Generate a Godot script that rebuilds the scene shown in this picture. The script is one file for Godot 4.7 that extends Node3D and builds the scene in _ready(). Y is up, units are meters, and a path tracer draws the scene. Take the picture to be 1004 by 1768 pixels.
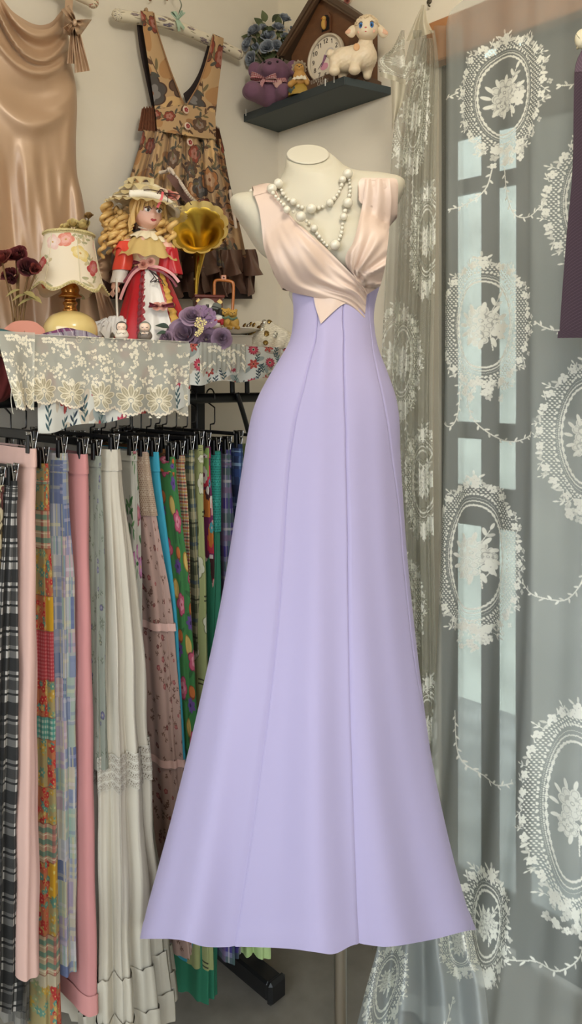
extends Node3D

const F := 1300.0
const CX := 502.0
const HY := 660.0
const EYE := 1.55
const ZC := 2.6
const XC := -0.0439
const Q2 := 0.70710678
const U := Vector3(-Q2, 0, Q2)   # along the left wall, away from the corner
const N := Vector3(Q2, 0, Q2)    # along the right wall, away from the corner
const UP := Vector3.UP

var rng := RandomNumberGenerator.new()
var taken := {}
var origin := {}


# ---------------------------------------------------------------- places
func P(px: float, py: float, d: float) -> Vector3:
	return Vector3((px - CX) / F * d, EYE + (HY - py) / F * d, -d)


func R(a: float, b: float, y: float) -> Vector3:   # a from the right wall, b from the left wall
	return Vector3(XC + Q2 * (b - a), y, -ZC + Q2 * (a + b))


func dl(px: float, b: float) -> float:
	var k := (px - CX) / F
	var a := (XC + Q2 * b * (1.0 + k) - ZC * k) / (Q2 * (1.0 - k))
	return ZC - Q2 * (a + b)


func dr(px: float, a: float) -> float:
	var k := (px - CX) / F
	var b := (ZC * k - XC + Q2 * a * (1.0 - k)) / (Q2 * (1.0 + k))
	return ZC - Q2 * (a + b)


func WL(px: float, py: float, b: float) -> Vector3:
	return P(px, py, dl(px, b))


func WR(px: float, py: float, a: float) -> Vector3:
	return P(px, py, dr(px, a))


func pix(p: Vector3) -> Vector2:
	return Vector2(CX + p.x / -p.z * F, HY - (p.y - EYE) / -p.z * F)


func tab(t: Array, x: float) -> float:   # piecewise smooth table of Vector2(x, y)
	if x <= t[0].x:
		return t[0].y
	for i in range(1, t.size()):
		if x <= t[i].x:
			var dx: float = t[i].x - t[i - 1].x
			var s: float = (x - t[i - 1].x) / dx
			var j := maxi(i - 2, 0)
			var k := mini(i + 1, t.size() - 1)
			var m0: float = (t[i].y - t[j].y) / (t[i].x - t[j].x) * dx
			var m1: float = (t[k].y - t[i - 1].y) / (t[k].x - t[i - 1].x) * dx
			var s2 := s * s
			var s3 := s2 * s
			return t[i - 1].y * (2 * s3 - 3 * s2 + 1) + m0 * (s3 - 2 * s2 + s) + t[i].y * (3 * s2 - 2 * s3) + m1 * (s3 - s2)
	return t[-1].y


func path2(c: Array, v: float) -> Vector2:   # smooth curve through control points
	var x := clampf(v, 0, 1) * (c.size() - 1)
	var i := mini(int(x), c.size() - 2)
	var a: Vector2 = c[maxi(i - 1, 0)]
	var d: Vector2 = c[mini(i + 2, c.size() - 1)]
	var p: Vector2 = c[i]
	return p.cubic_interpolate(c[i + 1], a, d, x - i)


func path3(c: Array, v: float) -> Vector3:
	var x := clampf(v, 0, 1) * (c.size() - 1)
	var i := mini(int(x), c.size() - 2)
	var a: Vector3 = c[maxi(i - 1, 0)]
	var d: Vector3 = c[mini(i + 2, c.size() - 1)]
	var p: Vector3 = c[i]
	return p.cubic_interpolate(c[i + 1], a, d, x - i)


func line3(c: Array, n: int) -> Array:
	var o := []
	for i in n + 1:
		o.append(path3(c, float(i) / n))
	return o


# ---------------------------------------------------------------- mesh builder
class MB:
	var v := PackedVector3Array()
	var t := PackedVector2Array()
	var ix := PackedInt32Array()
	var col := PackedColorArray()
	var tint := Color.WHITE
	var tinted := false
	var weld := []
	var xf := Transform3D()

	func vert(p: Vector3, uv := Vector2.ZERO) -> int:
		v.append(xf * p)
		t.append(uv)
		col.append(tint)
		return v.size() - 1

	func tri(a: int, b: int, c: int) -> void:
		ix.append(a)
		ix.append(b)
		ix.append(c)

	func paint(c: Color) -> MB:
		tint = c.srgb_to_linear()
		tinted = true
		return self

	func grid(nu: int, nv: int, f: Callable, closed := false, us := 1.0, vs := 1.0) -> MB:
		# f(u, v): u to the right and v up, seen from outside
		var b := v.size()
		for j in nv + 1:
			for i in nu + 1:
				var p: Vector3 = f.call(float(i) / nu, float(j) / nv)
				v.append(xf * p)
				t.append(Vector2(us * i / nu, vs * (1.0 - float(j) / nv)))
				col.append(tint)
		var w := nu + 1
		for j in nv:
			for i in nu:
				var q := b + j * w + i
				tri(q, q + w, q + w + 1)
				tri(q, q + w + 1, q + 1)
		if closed:
			for j in nv + 1:
				weld.append(Vector2i(b + j * w, b + j * w + nu))
		return self

	func face(pts: Array) -> MB:   # flat convex polygon, counter-clockwise seen from outside
		var b := v.size()
		var o: Vector3 = pts[0]
		var ex: Vector3 = (pts[1] - o).normalized()
		var nn: Vector3 = ex.cross(pts[2] - o).normalized()
		var ey := nn.cross(ex)
		for p in pts:
			vert(p, Vector2((p - o).dot(ex), -(p - o).dot(ey)))
		for i in range(1, pts.size() - 1):
			tri(b, b + i + 1, b + i)
		return self

	func box(c: Vector3, size: Vector3, bas := Basis(), bev := 0.002) -> MB:
		var h := size * 0.5
		bev = minf(bev, minf(h.x, minf(h.y, h.z)) * 0.9)
		var corner := func(s: Vector3, ax: int) -> Vector3:
			var q := Vector3(s.x * h.x, s.y * h.y, s.z * h.z)
			for k in 3:
				if k != ax:
					q[k] -= s[k] * bev
			return c + bas * q
		for ax in 3:
			for sg in [-1.0, 1.0]:
				var o := []
				for w in [[-1, -1], [1, -1], [1, 1], [-1, 1]]:
					var s := Vector3()
					s[ax] = sg
					s[(ax + 1) % 3] = w[0]
					s[(ax + 2) % 3] = w[1]
					o.append(corner.call(s, ax))
				if sg < 0:
					o.reverse()
				face(o)
		if bev <= 0.0:
			return self
		for ax in 3:
			var b1 := (ax + 1) % 3
			var b2 := (ax + 2) % 3
			for s1 in [-1.0, 1.0]:
				for s2 in [-1.0, 1.0]:
					var lo := Vector3()
					lo[ax] = -1
					lo[b1] = s1
					lo[b2] = s2
					var hi := lo
					hi[ax] = 1
					var o := [corner.call(lo, b1), corner.call(hi, b1), corner.call(hi, b2), corner.call(lo, b2)]
					if s1 * s2 > 0:
						o.reverse()
					face(o)
		for sx in [-1.0, 1.0]:
			for sy in [-1.0, 1.0]:
				for sz in [-1.0, 1.0]:
					var s := Vector3(sx, sy, sz)
					var o := [corner.call(s, 0), corner.call(s, 1), corner.call(s, 2)]
					if sx * sy * sz < 0:
						o.reverse()
					face(o)
		return self

	func prism(poly: Array, o: Vector3, ex: Vector3, ey: Vector3, depth: float) -> MB:
		# outline in the plane (ex, ey) at o, front there, thickness away behind
		var pp := PackedVector2Array()
		for q in poly:
			pp.append(q)
		var area := 0.0
		for i in pp.size():
			area += pp[i].cross(pp[(i + 1) % pp.size()])
		if area < 0:
			pp.reverse()
		var ez := ex.cross(ey).normalized()
		var tr := Geometry2D.triangulate_polygon(pp)
		for side in 2:
			var b := v.size()
			for q in pp:
				vert(o + ex * q.x + ey * q.y - ez * (depth * side), Vector2(q.x, -q.y))
			for i in range(0, tr.size(), 3):
				var a1 := pp[tr[i]]
				var fl := (pp[tr[i + 1]] - a1).cross(pp[tr[i + 2]] - a1) > 0
				if fl != (side == 1):
					tri(b + tr[i], b + tr[i + 2], b + tr[i + 1])
				else:
					tri(b + tr[i], b + tr[i + 1], b + tr[i + 2])
		for i in pp.size():
			var q := pp[i]
			var r := pp[(i + 1) % pp.size()]
			var a := o + ex * q.x + ey * q.y
			var c := o + ex * r.x + ey * r.y
			face([c, a, a - ez * depth, c - ez * depth])
		return self

	func tube(p: Array, r0: float, r1 := -1.0, seg := 8, capped := true, flat := 1.0) -> MB:
		if r1 < 0:
			r1 = r0
		var n := p.size()
		var b := v.size()
		var side := Vector3.ZERO
		var length := 0.0
		for i in n:
			var d: Vector3 = (p[mini(i + 1, n - 1)] - p[maxi(i - 1, 0)]).normalized()
			if side == Vector3.ZERO:
				side = d.cross(Vector3.UP if absf(d.y) < 0.9 else Vector3.RIGHT).normalized()
			side = (side - d * side.dot(d)).normalized()
			var up := side.cross(d)
			var r := lerpf(r0, r1, float(i) / (n - 1))
			if i:
				length += (p[i] - p[i - 1]).length()
			for k in seg + 1:
				var g := TAU * k / seg
				v.append(xf * (p[i] + (side * sin(g) + up * cos(g) * flat) * r))
				t.append(Vector2(float(k) / seg, length))
				col.append(tint)
		var w := seg + 1
		for i in n - 1:
			for k in seg:
				var q := b + i * w + k
				tri(q, q + w, q + w + 1)
				tri(q, q + w + 1, q + 1)
		for i in n:
			weld.append(Vector2i(b + i * w, b + i * w + seg))
		if capped:
			for e in 2:
				var i0 := b + (n - 1) * w * e
				var m := vert(xf.affine_inverse() * (xf * p[(n - 1) * e]))
				for k in seg:
					if e:
						tri(m, i0 + k + 1, i0 + k)
					else:
						tri(m, i0 + k, i0 + k + 1)
		return self

	func lathe(prof: Array, seg: int, at := Transform3D(), us := 1.0) -> MB:
		var n := prof.size() - 1
		return grid(seg, n, func(uu: float, vv: float) -> Vector3:
			var q: Vector2 = prof[int(round(vv * n))]
			return at * Vector3(q.x * sin(TAU * uu), q.y, q.x * cos(TAU * uu)), true, us)

	func ball(c: Vector3, r: Vector3, bas := Basis(), nu := 14, nv := 8) -> MB:
		return grid(nu, nv, func(uu: float, vv: float) -> Vector3:
			var la := (vv - 0.5) * PI
			return c + bas * Vector3(r.x * cos(la) * sin(TAU * uu), r.y * sin(la), r.z * cos(la) * cos(TAU * uu)), true)

	func add(m: MB, at := Transform3D()) -> MB:
		var b := v.size()
		for p in m.v:
			v.append(xf * (at * p))
		t.append_array(m.t)
		if tinted and not m.tinted:
			for i in m.v.size():
				col.append(tint)
		else:
			col.append_array(m.col)
			tinted = tinted or m.tinted
		for i in m.ix:
			ix.append(b + i)
		for w in m.weld:
			weld.append(w + Vector2i(b, b))
		return self

	func mesh(shift := Vector3.ZERO) -> ArrayMesh:
		var n := PackedVector3Array()
		n.resize(v.size())
		for i in range(0, ix.size(), 3):
			var a := ix[i]
			var b := ix[i + 1]
			var c := ix[i + 2]
			var d := (v[c] - v[a]).cross(v[b] - v[a])
			n[a] += d
			n[b] += d
			n[c] += d
		for w in weld:
			var s: Vector3 = n[w.x] + n[w.y]
			n[w.x] = s
			n[w.y] = s
		for i in n.size():
			n[i] = n[i].normalized() if n[i].length_squared() > 1e-24 else Vector3.UP
		var pos := v
		if shift != Vector3.ZERO:
			pos = PackedVector3Array()
			pos.resize(v.size())
			for i in v.size():
				pos[i] = v[i] - shift
		var arr := []
		arr.resize(Mesh.ARRAY_MAX)
		arr[Mesh.ARRAY_VERTEX] = pos
		arr[Mesh.ARRAY_NORMAL] = n
		arr[Mesh.ARRAY_TEX_UV] = t
		if tinted:
			arr[Mesh.ARRAY_COLOR] = col
		arr[Mesh.ARRAY_INDEX] = ix
		var m := ArrayMesh.new()
		m.add_surface_from_arrays(Mesh.PRIMITIVE_TRIANGLES, arr)
		return m


# ---------------------------------------------------------------- nodes
func numbered(parent: Node, called: String) -> String:
	var key := str(parent.get_instance_id()) + called
	taken[key] = taken.get(key, -1) + 1
	return called if taken[key] == 0 else "%s_%03d" % [called, taken[key]]


func tag(o: Node, label: String, category: String, group := "") -> Node:
	o.set_meta("label", label)
	o.set_meta("category", category)
	if group:
		o.set_meta("group", group)
	return o


func thing(called: String, label: String, category: String, at := Vector3.ZERO, group := "") -> Node3D:
	var o := Node3D.new()
	o.name = numbered(self, called)
	add_child(o)
	o.position = at
	origin[o] = at
	return tag(o, label, category, group)


func obj(called: String, mb: MB, m: Material, parent: Node3D = null) -> MeshInstance3D:
	var o := MeshInstance3D.new()
	var at := Vector3.ZERO
	if parent:
		at = origin.get(parent, Vector3.ZERO)
		origin[o] = at
	else:
		var box := AABB(mb.v[0], Vector3.ZERO)
		for p in mb.v:
			box = box.expand(p)
		at = Vector3(box.get_center().x, box.position.y, box.get_center().z)
		o.position = at
		origin[o] = at
	o.mesh = mb.mesh(at)
	o.material_override = m
	var par: Node = parent if parent else self
	o.name = numbered(par, called)
	par.add_child(o)
	return o


func put(called: String, mesh: Mesh, m: Material, parent: Node3D, at: Transform3D) -> MeshInstance3D:   # a shared mesh as a part, placed in the world
	var o := MeshInstance3D.new()
	o.mesh = mesh
	o.material_override = m
	at.origin -= origin.get(parent, Vector3.ZERO)
	o.transform = at
	origin[o] = origin.get(parent, Vector3.ZERO)
	o.name = numbered(parent, called)
	parent.add_child(o)
	return o


func struct(called: String, mb: MB, m: Material, parent: Node3D = null) -> MeshInstance3D:
	var o := obj(called, mb, m, parent)
	if parent == null:
		o.set_meta("kind", "structure")
	return o


# ---------------------------------------------------------------- materials
func mat(c: Color, rough := 0.8, o := {}) -> StandardMaterial3D:
	var m := StandardMaterial3D.new()
	m.albedo_color = c
	m.roughness = rough
	m.cull_mode = BaseMaterial3D.CULL_DISABLED
	for k in o:
		match k:
			"tex":
				m.albedo_texture = o[k]
			"sheen":
				m.rim_enabled = true
				m.rim = o[k]
				m.rim_tint = 0.6
			"bump":
				m.heightmap_enabled = true
				m.heightmap_texture = o[k]
				m.heightmap_scale = o.get("bump_cm", 0.05)
			"bump_cm":
				pass
			"alpha":
				m.transparency = BaseMaterial3D.TRANSPARENCY_ALPHA
			"back":
				m.backlight_enabled = true
				m.backlight = o[k]
			"tri":
				m.uv1_triplanar = true
				m.uv1_world_triplanar = true
				m.uv1_scale = Vector3.ONE * float(o[k])
			"uv":
				m.uv1_scale = o[k]
			"vc":
				m.vertex_color_use_as_albedo = true
			"coat":
				m.clearcoat_enabled = true
				m.clearcoat = o[k]
				m.clearcoat_roughness = 0.15
			"sss":
				m.subsurf_scatter_enabled = true
				m.subsurf_scatter_strength = o[k]
			_:
				m.set(k, o[k])
	return m


func rgb(r: float, g: float, b: float, a := 1.0) -> Color:
	return Color(r / 255.0, g / 255.0, b / 255.0, a)


# ---------------------------------------------------------------- computed pictures
class Cv:   # a small canvas that wraps around
	var im: Image
	var w: int
	var h: int
	var lace := false   # only raises the alpha

	func _init(ww: int, hh: int, c: Color) -> void:
		w = ww
		h = hh
		im = Image.create(w, h, false, Image.FORMAT_RGBA8)
		im.fill(c)

	func dot(x: int, y: int, c: Color, a: float) -> void:
		if a <= 0.0:
			return
		x = posmod(x, w)
		y = posmod(y, h)
		var o := im.get_pixel(x, y)
		if lace:
			if a * c.a > o.a:
				im.set_pixel(x, y, Color(c, a * c.a))
		else:
			im.set_pixel(x, y, o.lerp(Color(c, o.a), a * c.a))

	func ell(x: float, y: float, rx: float, ry: float, rot: float, c: Color, hollow := 0.0) -> void:
		var m := int(ceil(maxf(rx, ry))) + 1
		var cs := cos(rot)
		var sn := sin(rot)
		var soft := 1.0 / maxf(minf(rx, ry), 1.0)
		for j in range(-m, m + 1):
			for i in range(-m, m + 1):
				var p := (i * cs + j * sn) / rx
				var q := (-i * sn + j * cs) / ry
				var d := sqrt(p * p + q * q)
				var a := clampf((1.0 - d) / soft + 0.5, 0, 1)
				if hollow > 0.0:
					a = minf(a, clampf((d - hollow) / soft + 0.5, 0, 1))
				if a > 0.0:
					dot(int(x) + i, int(y) + j, c, a)

	func stroke(a: Vector2, b: Vector2, wd: float, c: Color) -> void:
		var n := int(a.distance_to(b) / maxf(wd * 0.6, 0.7)) + 1
		for i in n + 1:
			var p := a.lerp(b, float(i) / n)
			ell(p.x, p.y, wd * 0.5, wd * 0.5, 0, c)

	func rect(x: int, y: int, ww: int, hh: int, c: Color) -> void:
		if c.a >= 1.0:
			im.fill_rect(Rect2i(x, y, ww, hh), c)
			return
		var s := Image.create(ww, hh, false, Image.FORMAT_RGBA8)
		s.fill(c)
		im.blend_rect(s, Rect2i(0, 0, ww, hh), Vector2i(x, y))

	func flower(x: float, y: float, r: float, n: int, c: Color, heart: Color, rot := 0.0, thin := 0.45) -> void:
		for k in n:
			var g := rot + TAU * k / n
			ell(x + cos(g) * r * 0.55, y + sin(g) * r * 0.55, r * 0.5, r * thin, g, c)
		ell(x, y, r * 0.25, r * 0.25, 0, heart)

	func leaf(x: float, y: float, r: float, rot: float, c: Color, thin := 0.35) -> void:
		ell(x + cos(rot) * r, y + sin(rot) * r, r, r * thin, rot, c)

	func tex(mip := false) -> ImageTexture:
		if mip:
			im.generate_mipmaps()
		return ImageTexture.create_from_image(im)


func noise_tex(size: int, freq: float, lo: Color, hi: Color, octaves := 4, kind := FastNoiseLite.TYPE_SIMPLEX_SMOOTH, sd := 1) -> NoiseTexture2D:
	var n := FastNoiseLite.new()
	n.seed = sd
	n.noise_type = kind
	n.frequency = freq
	n.fractal_octaves = octaves
	var t := NoiseTexture2D.new()
	t.width = size
	t.height = size
	t.seamless = true
	t.noise = n
	var g := Gradient.new()
	g.set_color(0, lo)
	g.set_color(1, hi)
	t.color_ramp = g
	return t


# ---------------------------------------------------------------- soft bodies (distance fields)
static func smin(a: float, b: float, k: float) -> float:
	var h := maxf(k - absf(a - b), 0.0) / k
	return minf(a, b) - h * h * k * 0.25


static func cap(p: Vector3, a: Vector3, b: Vector3, ra: float, rb: float) -> float:
	var ab := b - a
	var h := clampf((p - a).dot(ab) / ab.length_squared(), 0, 1)
	return (p - a - ab * h).length() - lerpf(ra, rb, h)


static func elp(p: Vector3, c: Vector3, r: Vector3) -> float:
	var q := p - c
	var k0 := (q / r).length()
	var k1 := (q / (r * r)).length()
	return k0 * (k0 - 1.0) / maxf(k1, 1e-6)


func bones(p: Vector3, list: Array, k: float) -> float:   # [a, b, ra, rb] capsules and [centre, radii] ellipsoids
	var d := 1e9
	for e in list:
		d = smin(d, cap(p, e[0], e[1], e[2], e[3]) if e.size() == 4 else elp(p, e[0], e[1]), k)
	return d


func nets(f: Callable, lo: Vector3, hi: Vector3, h: float) -> MB:
	var n := Vector3i(((hi - lo) / h).ceil()) + Vector3i.ONE
	var nx := n.x
	var nxy := n.x * n.y
	var val := PackedFloat32Array()
	val.resize(nxy * n.z)
	var bs := 4
	for bz in range(0, n.z, bs):
		for by in range(0, n.y, bs):
			for bx in range(0, nx, bs):
				var c: float = f.call(lo + Vector3(bx + 1.5, by + 1.5, bz + 1.5) * h)
				var far := absf(c) > h * 6.0
				for z in range(bz, mini(bz + bs, n.z)):
					for y in range(by, mini(by + bs, n.y)):
						for x in range(bx, mini(bx + bs, nx)):
							val[x + y * nx + z * nxy] = c if far else float(f.call(lo + Vector3(x, y, z) * h))
	var mb := MB.new()
	var id := PackedInt32Array()
	id.resize(val.size())
	id.fill(-1)
	var offs := [0, 1, nx, nx + 1, nxy, nxy + 1, nxy + nx, nxy + nx + 1]
	var edges := [[0, 1], [2, 3], [4, 5], [6, 7], [0, 2], [1, 3], [4, 6], [5, 7], [0, 4], [1, 5], [2, 6], [3, 7]]
	for z in n.z - 1:
		for y in n.y - 1:
			for x in nx - 1:
				var at := x + y * nx + z * nxy
				var neg := val[at] < 0.0
				if (val[at + 1] < 0.0) == neg and (val[at + nx] < 0.0) == neg and (val[at + nx + 1] < 0.0) == neg and (val[at + nxy] < 0.0) == neg and (val[at + nxy + 1] < 0.0) == neg and (val[at + nxy + nx] < 0.0) == neg and (val[at + nxy + nx + 1] < 0.0) == neg:
					continue
				var sum := Vector3.ZERO
				var cnt := 0
				for e in edges:
					var a := val[at + offs[e[0]]]
					var b := val[at + offs[e[1]]]
					if (a < 0.0) != (b < 0.0):
						var s := a / (a - b)
						var pa := Vector3(e[0] & 1, (e[0] >> 1) & 1, e[0] >> 2)
						var pb := Vector3(e[1] & 1, (e[1] >> 1) & 1, e[1] >> 2)
						sum += pa.lerp(pb, s)
						cnt += 1
				var q := lo + (Vector3(x, y, z) + sum / cnt) * h
				id[at] = mb.vert(q, Vector2(q.x, -q.y))
	for z in range(1, n.z - 1):
		for y in range(1, n.y - 1):
			for x in range(1, nx - 1):
				var at := x + y * nx + z * nxy
				var s0 := val[at] < 0.0
				for ax in 3:
					var st: int = [1, nx, nxy][ax]
					if (val[at + st] < 0.0) == s0:
						continue
					var d1: int = [nx, nxy, 1][ax]
					var d2: int = [nxy, 1, nx][ax]
					var a := id[at]
					var b := id[at - d1]
					var c := id[at - d1 - d2]
					var d := id[at - d2]
					if a < 0 or b < 0 or c < 0 or d < 0:
						continue
					if s0:
						mb.tri(a, d, c)
						mb.tri(a, c, b)
					else:
						mb.tri(a, b, c)
						mb.tri(a, c, d)
	return mb


func onto(f: Callable, px: float, py: float, d0: float, off: float) -> Vector3:   # the point of a body's surface seen at a pixel
	var dir := P(px, py, 1.0) - Vector3(0, EYE, 0)
	var l := dir.length()
	var s := d0 - 0.3
	var best := 1e9
	var bs := s
	for i in 40:
		var p := Vector3(0, EYE, 0) + dir * s
		var d: float = f.call(p) - off
		if d < best:
			best = d
			bs = s
		if d < 0.0004 or s > d0 + 0.2:
			break
		s += maxf(d * 0.9 / l, 0.0004)
	var q := Vector3(0, EYE, 0) + dir * bs
	if best > 0.0005:
		q -= grad(f, q) * best
	return q


func grad(f: Callable, p: Vector3) -> Vector3:
	var e := 0.002
	return Vector3(f.call(p + Vector3(e, 0, 0)) - f.call(p - Vector3(e, 0, 0)), f.call(p + Vector3(0, e, 0)) - f.call(p - Vector3(0, e, 0)), f.call(p + Vector3(0, 0, e)) - f.call(p - Vector3(0, 0, e))).normalized()


func frame(z: Vector3, y := Vector3.UP) -> Basis:   # a basis that faces z
	var zz := z.normalized()
	var x := y.cross(zz).normalized()
	return Basis(x, zz.cross(x), zz)


# ================================================================ the scene
func _ready() -> void:
	rng.seed = 7
	camera_and_light()
	shell()
	mannequin_and_dress()
	rack()
	garments()
	tabletop()
	shelf_things()
	wall_garments()
	curtains()


func camera_and_light() -> void:
	var cam := Camera3D.new()
	cam.name = "camera"
	cam.set_frustum(0.05 * 1768.0 / F, Vector2(0, -0.05 * (884.0 - HY) / F), 0.05, 60.0)
	cam.position = Vector3(0, EYE, 0)
	add_child(cam)
	cam.current = true
	var sky := ProceduralSkyMaterial.new()
	sky.sky_top_color = Color(0.90, 0.96, 1.0)
	sky.sky_horizon_color = Color(0.97, 0.98, 1.0)
	sky.ground_horizon_color = Color(0.72, 0.70, 0.66)
	sky.ground_bottom_color = Color(0.45, 0.44, 0.42)
	sky.sky_curve = 0.15
	sky.sky_energy_multiplier = 1.0
	sky.ground_energy_multiplier = 0.6
	var env := Environment.new()
	env.background_mode = Environment.BG_SKY
	env.sky = Sky.new()
	env.sky.sky_material = sky
	env.background_energy_multiplier = 2.5
	env.tonemap_mode = Environment.TONE_MAPPER_LINEAR
	env.tonemap_exposure = 2.38
	env.sdfgi_enabled = true
	env.ssao_enabled = true
	env.ssil_enabled = true
	var we := WorldEnvironment.new()
	we.name = "environment"
	we.environment = env
	add_child(we)
	# unseen warm lamp, given a globe form to brighten the upper walls
	var at := R(1.25, 1.7, 2.62)
	var st := thing("unseen_globe_lamp", "unseen warm globe lamp under the ceiling, shaped to brighten the upper walls", "lamp", at)
	var brass := mat(rgb(150, 120, 70), 0.3, {"metallic": 1.0})
	obj("globe", MB.new().ball(at, Vector3.ONE * 0.16, Basis(), 32, 18), mat(Color.WHITE, 0.4, {"emission_enabled": true, "emission": rgb(255, 246, 230), "emission_energy_multiplier": 2.0}), st)
	obj("cap", MB.new().lathe([Vector2(0.07, 0.145), Vector2(0.06, 0.17), Vector2(0.02, 0.19), Vector2(0.0, 0.19)], 24, Transform3D(Basis(), at)), brass, st)
	obj("rod", MB.new().tube([at + UP * 0.18, Vector3(at.x, 3.05, at.z)], 0.008, -1, 10), brass, st)
	var al := OmniLight3D.new()
	al.name = "unseen_globe_lamp_glow"
	al.light_size = 0.155
	al.light_color = rgb(255, 246, 228)
	al.light_energy = 0.30
	al.omni_range = 9.0
	al.omni_attenuation = 2.0
	al.shadow_enabled = true
	al.position = at
	add_child(al)


func wall_box(mb: MB, a0: float, a1: float, b0: float, b1: float, y0: float, y1: float) -> MB:
	return mb.box(R((a0 + a1) / 2, (b0 + b1) / 2, (y0 + y1) / 2), Vector3(b1 - b0, y1 - y0, a1 - a0), Basis(N, UP, U), 0.0)


func shell() -> void:
	var plaster := noise_tex(512, 0.012, Color(0.965, 0.965, 0.96), Color(1.0, 1.0, 1.0), 5)
	var plaster_bump := noise_tex(512, 0.05, Color.BLACK, Color.WHITE, 3, FastNoiseLite.TYPE_SIMPLEX_SMOOTH, 4)
	var wall := mat(rgb(222, 214, 199), 0.75, {"tex": plaster, "tri": 0.7, "bump": plaster_bump, "bump_cm": 0.05})  # left plaster, greyed to stand for the weaker light on it
	var wall2 := mat(rgb(242, 233, 214), 0.75, {"tex": plaster, "tri": 0.9, "bump": plaster_bump, "bump_cm": 0.05})  # same plaster made paler, the stronger light put into its colour
	var H := 3.05
	var W := 3.75
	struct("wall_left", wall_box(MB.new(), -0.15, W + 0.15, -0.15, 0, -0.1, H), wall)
	# right wall with its doorway
	var d0 := 0.655
	var d1 := 2.3
	var wr := MB.new()
	wall_box(wr, -0.15, 0, 0, 0.45, -0.1, H)
	wall_box(wr, -0.035, 0, 0.45, d0, -0.1, H)
	wall_box(wr, -0.15, 0, d1, W + 0.15, -0.1, H)
	wall_box(wr, -0.15, 0, d0, d1, EYE + 1.01, H)
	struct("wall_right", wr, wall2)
	# the two walls behind the photographer: a wide shop front, and a solid wall with a window
	var wb := MB.new()
	wall_box(wb, W, W + 0.15, 0, 0.25, -0.1, H)
	wall_box(wb, W, W + 0.15, W - 0.25, W + 0.15, -0.1, H)
	wall_box(wb, W, W + 0.15, 0.25, W - 0.25, 2.75, H)
	wall_box(wb, W, W + 0.15, 0.25, W - 0.25, -0.1, 1.0)
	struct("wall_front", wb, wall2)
	var wd := MB.new()
	wall_box(wd, -0.15, 1.6, W, W + 0.15, -0.1, H)
	wall_box(wd, 3.3, W + 0.15, W, W + 0.15, -0.1, H)
	wall_box(wd, 1.6, 3.3, W, W + 0.15, -0.1, 0.7)
	wall_box(wd, 1.6, 3.3, W, W + 0.15, 2.4, H)
	struct("wall_side", wd, wall)
	struct("ceiling", wall_box(MB.new(), -0.15, W + 0.15, -0.15, W + 0.15, H, H + 0.15), mat(rgb(238, 234, 224), 0.8))
	var fl := noise_tex(1024, 0.006, Color(0.82, 0.80, 0.78), Color(1.0, 0.98, 0.96), 6, FastNoiseLite.TYPE_SIMPLEX_SMOOTH, 9)
	struct("floor", wall_box(MB.new(), -0.15, W + 0.15, -0.15, W + 0.15, -0.1, 0), mat(rgb(150, 144, 134), 0.55, {"tex": fl, "tri": 1.2}))
	# doorway: brown header board, grey frame, glazed leaves
	var wood := noise_tex(512, 0.02, Color(0.82, 0.80, 0.78), Color(1.0, 1.0, 1.0), 4, FastNoiseLite.TYPE_SIMPLEX_SMOOTH, 12)
	struct("trim_1", MB.new().box(R(0.02, 1.5, EYE + 0.95), Vector3(1.72, 0.115, 0.045), Basis(N, UP, U), 0.004), mat(rgb(196, 138, 90), 0.5, {"tex": wood, "tri": 1.5}))
	var grey := mat(rgb(70, 68, 62), 0.45)
	var door := Node3D.new()
	door.name = "door_1"
	add_child(door)
	door.position = R(-0.05, 1.4, 0)
	origin[door] = door.position
	door.set_meta("kind", "structure")
	var glass := mat(Color(0.9, 0.95, 0.93, 0.12), 0.02, {"alpha": true})
	var fr := MB.new()
	for b in [d0 + 0.02, d1 - 0.02]:
		fr.box(R(-0.025, b, 1.225), Vector3(0.04, 2.45, 0.03), Basis(N, UP, U), 0.004)
	obj("door_frame", fr, grey, door)
	var bx := func(px: float) -> float: return by(px, 600, -0.05).x
	var cols := [[bx.call(759), bx.call(776)], [bx.call(833), bx.call(859)], [bx.call(893), bx.call(915)], [1.48, 1.54], [d1 - 0.1, d1 - 0.04]]
	var rows := [[0.03, 0.17], [EYE - 0.40, EYE - 0.29], [EYE - 0.158, EYE - 0.112], [EYE + 0.532, EYE + 0.574], [EYE + 0.69, EYE + 1.0]]
	for c in cols:
		obj("stile", MB.new().box(R(-0.05, (c[0] + c[1]) / 2, 1.225), Vector3(c[1] - c[0], 2.44, 0.026), Basis(N, UP, U), 0.004), grey, door)
	for c in 4:
		var q0: float = cols[c][1]
		var q1: float = cols[c + 1][0]
		for r in 5:
			if c >= 2 and (r == 1 or r == 2 or r == 3):
				continue
			obj("rail", MB.new().box(R(-0.05, (q0 + q1) / 2, (rows[r][0] + rows[r][1]) / 2), Vector3(q1 - q0, rows[r][1] - rows[r][0], 0.024), Basis(N, UP, U), 0.003), grey, door)
		var edges := [0, 1, 2, 3, 4] if c < 2 else [0, 4]
		for r in edges.size() - 1:
			var y0: float = rows[edges[r]][1]
			var y1: float = rows[edges[r + 1]][0]
			obj("pane", MB.new().box(R(-0.05, (q0 + q1) / 2, (y0 + y1) / 2), Vector3(q1 - q0 + 0.01, y1 - y0 + 0.01, 0.005), Basis(N, UP, U), 0.0), glass, door)
	# outside the door: a narrow grey alley
	var alley := noise_tex(512, 0.01, Color(0.7, 0.7, 0.7), Color(1, 1, 1), 5, FastNoiseLite.TYPE_SIMPLEX_SMOOTH, 21)
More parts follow.
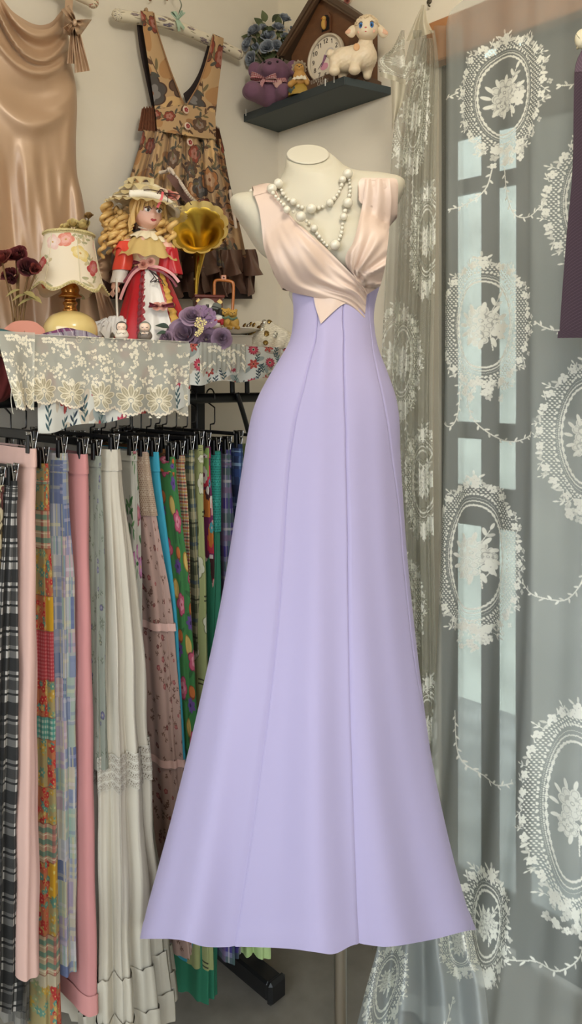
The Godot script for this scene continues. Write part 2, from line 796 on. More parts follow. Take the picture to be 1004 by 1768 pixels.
	struct("ground_outside", wall_box(MB.new(), -3.4, -0.15, -1.5, 4.2, -0.12, -0.02), mat(rgb(150, 152, 146), 0.8, {"tex": alley, "tri": 0.8}))
	var ow := MB.new()
	wall_box(ow, -1.6, -1.45, -1.5, 4.2, -0.1, 3.6)
	struct("wall_outside", ow, mat(rgb(214, 222, 206), 0.85, {"tex": alley, "tri": 0.6}))
	var added_pier := MB.new()  # added block, its two tones stand for brightness seen in the glass
	wall_box(added_pier, -1.45, -0.55, 0.615, 4.2, EYE - 0.12, 3.6)
	struct("wall_outside", added_pier, mat(rgb(84, 79, 71), 0.85, {"tex": alley, "tri": 0.6}))  # dark tone stands for the dim reflection in the upper glass
	struct("wall_outside", wall_box(MB.new(), -1.45, -0.53, 0.605, 4.2, -0.1, EYE - 0.12), mat(rgb(206, 204, 197), 0.85, {"tex": alley, "tri": 0.6}))  # lower half coloured pale to stand for brighter light low in the glass


const DM := 1.5   # how far the dress form stands from the camera


func m_(px: float, py: float, dz := 0.0) -> Vector3:   # a point on the dress form; dz towards the camera
	return Vector3((px - CX) / F * DM, EYE + (HY - py) / F * DM, -DM + dz)


var man_bones := []
var man_cuts := []


func man_whole(p: Vector3) -> float:
	var d := 1e9
	for e in man_bones:
		d = smin(d, cap(p, e[0], e[1], e[2], e[3]) if e.size() == 4 else elp(p, e[0], e[1]), e[-1] if e.size() == 5 else 0.035)
	return d


func man(p: Vector3) -> float:
	var d := man_whole(p)
	for c in man_cuts:
		if (p - c[0]).length() < 0.16:
			d = -smin(-d, -(p - c[0]).dot(c[1]), c[2])
	return d


func mannequin_and_dress() -> void:
	man_bones = [
		[m_(561, 405, -0.015), Vector3(0.112, 0.15, 0.072)],
		[m_(516, 446, 0.045), Vector3(0.055, 0.055, 0.048)],
		[m_(618, 442, 0.045), Vector3(0.055, 0.055, 0.048)],
		[m_(575, 530, -0.01), Vector3(0.074, 0.13, 0.058)],
		[m_(574, 690, -0.01), Vector3(0.095, 0.12, 0.07)],
		[m_(478, 358, -0.01), m_(650, 338, -0.01), 0.036, 0.036],
		[m_(488, 366, -0.005), m_(386, 378, 0.005), 0.045, 0.048],
		[m_(495, 398, -0.005), m_(418, 425, 0.0), 0.048, 0.052],
		[m_(640, 340, -0.01), m_(705, 336, -0.02), 0.045, 0.042],
		[m_(531, 258, 0.0), m_(540, 345, -0.01), 0.0445, 0.05],
	]
	man_cuts = [
		[m_(531, 268, 0.0), Vector3(0, 0.74, 0.67), 0.006],
		[m_(420, 390, 0.0), Vector3(-0.82, -0.55, 0.13).normalized(), 0.035],
		[m_(688, 345, 0.0), Vector3(0.86, -0.38, 0.1).normalized(), 0.03],
	]
	var ivory := mat(rgb(194, 186, 166), 0.55, {"sss": 0.05})
	var foot := Vector3((588 - CX) / F * DM, 0, -DM - 0.01)
	var form := thing("mannequin", "ivory dress form with cut arms and slanted neck cap on a thin metal pole", "mannequin", foot)
	obj("body", nets(man, m_(370, 740, -0.13), m_(725, 235, 0.12), 0.0055), ivory, form)
	var capn := Vector3(0, 0.74, 0.67)
	obj("neck_cap", MB.new().lathe([Vector2(0.0415, 0), Vector2(0.0425, 0.0015), Vector2(0.0415, 0.003), Vector2(0.039, 0.0036), Vector2(0, 0.0038)], 40, Transform3D(Basis(Vector3.RIGHT, capn, Vector3.RIGHT.cross(capn)), m_(531, 268, 0.001))), mat(rgb(198, 191, 173), 0.5), form)
	var steel := mat(rgb(178, 172, 160), 0.28, {"metallic": 1.0})
	obj("pole", MB.new().tube([foot + Vector3(0, 0.02, 0), foot + Vector3(0, EYE - 0.6, 0)], 0.0125, 0.0125, 20), steel, form)
	obj("pole_base", MB.new().lathe([Vector2(0, 0), Vector2(0.16, 0), Vector2(0.165, 0.006), Vector2(0.155, 0.014), Vector2(0.04, 0.022), Vector2(0.02, 0.05), Vector2(0.0, 0.05)], 40, Transform3D(Basis(), foot)), steel, form)
	dress()
	necklace()


var sk_l := [Vector2(470, 488), Vector2(488, 493), Vector2(500, 501), Vector2(530, 506), Vector2(560, 505), Vector2(590, 499), Vector2(620, 482), Vector2(660, 458), Vector2(700, 439), Vector2(740, 429), Vector2(800, 419), Vector2(900, 404), Vector2(1000, 388), Vector2(1100, 369), Vector2(1200, 347), Vector2(1300, 324), Vector2(1400, 299), Vector2(1500, 272), Vector2(1570, 253), Vector2(1624, 242), Vector2(1700, 225)]
var sk_r := [Vector2(470, 660), Vector2(488, 657), Vector2(500, 653), Vector2(530, 646), Vector2(560, 645), Vector2(600, 652), Vector2(640, 667), Vector2(680, 681), Vector2(720, 688), Vector2(780, 690), Vector2(850, 694), Vector2(950, 701), Vector2(1060, 712), Vector2(1180, 726), Vector2(1300, 743), Vector2(1400, 763), Vector2(1500, 787), Vector2(1570, 807), Vector2(1605, 820), Vector2(1700, 850)]
var sk_d := [Vector2(488, 0.064), Vector2(530, 0.07), Vector2(600, 0.086), Vector2(680, 0.105), Vector2(800, 0.115), Vector2(1100, 0.13), Vector2(1620, 0.155)]
var hem := [Vector2(240, 1621), Vector2(300, 1622), Vector2(350, 1634), Vector2(420, 1634), Vector2(500, 1637), Vector2(550, 1643), Vector2(583, 1646), Vector2(622, 1630), Vector2(680, 1634), Vector2(750, 1623), Vector2(822, 1605)]


func skirt_at(q: float, th: float) -> Vector3:   # q: row in pixels of the middle plane, th: angle from the front
	var l := tab(sk_l, q)
	var r := tab(sk_r, q)
	var w := (r - l) * 0.5
	var low := clampf((q - 560.0) / 1060.0, 0, 1)
	var front := cos(th)
	var fold := low * low * (0.030 * sin(th * 5.0 + 0.4) + 0.018 * sin(th * 9.0 + 2.1)) + low * 0.008 * sin(th * 14.0 - q * 0.004)
	fold += 0.007 * exp(-pow((th + 0.30 - 0.25 * (q - 560) / 200.0) / 0.16, 2)) * clampf(1.0 - absf(q - 620) / 110.0, 0, 1)
	var dz := front * (tab(sk_d, q) + fold * absf(front))
	return m_((l + r) * 0.5 + w * sin(th), q, dz)


func skirt_q(py: float, th: float) -> float:   # the row whose surface is seen at pixel row py
	var q := py
	for i in 5:
		var s := skirt_at(q, th)
		q += (py - pix(s).y) * 0.9
	return q


func skirt_th(q: float, px: float) -> float:
	var lo := -1.5
	var hi := 1.5
	for i in 14:
		var mid := (lo + hi) * 0.5
		if pix(skirt_at(q, mid)).x < px:
			lo = mid
		else:
			hi = mid
	return (lo + hi) * 0.5


func dress() -> void:
	var weave := noise_tex(256, 0.35, Color(0.97, 0.97, 0.97), Color(1, 1, 1), 2)
	var lilac := mat(rgb(172, 163, 197), 0.8, {"sheen": 0.35, "tex": weave, "uv": Vector3(6, 6, 6)})
	var satin := mat(rgb(206, 182, 166), 0.44, {"sheen": 0.2, "metallic_specular": 0.6})
	var at := Vector3((540 - CX) / F * DM, EYE + (HY - 1646) / F * DM, -DM)
	var gown := thing("evening_dress", "long lilac gown with blush satin crossover bodice on the dress form", "dress", at)
	# seams seen from the front, as px by row
	var seams := [
		[Vector2(500, 540), Vector2(560, 548), Vector2(650, 526), Vector2(800, 498), Vector2(1000, 484), Vector2(1100, 476), Vector2(1250, 459), Vector2(1400, 438), Vector2(1640, 402)],
		[Vector2(500, 590), Vector2(560, 592), Vector2(740, 595), Vector2(900, 600), Vector2(1200, 605), Vector2(1400, 612), Vector2(1640, 621)],
		[Vector2(500, 631), Vector2(550, 635), Vector2(600, 645), Vector2(680, 660), Vector2(780, 673), Vector2(900, 690), Vector2(1000, 699), Vector2(1200, 724), Vector2(1640, 818)],
	]
	var rows := 96
	var edge := []   # edge[k][j] = angle of seam k at row j
	var top := 495.0
	for k in 3:
		var e := []
		for j in rows + 1:
			var py := lerpf(top, 1632.0, float(j) / rows)
			var th := 0.0
			var q := py
			for it in 3:
				q = skirt_q(py, th)
				th = skirt_th(q, tab(seams[k], py))
			e.append(th)
		edge.append(e)
	var left := []
	var right := []
	var back := []
	for j in rows + 1:
		left.append(-PI * 0.5)
		right.append(PI * 0.5)
		back.append(PI * 1.5)
	var all := [left, edge[0], edge[1], edge[2], right, back]
	for k in 5:
		var n := 44 if k < 4 else 60
		var e0: Array = all[k]
		var e1: Array = all[k + 1]
		obj("skirt_panel", MB.new().grid(n, rows, func(u: float, v: float) -> Vector3:
			var j := clampi(int(round((1.0 - v) * rows)), 0, rows)
			var th := lerpf(e0[j], e1[j], u)
			# hem row from the hem line of the picture
			var hp := skirt_at(1600, th)
			var hq := skirt_q(tab(hem, pix(hp).x), th) if cos(th) > 0.0 else lerpf(tab(hem, 240.0), tab(hem, 822.0), 0.5 + 0.5 * sin(th))
			var q := lerpf(top - 14.0, hq, 1.0 - v)
			var s := skirt_at(q, th)
			var m := skirt_at(q, th)
			m = Vector3((tab(sk_l, q) + tab(sk_r, q)) * 0.5, 0, 0)
			var axis := m_(m.x, q, 0)
			var du := minf(u, 1.0 - u) * absf(e1[j] - e0[j])
			var groove := 0.0035 * exp(-pow(du / 0.012, 2)) if (k > 0 or u > 0.5) and (k < 3 or u < 0.5) and k < 4 else 0.0
			var hemr := 0.0016 if v < 0.022 else 0.0
			return s + (axis - s).normalized() * (groove - hemr), false, 3.0, 8.0), lilac, gown)
	# bodice
	var sat_l := func(u: float, v: float) -> Vector3:
		var a := path2([Vector2(437, 333), Vector2(447, 362), Vector2(452, 398), Vector2(456, 430), Vector2(470, 466), Vector2(491, 499), Vector2(540, 513), Vector2(597, 526), Vector2(629, 552)], v)
		var b := path2([Vector2(474, 323), Vector2(487, 350), Vector2(505, 376), Vector2(530, 399), Vector2(556, 422), Vector2(585, 451), Vector2(608, 474), Vector2(624, 490), Vector2(633, 506)], v)
		var q := a.lerp(b, u)
		var amp := 0.0032 * smoothstep(0.2, 0.6, v) * (1.0 - 0.3 * smoothstep(0.85, 1.0, v))
		var f := amp * (1.9 + sin(u * 10.0 + v * 2.5) + 0.6 * sin(u * 21.0 - v * 6.0 + 1.0) + 0.3 * sin(u * 37.0 + v * 11.0)) * smoothstep(0.0, 0.12, u)
		var lip := 0.003 * smoothstep(0.9, 0.97, u) * (1.0 - smoothstep(0.97, 1.0, u))
		return onto(man_whole, q.x, q.y, DM, 0.0075 + f + lip + 0.0115 * smoothstep(0.55, 0.85, v))
	var sat_r := func(u: float, v: float) -> Vector3:
		var b := path2([Vector2(672, 306), Vector2(675, 345), Vector2(672, 390), Vector2(668, 430), Vector2(664, 462), Vector2(656, 494)], v)
		var a := path2([Vector2(630, 306), Vector2(627, 340), Vector2(619, 380), Vector2(610, 415), Vector2(596, 452), Vector2(628, 512)], v)
		var q := a.lerp(b, u)
		var dd := (q - Vector2(604, 490))
		var g := atan2(dd.x, -dd.y)
		var amp := 0.005 * smoothstep(0.25, 0.6, v) * exp(-dd.length() / 110.0) * 1.6
		var f := amp * (1.6 + sin(g * 13.0) + 0.6 * sin(g * 24.0 + 1.0)) * smoothstep(0.0, 0.1, u) + 0.002 * sin(u * 14.0) * (1.0 - v)
		return onto(man_whole, q.x, q.y + 3.0 * (1.0 - v), DM, 0.0085 + f)
	obj("bodice_panel", MB.new().grid(26, 50, func(u: float, v: float) -> Vector3: return sat_r.call(u, 1.0 - v)), satin, gown)
	obj("bodice_wrap", MB.new().grid(44, 70, func(u: float, v: float) -> Vector3: return sat_l.call(u, 1.0 - v)), satin, gown)
	# the back of the bodice and the straps over the shoulders
	var bk := MB.new().grid(40, 20, func(u: float, v: float) -> Vector3:
		var th := lerpf(PI * 0.5 - 0.4, PI * 1.5 + 0.4, u)
		var rowtop := 476.0 - 84.0 * pow(sin(u * PI), 2)
		var py := lerpf(498.0, rowtop, v)
		return around_man(th, py, 0.005))
	obj("bodice_back", bk, satin, gown)
	for s in [[Vector2(437, 333), Vector2(474, 323)], [Vector2(630, 306), Vector2(672, 306)]]:
		obj("strap", MB.new().grid(10, 16, func(u: float, v: float) -> Vector3:
			var q: Vector2 = s[0].lerp(s[1], u)
			var f := onto(man_whole, q.x, q.y + 5, DM, 0.0088)
			var g := v * PI * 0.75
			var p := Vector3(f.x, f.y - 0.02 * v * v * 3.0, f.z - 0.085 * v)
			var d: float = man_whole(p) - 0.008
			for i in 4:
				p -= grad(man_whole, p) * d * (0.2 + 0.8 * minf(v * 4.0, 1.0))
				d = man_whole(p) - 0.008
			return p), satin, gown)
	# the pointed tail that hangs under the crossing
	var tail := MB.new().grid(20, 20, func(u: float, v: float) -> Vector3:
		var a := path2([Vector2(540, 509), Vector2(545, 533), Vector2(553, 559)], 1.0 - v)
		var b := path2([Vector2(602, 522), Vector2(585, 530), Vector2(553.5, 559)], 1.0 - v)
		var q := a.lerp(b, u)
		var th := skirt_th(q.y, q.x)
		var qq := skirt_q(q.y, th)
		return skirt_at(qq, skirt_th(qq, q.x)) + Vector3(0, 0, 0.004 + 0.002 * sin(u * 9.0 + v * 3.0) * v))
	obj("bodice_tail", tail, satin, gown)


func man_torso(p: Vector3) -> float:
	var d := 1e9
	for i in 5:
		d = smin(d, elp(p, man_bones[i][0], man_bones[i][1]), 0.035)
	return d


func around_man(th: float, py: float, off: float) -> Vector3:
	var ax := m_(lerpf(574, 560, clampf((510 - py) / 150.0, 0, 1)), py, -0.01)
	var dir := Vector3(sin(th), 0, cos(th))
	var s := 0.3
	for i in 30:
		var d := man_torso(ax + dir * s) - off
		if d < 0.0004 or s < 0.02:
			break
		s -= d * 0.9
	return ax + dir * s


func necklace() -> void:
	var pearl := mat(rgb(212, 205, 186), 0.16, {"coat": 0.8, "metallic_specular": 0.8})
	var neck := thing("pearl_necklace", "double strand of cream pearls in mixed sizes around the dress form's neck", "necklace", m_(535, 400, 0.08))
	var ball := MB.new().ball(Vector3.ZERO, Vector3.ONE, Basis(), 18, 10).mesh()
	var one := [Vector2(467, 327), Vector2(481, 318), Vector2(488, 334), Vector2(500, 347), Vector2(517, 357), Vector2(537, 360), Vector2(556, 357), Vector2(572, 347), Vector2(584, 333), Vector2(590, 318), Vector2(593, 303), Vector2(599, 296)]
	var two := [Vector2(467, 328), Vector2(480, 344), Vector2(498, 361), Vector2(519, 374), Vector2(537, 390), Vector2(548, 405), Vector2(560, 420), Vector2(571, 428), Vector2(580, 422), Vector2(589, 402), Vector2(592, 376), Vector2(600, 350), Vector2(604, 328), Vector2(602, 308), Vector2(600, 298)]
	var big1 := [Vector2(469, 326), Vector2(480, 317), Vector2(537, 360), Vector2(569, 350), Vector2(591, 310), Vector2(600, 300), Vector2(506, 348)]
	var big2 := [Vector2(519, 374), Vector2(578, 423), Vector2(600, 350), Vector2(542, 394), Vector2(593, 374), Vector2(495, 362)]
	for s in 2:
		var c: Array = [one, two][s]
		var big: Array = [big1, big2][s]
		var left := big.duplicate()
		var len := 0.0
		var prev: Vector2 = c[0]
		var next := 0.0
		for i in 1201:
			var q := path2(c, i / 1200.0)
			len += q.distance_to(prev)
			prev = q
			if len < next:
				continue
			var r := 3.5 + 0.9 * sin(len * 0.31) * sin(len * 0.13 + s)
			var ahead := 0.0
			for b in left:
				var rb := 9.2 if b in [Vector2(537, 360), Vector2(519, 374), Vector2(578, 423), Vector2(600, 350), Vector2(480, 317), Vector2(469, 326), Vector2(600, 300)] else 6.8
				if q.distance_to(b) < rb + 1.5:
					ahead = q.distance_to(b)
					r = rb
					q = b
					left.erase(b)
					break
			var rm := r / F * DM * 0.93
			put("pearl", ball, pearl, neck, Transform3D(Basis().scaled(Vector3.ONE * rm), onto(man, q.x, q.y, DM, rm + (0.012 if q.y > 330 and q.x < 530 and s == 1 else 0.001))))
			next = len + ahead + r + 3.2
	# round the back of the neck
	for i in 24:
		var th := lerpf(PI * 0.52, PI * 1.48, i / 23.0)
		var py := lerpf(302.0, 328.0, i / 23.0) - 8.0 * sin(i / 23.0 * PI)
		var rm := 0.0055 if i % 5 else 0.008
		var ax := m_(537, py, -0.005)
		var dir := Vector3(sin(th), 0, cos(th))
		var t := 0.12
		for k in 30:
			var d := man(ax + dir * t) - rm - 0.001
			if d < 0.0005 or t < 0.02:
				break
			t -= d * 0.8
		put("pearl", ball, pearl, neck, Transform3D(Basis().scaled(Vector3.ONE * rm), ax + dir * t))


const TOP := EYE + 0.092   # height of the rack's top board


func rack() -> void:
	var black := mat(rgb(24, 24, 25), 0.35)
	var r := thing("clothes_rack", "black metal clothes rail with a covered top board, packed with hanging skirts", "clothes rack", R(1.1, 0.27, 0))
	obj("rail", MB.new().tube([R(0.3, 0.27, EYE - 0.043), R(1.85, 0.27, EYE - 0.043)], 0.0135, -1, 16), black, r)
	for a in [0.505, 1.75]:
		obj("post", MB.new().box(R(a, 0.2, (TOP - 0.03) / 2), Vector3(0.03, TOP - 0.03, 0.03), Basis(N, UP, U), 0.003), black, r)
		obj("foot", MB.new().box(R(a, 0.265, 0.035), Vector3(0.49, 0.05, 0.05), Basis(N, UP, U), 0.006), black, r)
		obj("foot_cap", MB.new().box(R(a, 0.515, 0.036), Vector3(0.02, 0.058, 0.058), Basis(N, UP, U), 0.008), black, r)
	var lp := []
	for i in 13:
		var g := PI * i / 12.0
		lp.append(R(0.475, 0.38 + 0.05 * cos(g), 0.055 + 0.08 * sin(g)))
	obj("carry_strap", MB.new().tube(lp, 0.006, -1, 8, true, 2.0), black, r)
	for a in [0.44, 0.385, 1.4]:
		obj("bracket", MB.new().tube(line3([R(a, 0.27, TOP - 0.02), R(a, 0.27, EYE + 0.02), R(a, 0.272, EYE - 0.035)], 8), 0.007, -1, 8), black, r)
	obj("strut", MB.new().tube(line3([R(0.44, 0.29, EYE - 0.03), R(0.415, 0.29, EYE - 0.09), R(0.36, 0.26, EYE - 0.17)], 10), 0.007, -1, 8), black, r)
	obj("top_board", MB.new().box(R(0.97, 0.278, TOP - 0.014), Vector3(0.295, 0.022, 1.66), Basis(N, UP, U), 0.003), mat(rgb(70, 60, 52), 0.6), r)
	cloths()


func flower_cloth_tex() -> ImageTexture:
	rng.seed = 31
	var c := Cv.new(512, 256, rgb(206, 206, 198))
	for i in 46:
		var x := rng.randf() * 512
		var y := rng.randf() * 256
		c.ell(x, y, rng.randf_range(14, 34), rng.randf_range(8, 18), rng.randf() * PI, [rgb(150, 160, 158), rgb(190, 178, 160), rgb(172, 160, 146)][i % 3])
	for i in 40:
		var p := Vector2(rng.randf() * 512, rng.randf() * 256)
		var g := rng.randf_range(-2.2, -0.9)
		for k in 6:
			c.leaf(p.x + cos(g) * k * 8, p.y + sin(g) * k * 8, 9, g + (0.7 if k % 2 else -0.7), [rgb(52, 78, 84), rgb(86, 112, 110), rgb(40, 52, 66)][i % 3], 0.32)
		c.stroke(p, p + Vector2(cos(g), sin(g)) * 50, 2.0, rgb(60, 80, 78))
	for i in 15:
		var x := (i % 5) * 102 + rng.randf_range(0, 50)
		var y := (i / 5) * 85 + rng.randf_range(0, 40)
		if i % 2:
			for k in 2:
				c.flower(x, y, 27 - k * 5, 12, [rgb(158, 44, 66), rgb(196, 78, 96)][k], rgb(40, 30, 34), k * 0.26, 0.16)
			c.ell(x, y, 8, 8, 0, rgb(196, 190, 170))
			c.ell(x, y, 5, 5, 0, rgb(50, 44, 46))
		else:
			c.flower(x, y, 26, 6, rgb(172, 66, 62), rgb(210, 160, 90), rng.randf(), 0.24)
			c.flower(x, y, 18, 6, rgb(200, 104, 92), rgb(90, 40, 40), rng.randf(), 0.16)
	return c.tex()


func lace_runner_tex() -> ImageTexture:
	rng.seed = 5
	var w := 1400
	var h := 600
	var cream := rgb(222, 212, 186)
	var c := Cv.new(w, h, Color(rgb(196, 194, 180), 0.66))
	c.lace = true
	# cut the lower edge into scallops
	for x in w:
		var y0 := h - 66 + int(46.0 * absf(sin((x + 40) * PI / 260.0)) + 6 * sin(x * 0.2))
		for y in range(y0, h):
			c.im.set_pixel(x, y, Color(cream, 0.0))
	for i in 150:   # scrolls with small blossoms
		var p := Vector2(rng.randf() * w, rng.randf() * (h - 210))
		var s := 1.0 if i % 2 else -1.0
		if i % 3 == 0:
			var last := p
			for k in 22:
				var g := k * 0.36
				var rr := 34.0 * exp(-k * 0.09)
				var q := p + Vector2(s * cos(g), sin(g)) * rr
				if k:
					c.stroke(last, q, 4.5, Color(cream, 0.97))
				last = q
		var q := p + Vector2(rng.randf_range(-30, 30), rng.randf_range(-24, 24))
		for k in 3:
			c.flower(q.x + rng.randf_range(-22, 22), q.y + rng.randf_range(-18, 18), rng.randf_range(9, 14), 5, Color(rgb(234, 226, 204), 1.0), rgb(200, 186, 150), rng.randf(), 0.42)
	for i in 7:   # sprays that fall towards the big flowers
		var x := 90.0 + i * 210
		for k in 9:
			var q := Vector2(x + 60 * sin(k * 0.7 + i), 215 + k * 22)
			c.flower(q.x, q.y, 11, 5, Color(rgb(232, 224, 202), 1.0), rgb(206, 192, 160), k, 0.42)
			c.leaf(q.x, q.y, 11, k * 1.3, Color(cream, 0.95))
	for i in 5:   # large lotus blossoms on the scallops
		var x := 90.0 + i * 260
		var y := float(h) - 150
		for k in 9:
			var g := -PI * 0.5 + (k - 4) * 0.62
			var l := 76.0 if absf(k - 4) < 3 else 62.0
			c.ell(x + cos(g) * l, y + 20 + sin(g) * l, l * 0.72, 25, g, Color(rgb(176, 166, 138), 0.92))
			c.ell(x + cos(g) * l, y + 20 + sin(g) * l, l * 0.72, 25, g, Color(cream, 1.0), 0.72)
			c.stroke(Vector2(x, y + 20), Vector2(x + cos(g) * l * 1.5, y + 20 + sin(g) * l * 1.5), 4, Color(cream, 1.0))
		c.flower(x, y + 20, 14, 6, Color(rgb(240, 234, 214), 1.0), rgb(200, 186, 150))
	for x in range(0, w, 2):
		var y0 := h - 72 + int(46.0 * absf(sin((x + 40) * PI / 260.0)) + 6 * sin(x * 0.2))
		c.ell(x, y0, 7, 7, 0, Color(rgb(228, 216, 194), 1.0))
	return c.tex()


func cloths() -> void:
	var print_ := mat(Color.WHITE, 0.85, {"tex": flower_cloth_tex(), "uv": Vector3(1.7, 3.4, 1)})
	var t := thing("floral_tablecloth", "white cotton tablecloth with red and teal flowers under the lace on the rack top", "tablecloth", R(0.9, 0.3, TOP))
	obj("cloth_top", MB.new().box(R(0.97, 0.28, TOP - 0.0005), Vector3(0.30, 0.003, 1.67), Basis(N, UP, U), 0.001), print_, t)
	for s in [[64.0, 328.0, 594.0, 748.0, 702.0, 0.436], [325.0, 520.0, 594.0, 664.0, 650.0, 0.434]]:
		obj("cloth_drop", MB.new().grid(50, 14, func(u: float, v: float) -> Vector3:
			var px := lerpf(s[0], s[1], u)
			var y1 := lerpf(s[3], s[4], u) + 3.0 * sin(u * 17.0)
			var lip := R(0, 0, TOP).y
			var p := WL(px, y1, s[5])
			return Vector3(p.x, lerpf(p.y, TOP, v), p.z) + N * (0.006 * sin(u * 23.0) * (1.0 - v) + 0.004 * (1.0 - v)), false, 0.7, 0.2), print_, t)
	var lace := mat(Color.WHITE, 0.8, {"tex": lace_runner_tex(), "alpha": true})
	var run := thing("lace_runner", "cream sheer lace runner with embroidered flowers hanging over the front of the rack top", "runner", R(1.0, 0.3, TOP))
	# front fall: a slanted left end with a fold, then the long scalloped piece
	obj("lace_fall", MB.new().grid(90, 24, func(u: float, v: float) -> Vector3:
		var px := lerpf(57.0, 326.0, u)
		var y1 := lerpf(700.0, 722.0, clampf(u * 1.6, 0, 1))
		var p := WL(px, y1, 0.447)
		return Vector3(p.x, lerpf(p.y, TOP + 0.004, v), p.z) + N * (0.008 * sin(u * 31.0) * (1.0 - v) * (0.4 + 0.6 * u) + 0.003 * sin(v * 7.0 + u * 9.0)), false, 1.0, 1.0), lace, run)
	obj("lace_end", MB.new().grid(24, 24, func(u: float, v: float) -> Vector3:
		var px := lerpf(lerpf(30.0, -8.0, v), 60.0, u)
		var p := WL(px, 712.0, 0.462)
		return Vector3(p.x, lerpf(p.y, TOP + 0.006, v), p.z) + N * (0.012 * sin(u * 6.0) * (1.0 - v)), false, 0.25, 1.0), lace, run)
	obj("lace_top", MB.new().grid(40, 6, func(u: float, v: float) -> Vector3:
		var px := lerpf(-8.0, 326.0, u)
		var p := WL(px, 600.0, 0.452)
		return Vector3(p.x, TOP + 0.005 - 0.003 * (1.0 - v), p.z) - N * (v * 0.2), false, 1.0, 0.4), lace, run)
	# a short fringe at the right end of the lace
	obj("fringe_cloth", MB.new().grid(30, 8, func(u: float, v: float) -> Vector3:
		var px := lerpf(345.0, 424.0, u)
		var p := WL(px, 640.0 + 5.0 * sin(u * 40.0), 0.441)
		return Vector3(p.x, lerpf(p.y, TOP + 0.004, v), p.z) + N * (0.002 * sin(u * 60.0)), false, 0.3, 0.35), lace, run)
	# the thin white thread that hangs from the lace
	obj("thread", MB.new().tube(line3([WL(20, 672, 0.47), WL(19, 690, 0.47), WL(22, 712, 0.47), WL(24, 714, 0.47)], 10), 0.0007, -1, 5), mat(rgb(210, 205, 190), 0.8), run)
	# something dark red stowed between rail and board at the far left
	var bag := thing("cloth_bag", "dark red cloth bundle tucked under the rack top at the far left", "bag", WL(-6, 690, 0.33))
	var c := WL(-10, 655, 0.33)
	obj("bundle", MB.new().grid(36, 20, func(u: float, v: float) -> Vector3:
		var g := u * TAU
		var la := (v - 0.5) * PI
		var r := 1.0 + 0.09 * sin(g * 5.0 + v * 6.0) + 0.05 * sin(g * 11.0 - v * 8.0)
		return c + N * (0.06 * cos(la) * sin(g) * r) + UP * (0.05 * sin(la)) + U * (0.035 * cos(la) * cos(g) * r), true), mat(rgb(96, 30, 28), 0.85, {"sheen": 0.2}), bag)
	obj("knot", MB.new().tube(line3([c + UP * 0.048, c + UP * 0.065 + N * 0.01, c + UP * 0.072 - N * 0.008], 8), 0.007, 0.004, 8), mat(rgb(84, 26, 26), 0.85), bag)


# ---------------------------------------------------------------- printed fabrics
func plaid_tex(base: Color, bars: Array, w := 192, h := 192) -> ImageTexture:
	var c := Cv.new(w, h, base)
	for b in bars:
		if b[3] != 1:
			c.rect(int(b[0] * w), 0, maxi(int(b[1] * w), 1), h, b[2])
		if b[3] != 0:
			c.rect(0, int(b[0] * h), w, maxi(int(b[1] * h), 1), b[2])
	for i in 2500:
		c.dot(rng.randi() % w, rng.randi() % h, Color.WHITE if i % 2 else Color.BLACK, 0.06)
	return c.tex()


func floral_tex(base: Color, blooms: Array, greens: Array, n: int, r0: float, r1: float, petals := 5, heart := Color(0.9, 0.8, 0.4), w := 256, h := 512) -> ImageTexture:
	var c := Cv.new(w, h, base)
	for i in n * 2:
		var p := Vector2(rng.randf() * w, rng.randf() * h)
		var g := rng.randf() * TAU
		if greens.size():
			c.stroke(p, p + Vector2(cos(g), sin(g)) * r1 * 1.6, 1.6, greens[i % greens.size()])
			for k in 3:
				c.leaf(p.x + cos(g) * k * r1 * 0.5, p.y + sin(g) * k * r1 * 0.5, r1 * 0.5, g + (0.9 if k % 2 else -0.9), greens[(i + k) % greens.size()])
	for i in n:
		var r := rng.randf_range(r0, r1)
		var x := rng.randf() * w
		var y := rng.randf() * h
		var bc: Color = blooms[i % blooms.size()]
		c.flower(x, y, r * 1.12, petals, bc.darkened(0.35), heart, rng.randf() * TAU)
		c.flower(x, y, r, petals, bc, heart, rng.randf() * TAU)
		c.flower(x, y, r * 0.6, petals, bc.lightened(0.2), heart, rng.randf() * TAU)
	return c.tex()


func gingham(c: Cv, x: int, y: int, w: int, h: int, a: Color, b: Color, s: int) -> void:
	c.rect(x, y, w, h, b)
	for i in range(0, w, s * 2):
		c.rect(x + i, y, mini(s, w - i), h, Color(a, 0.55))
	for j in range(0, h, s * 2):
		c.rect(x, y + j, w, mini(s, h - j), Color(a, 0.55))


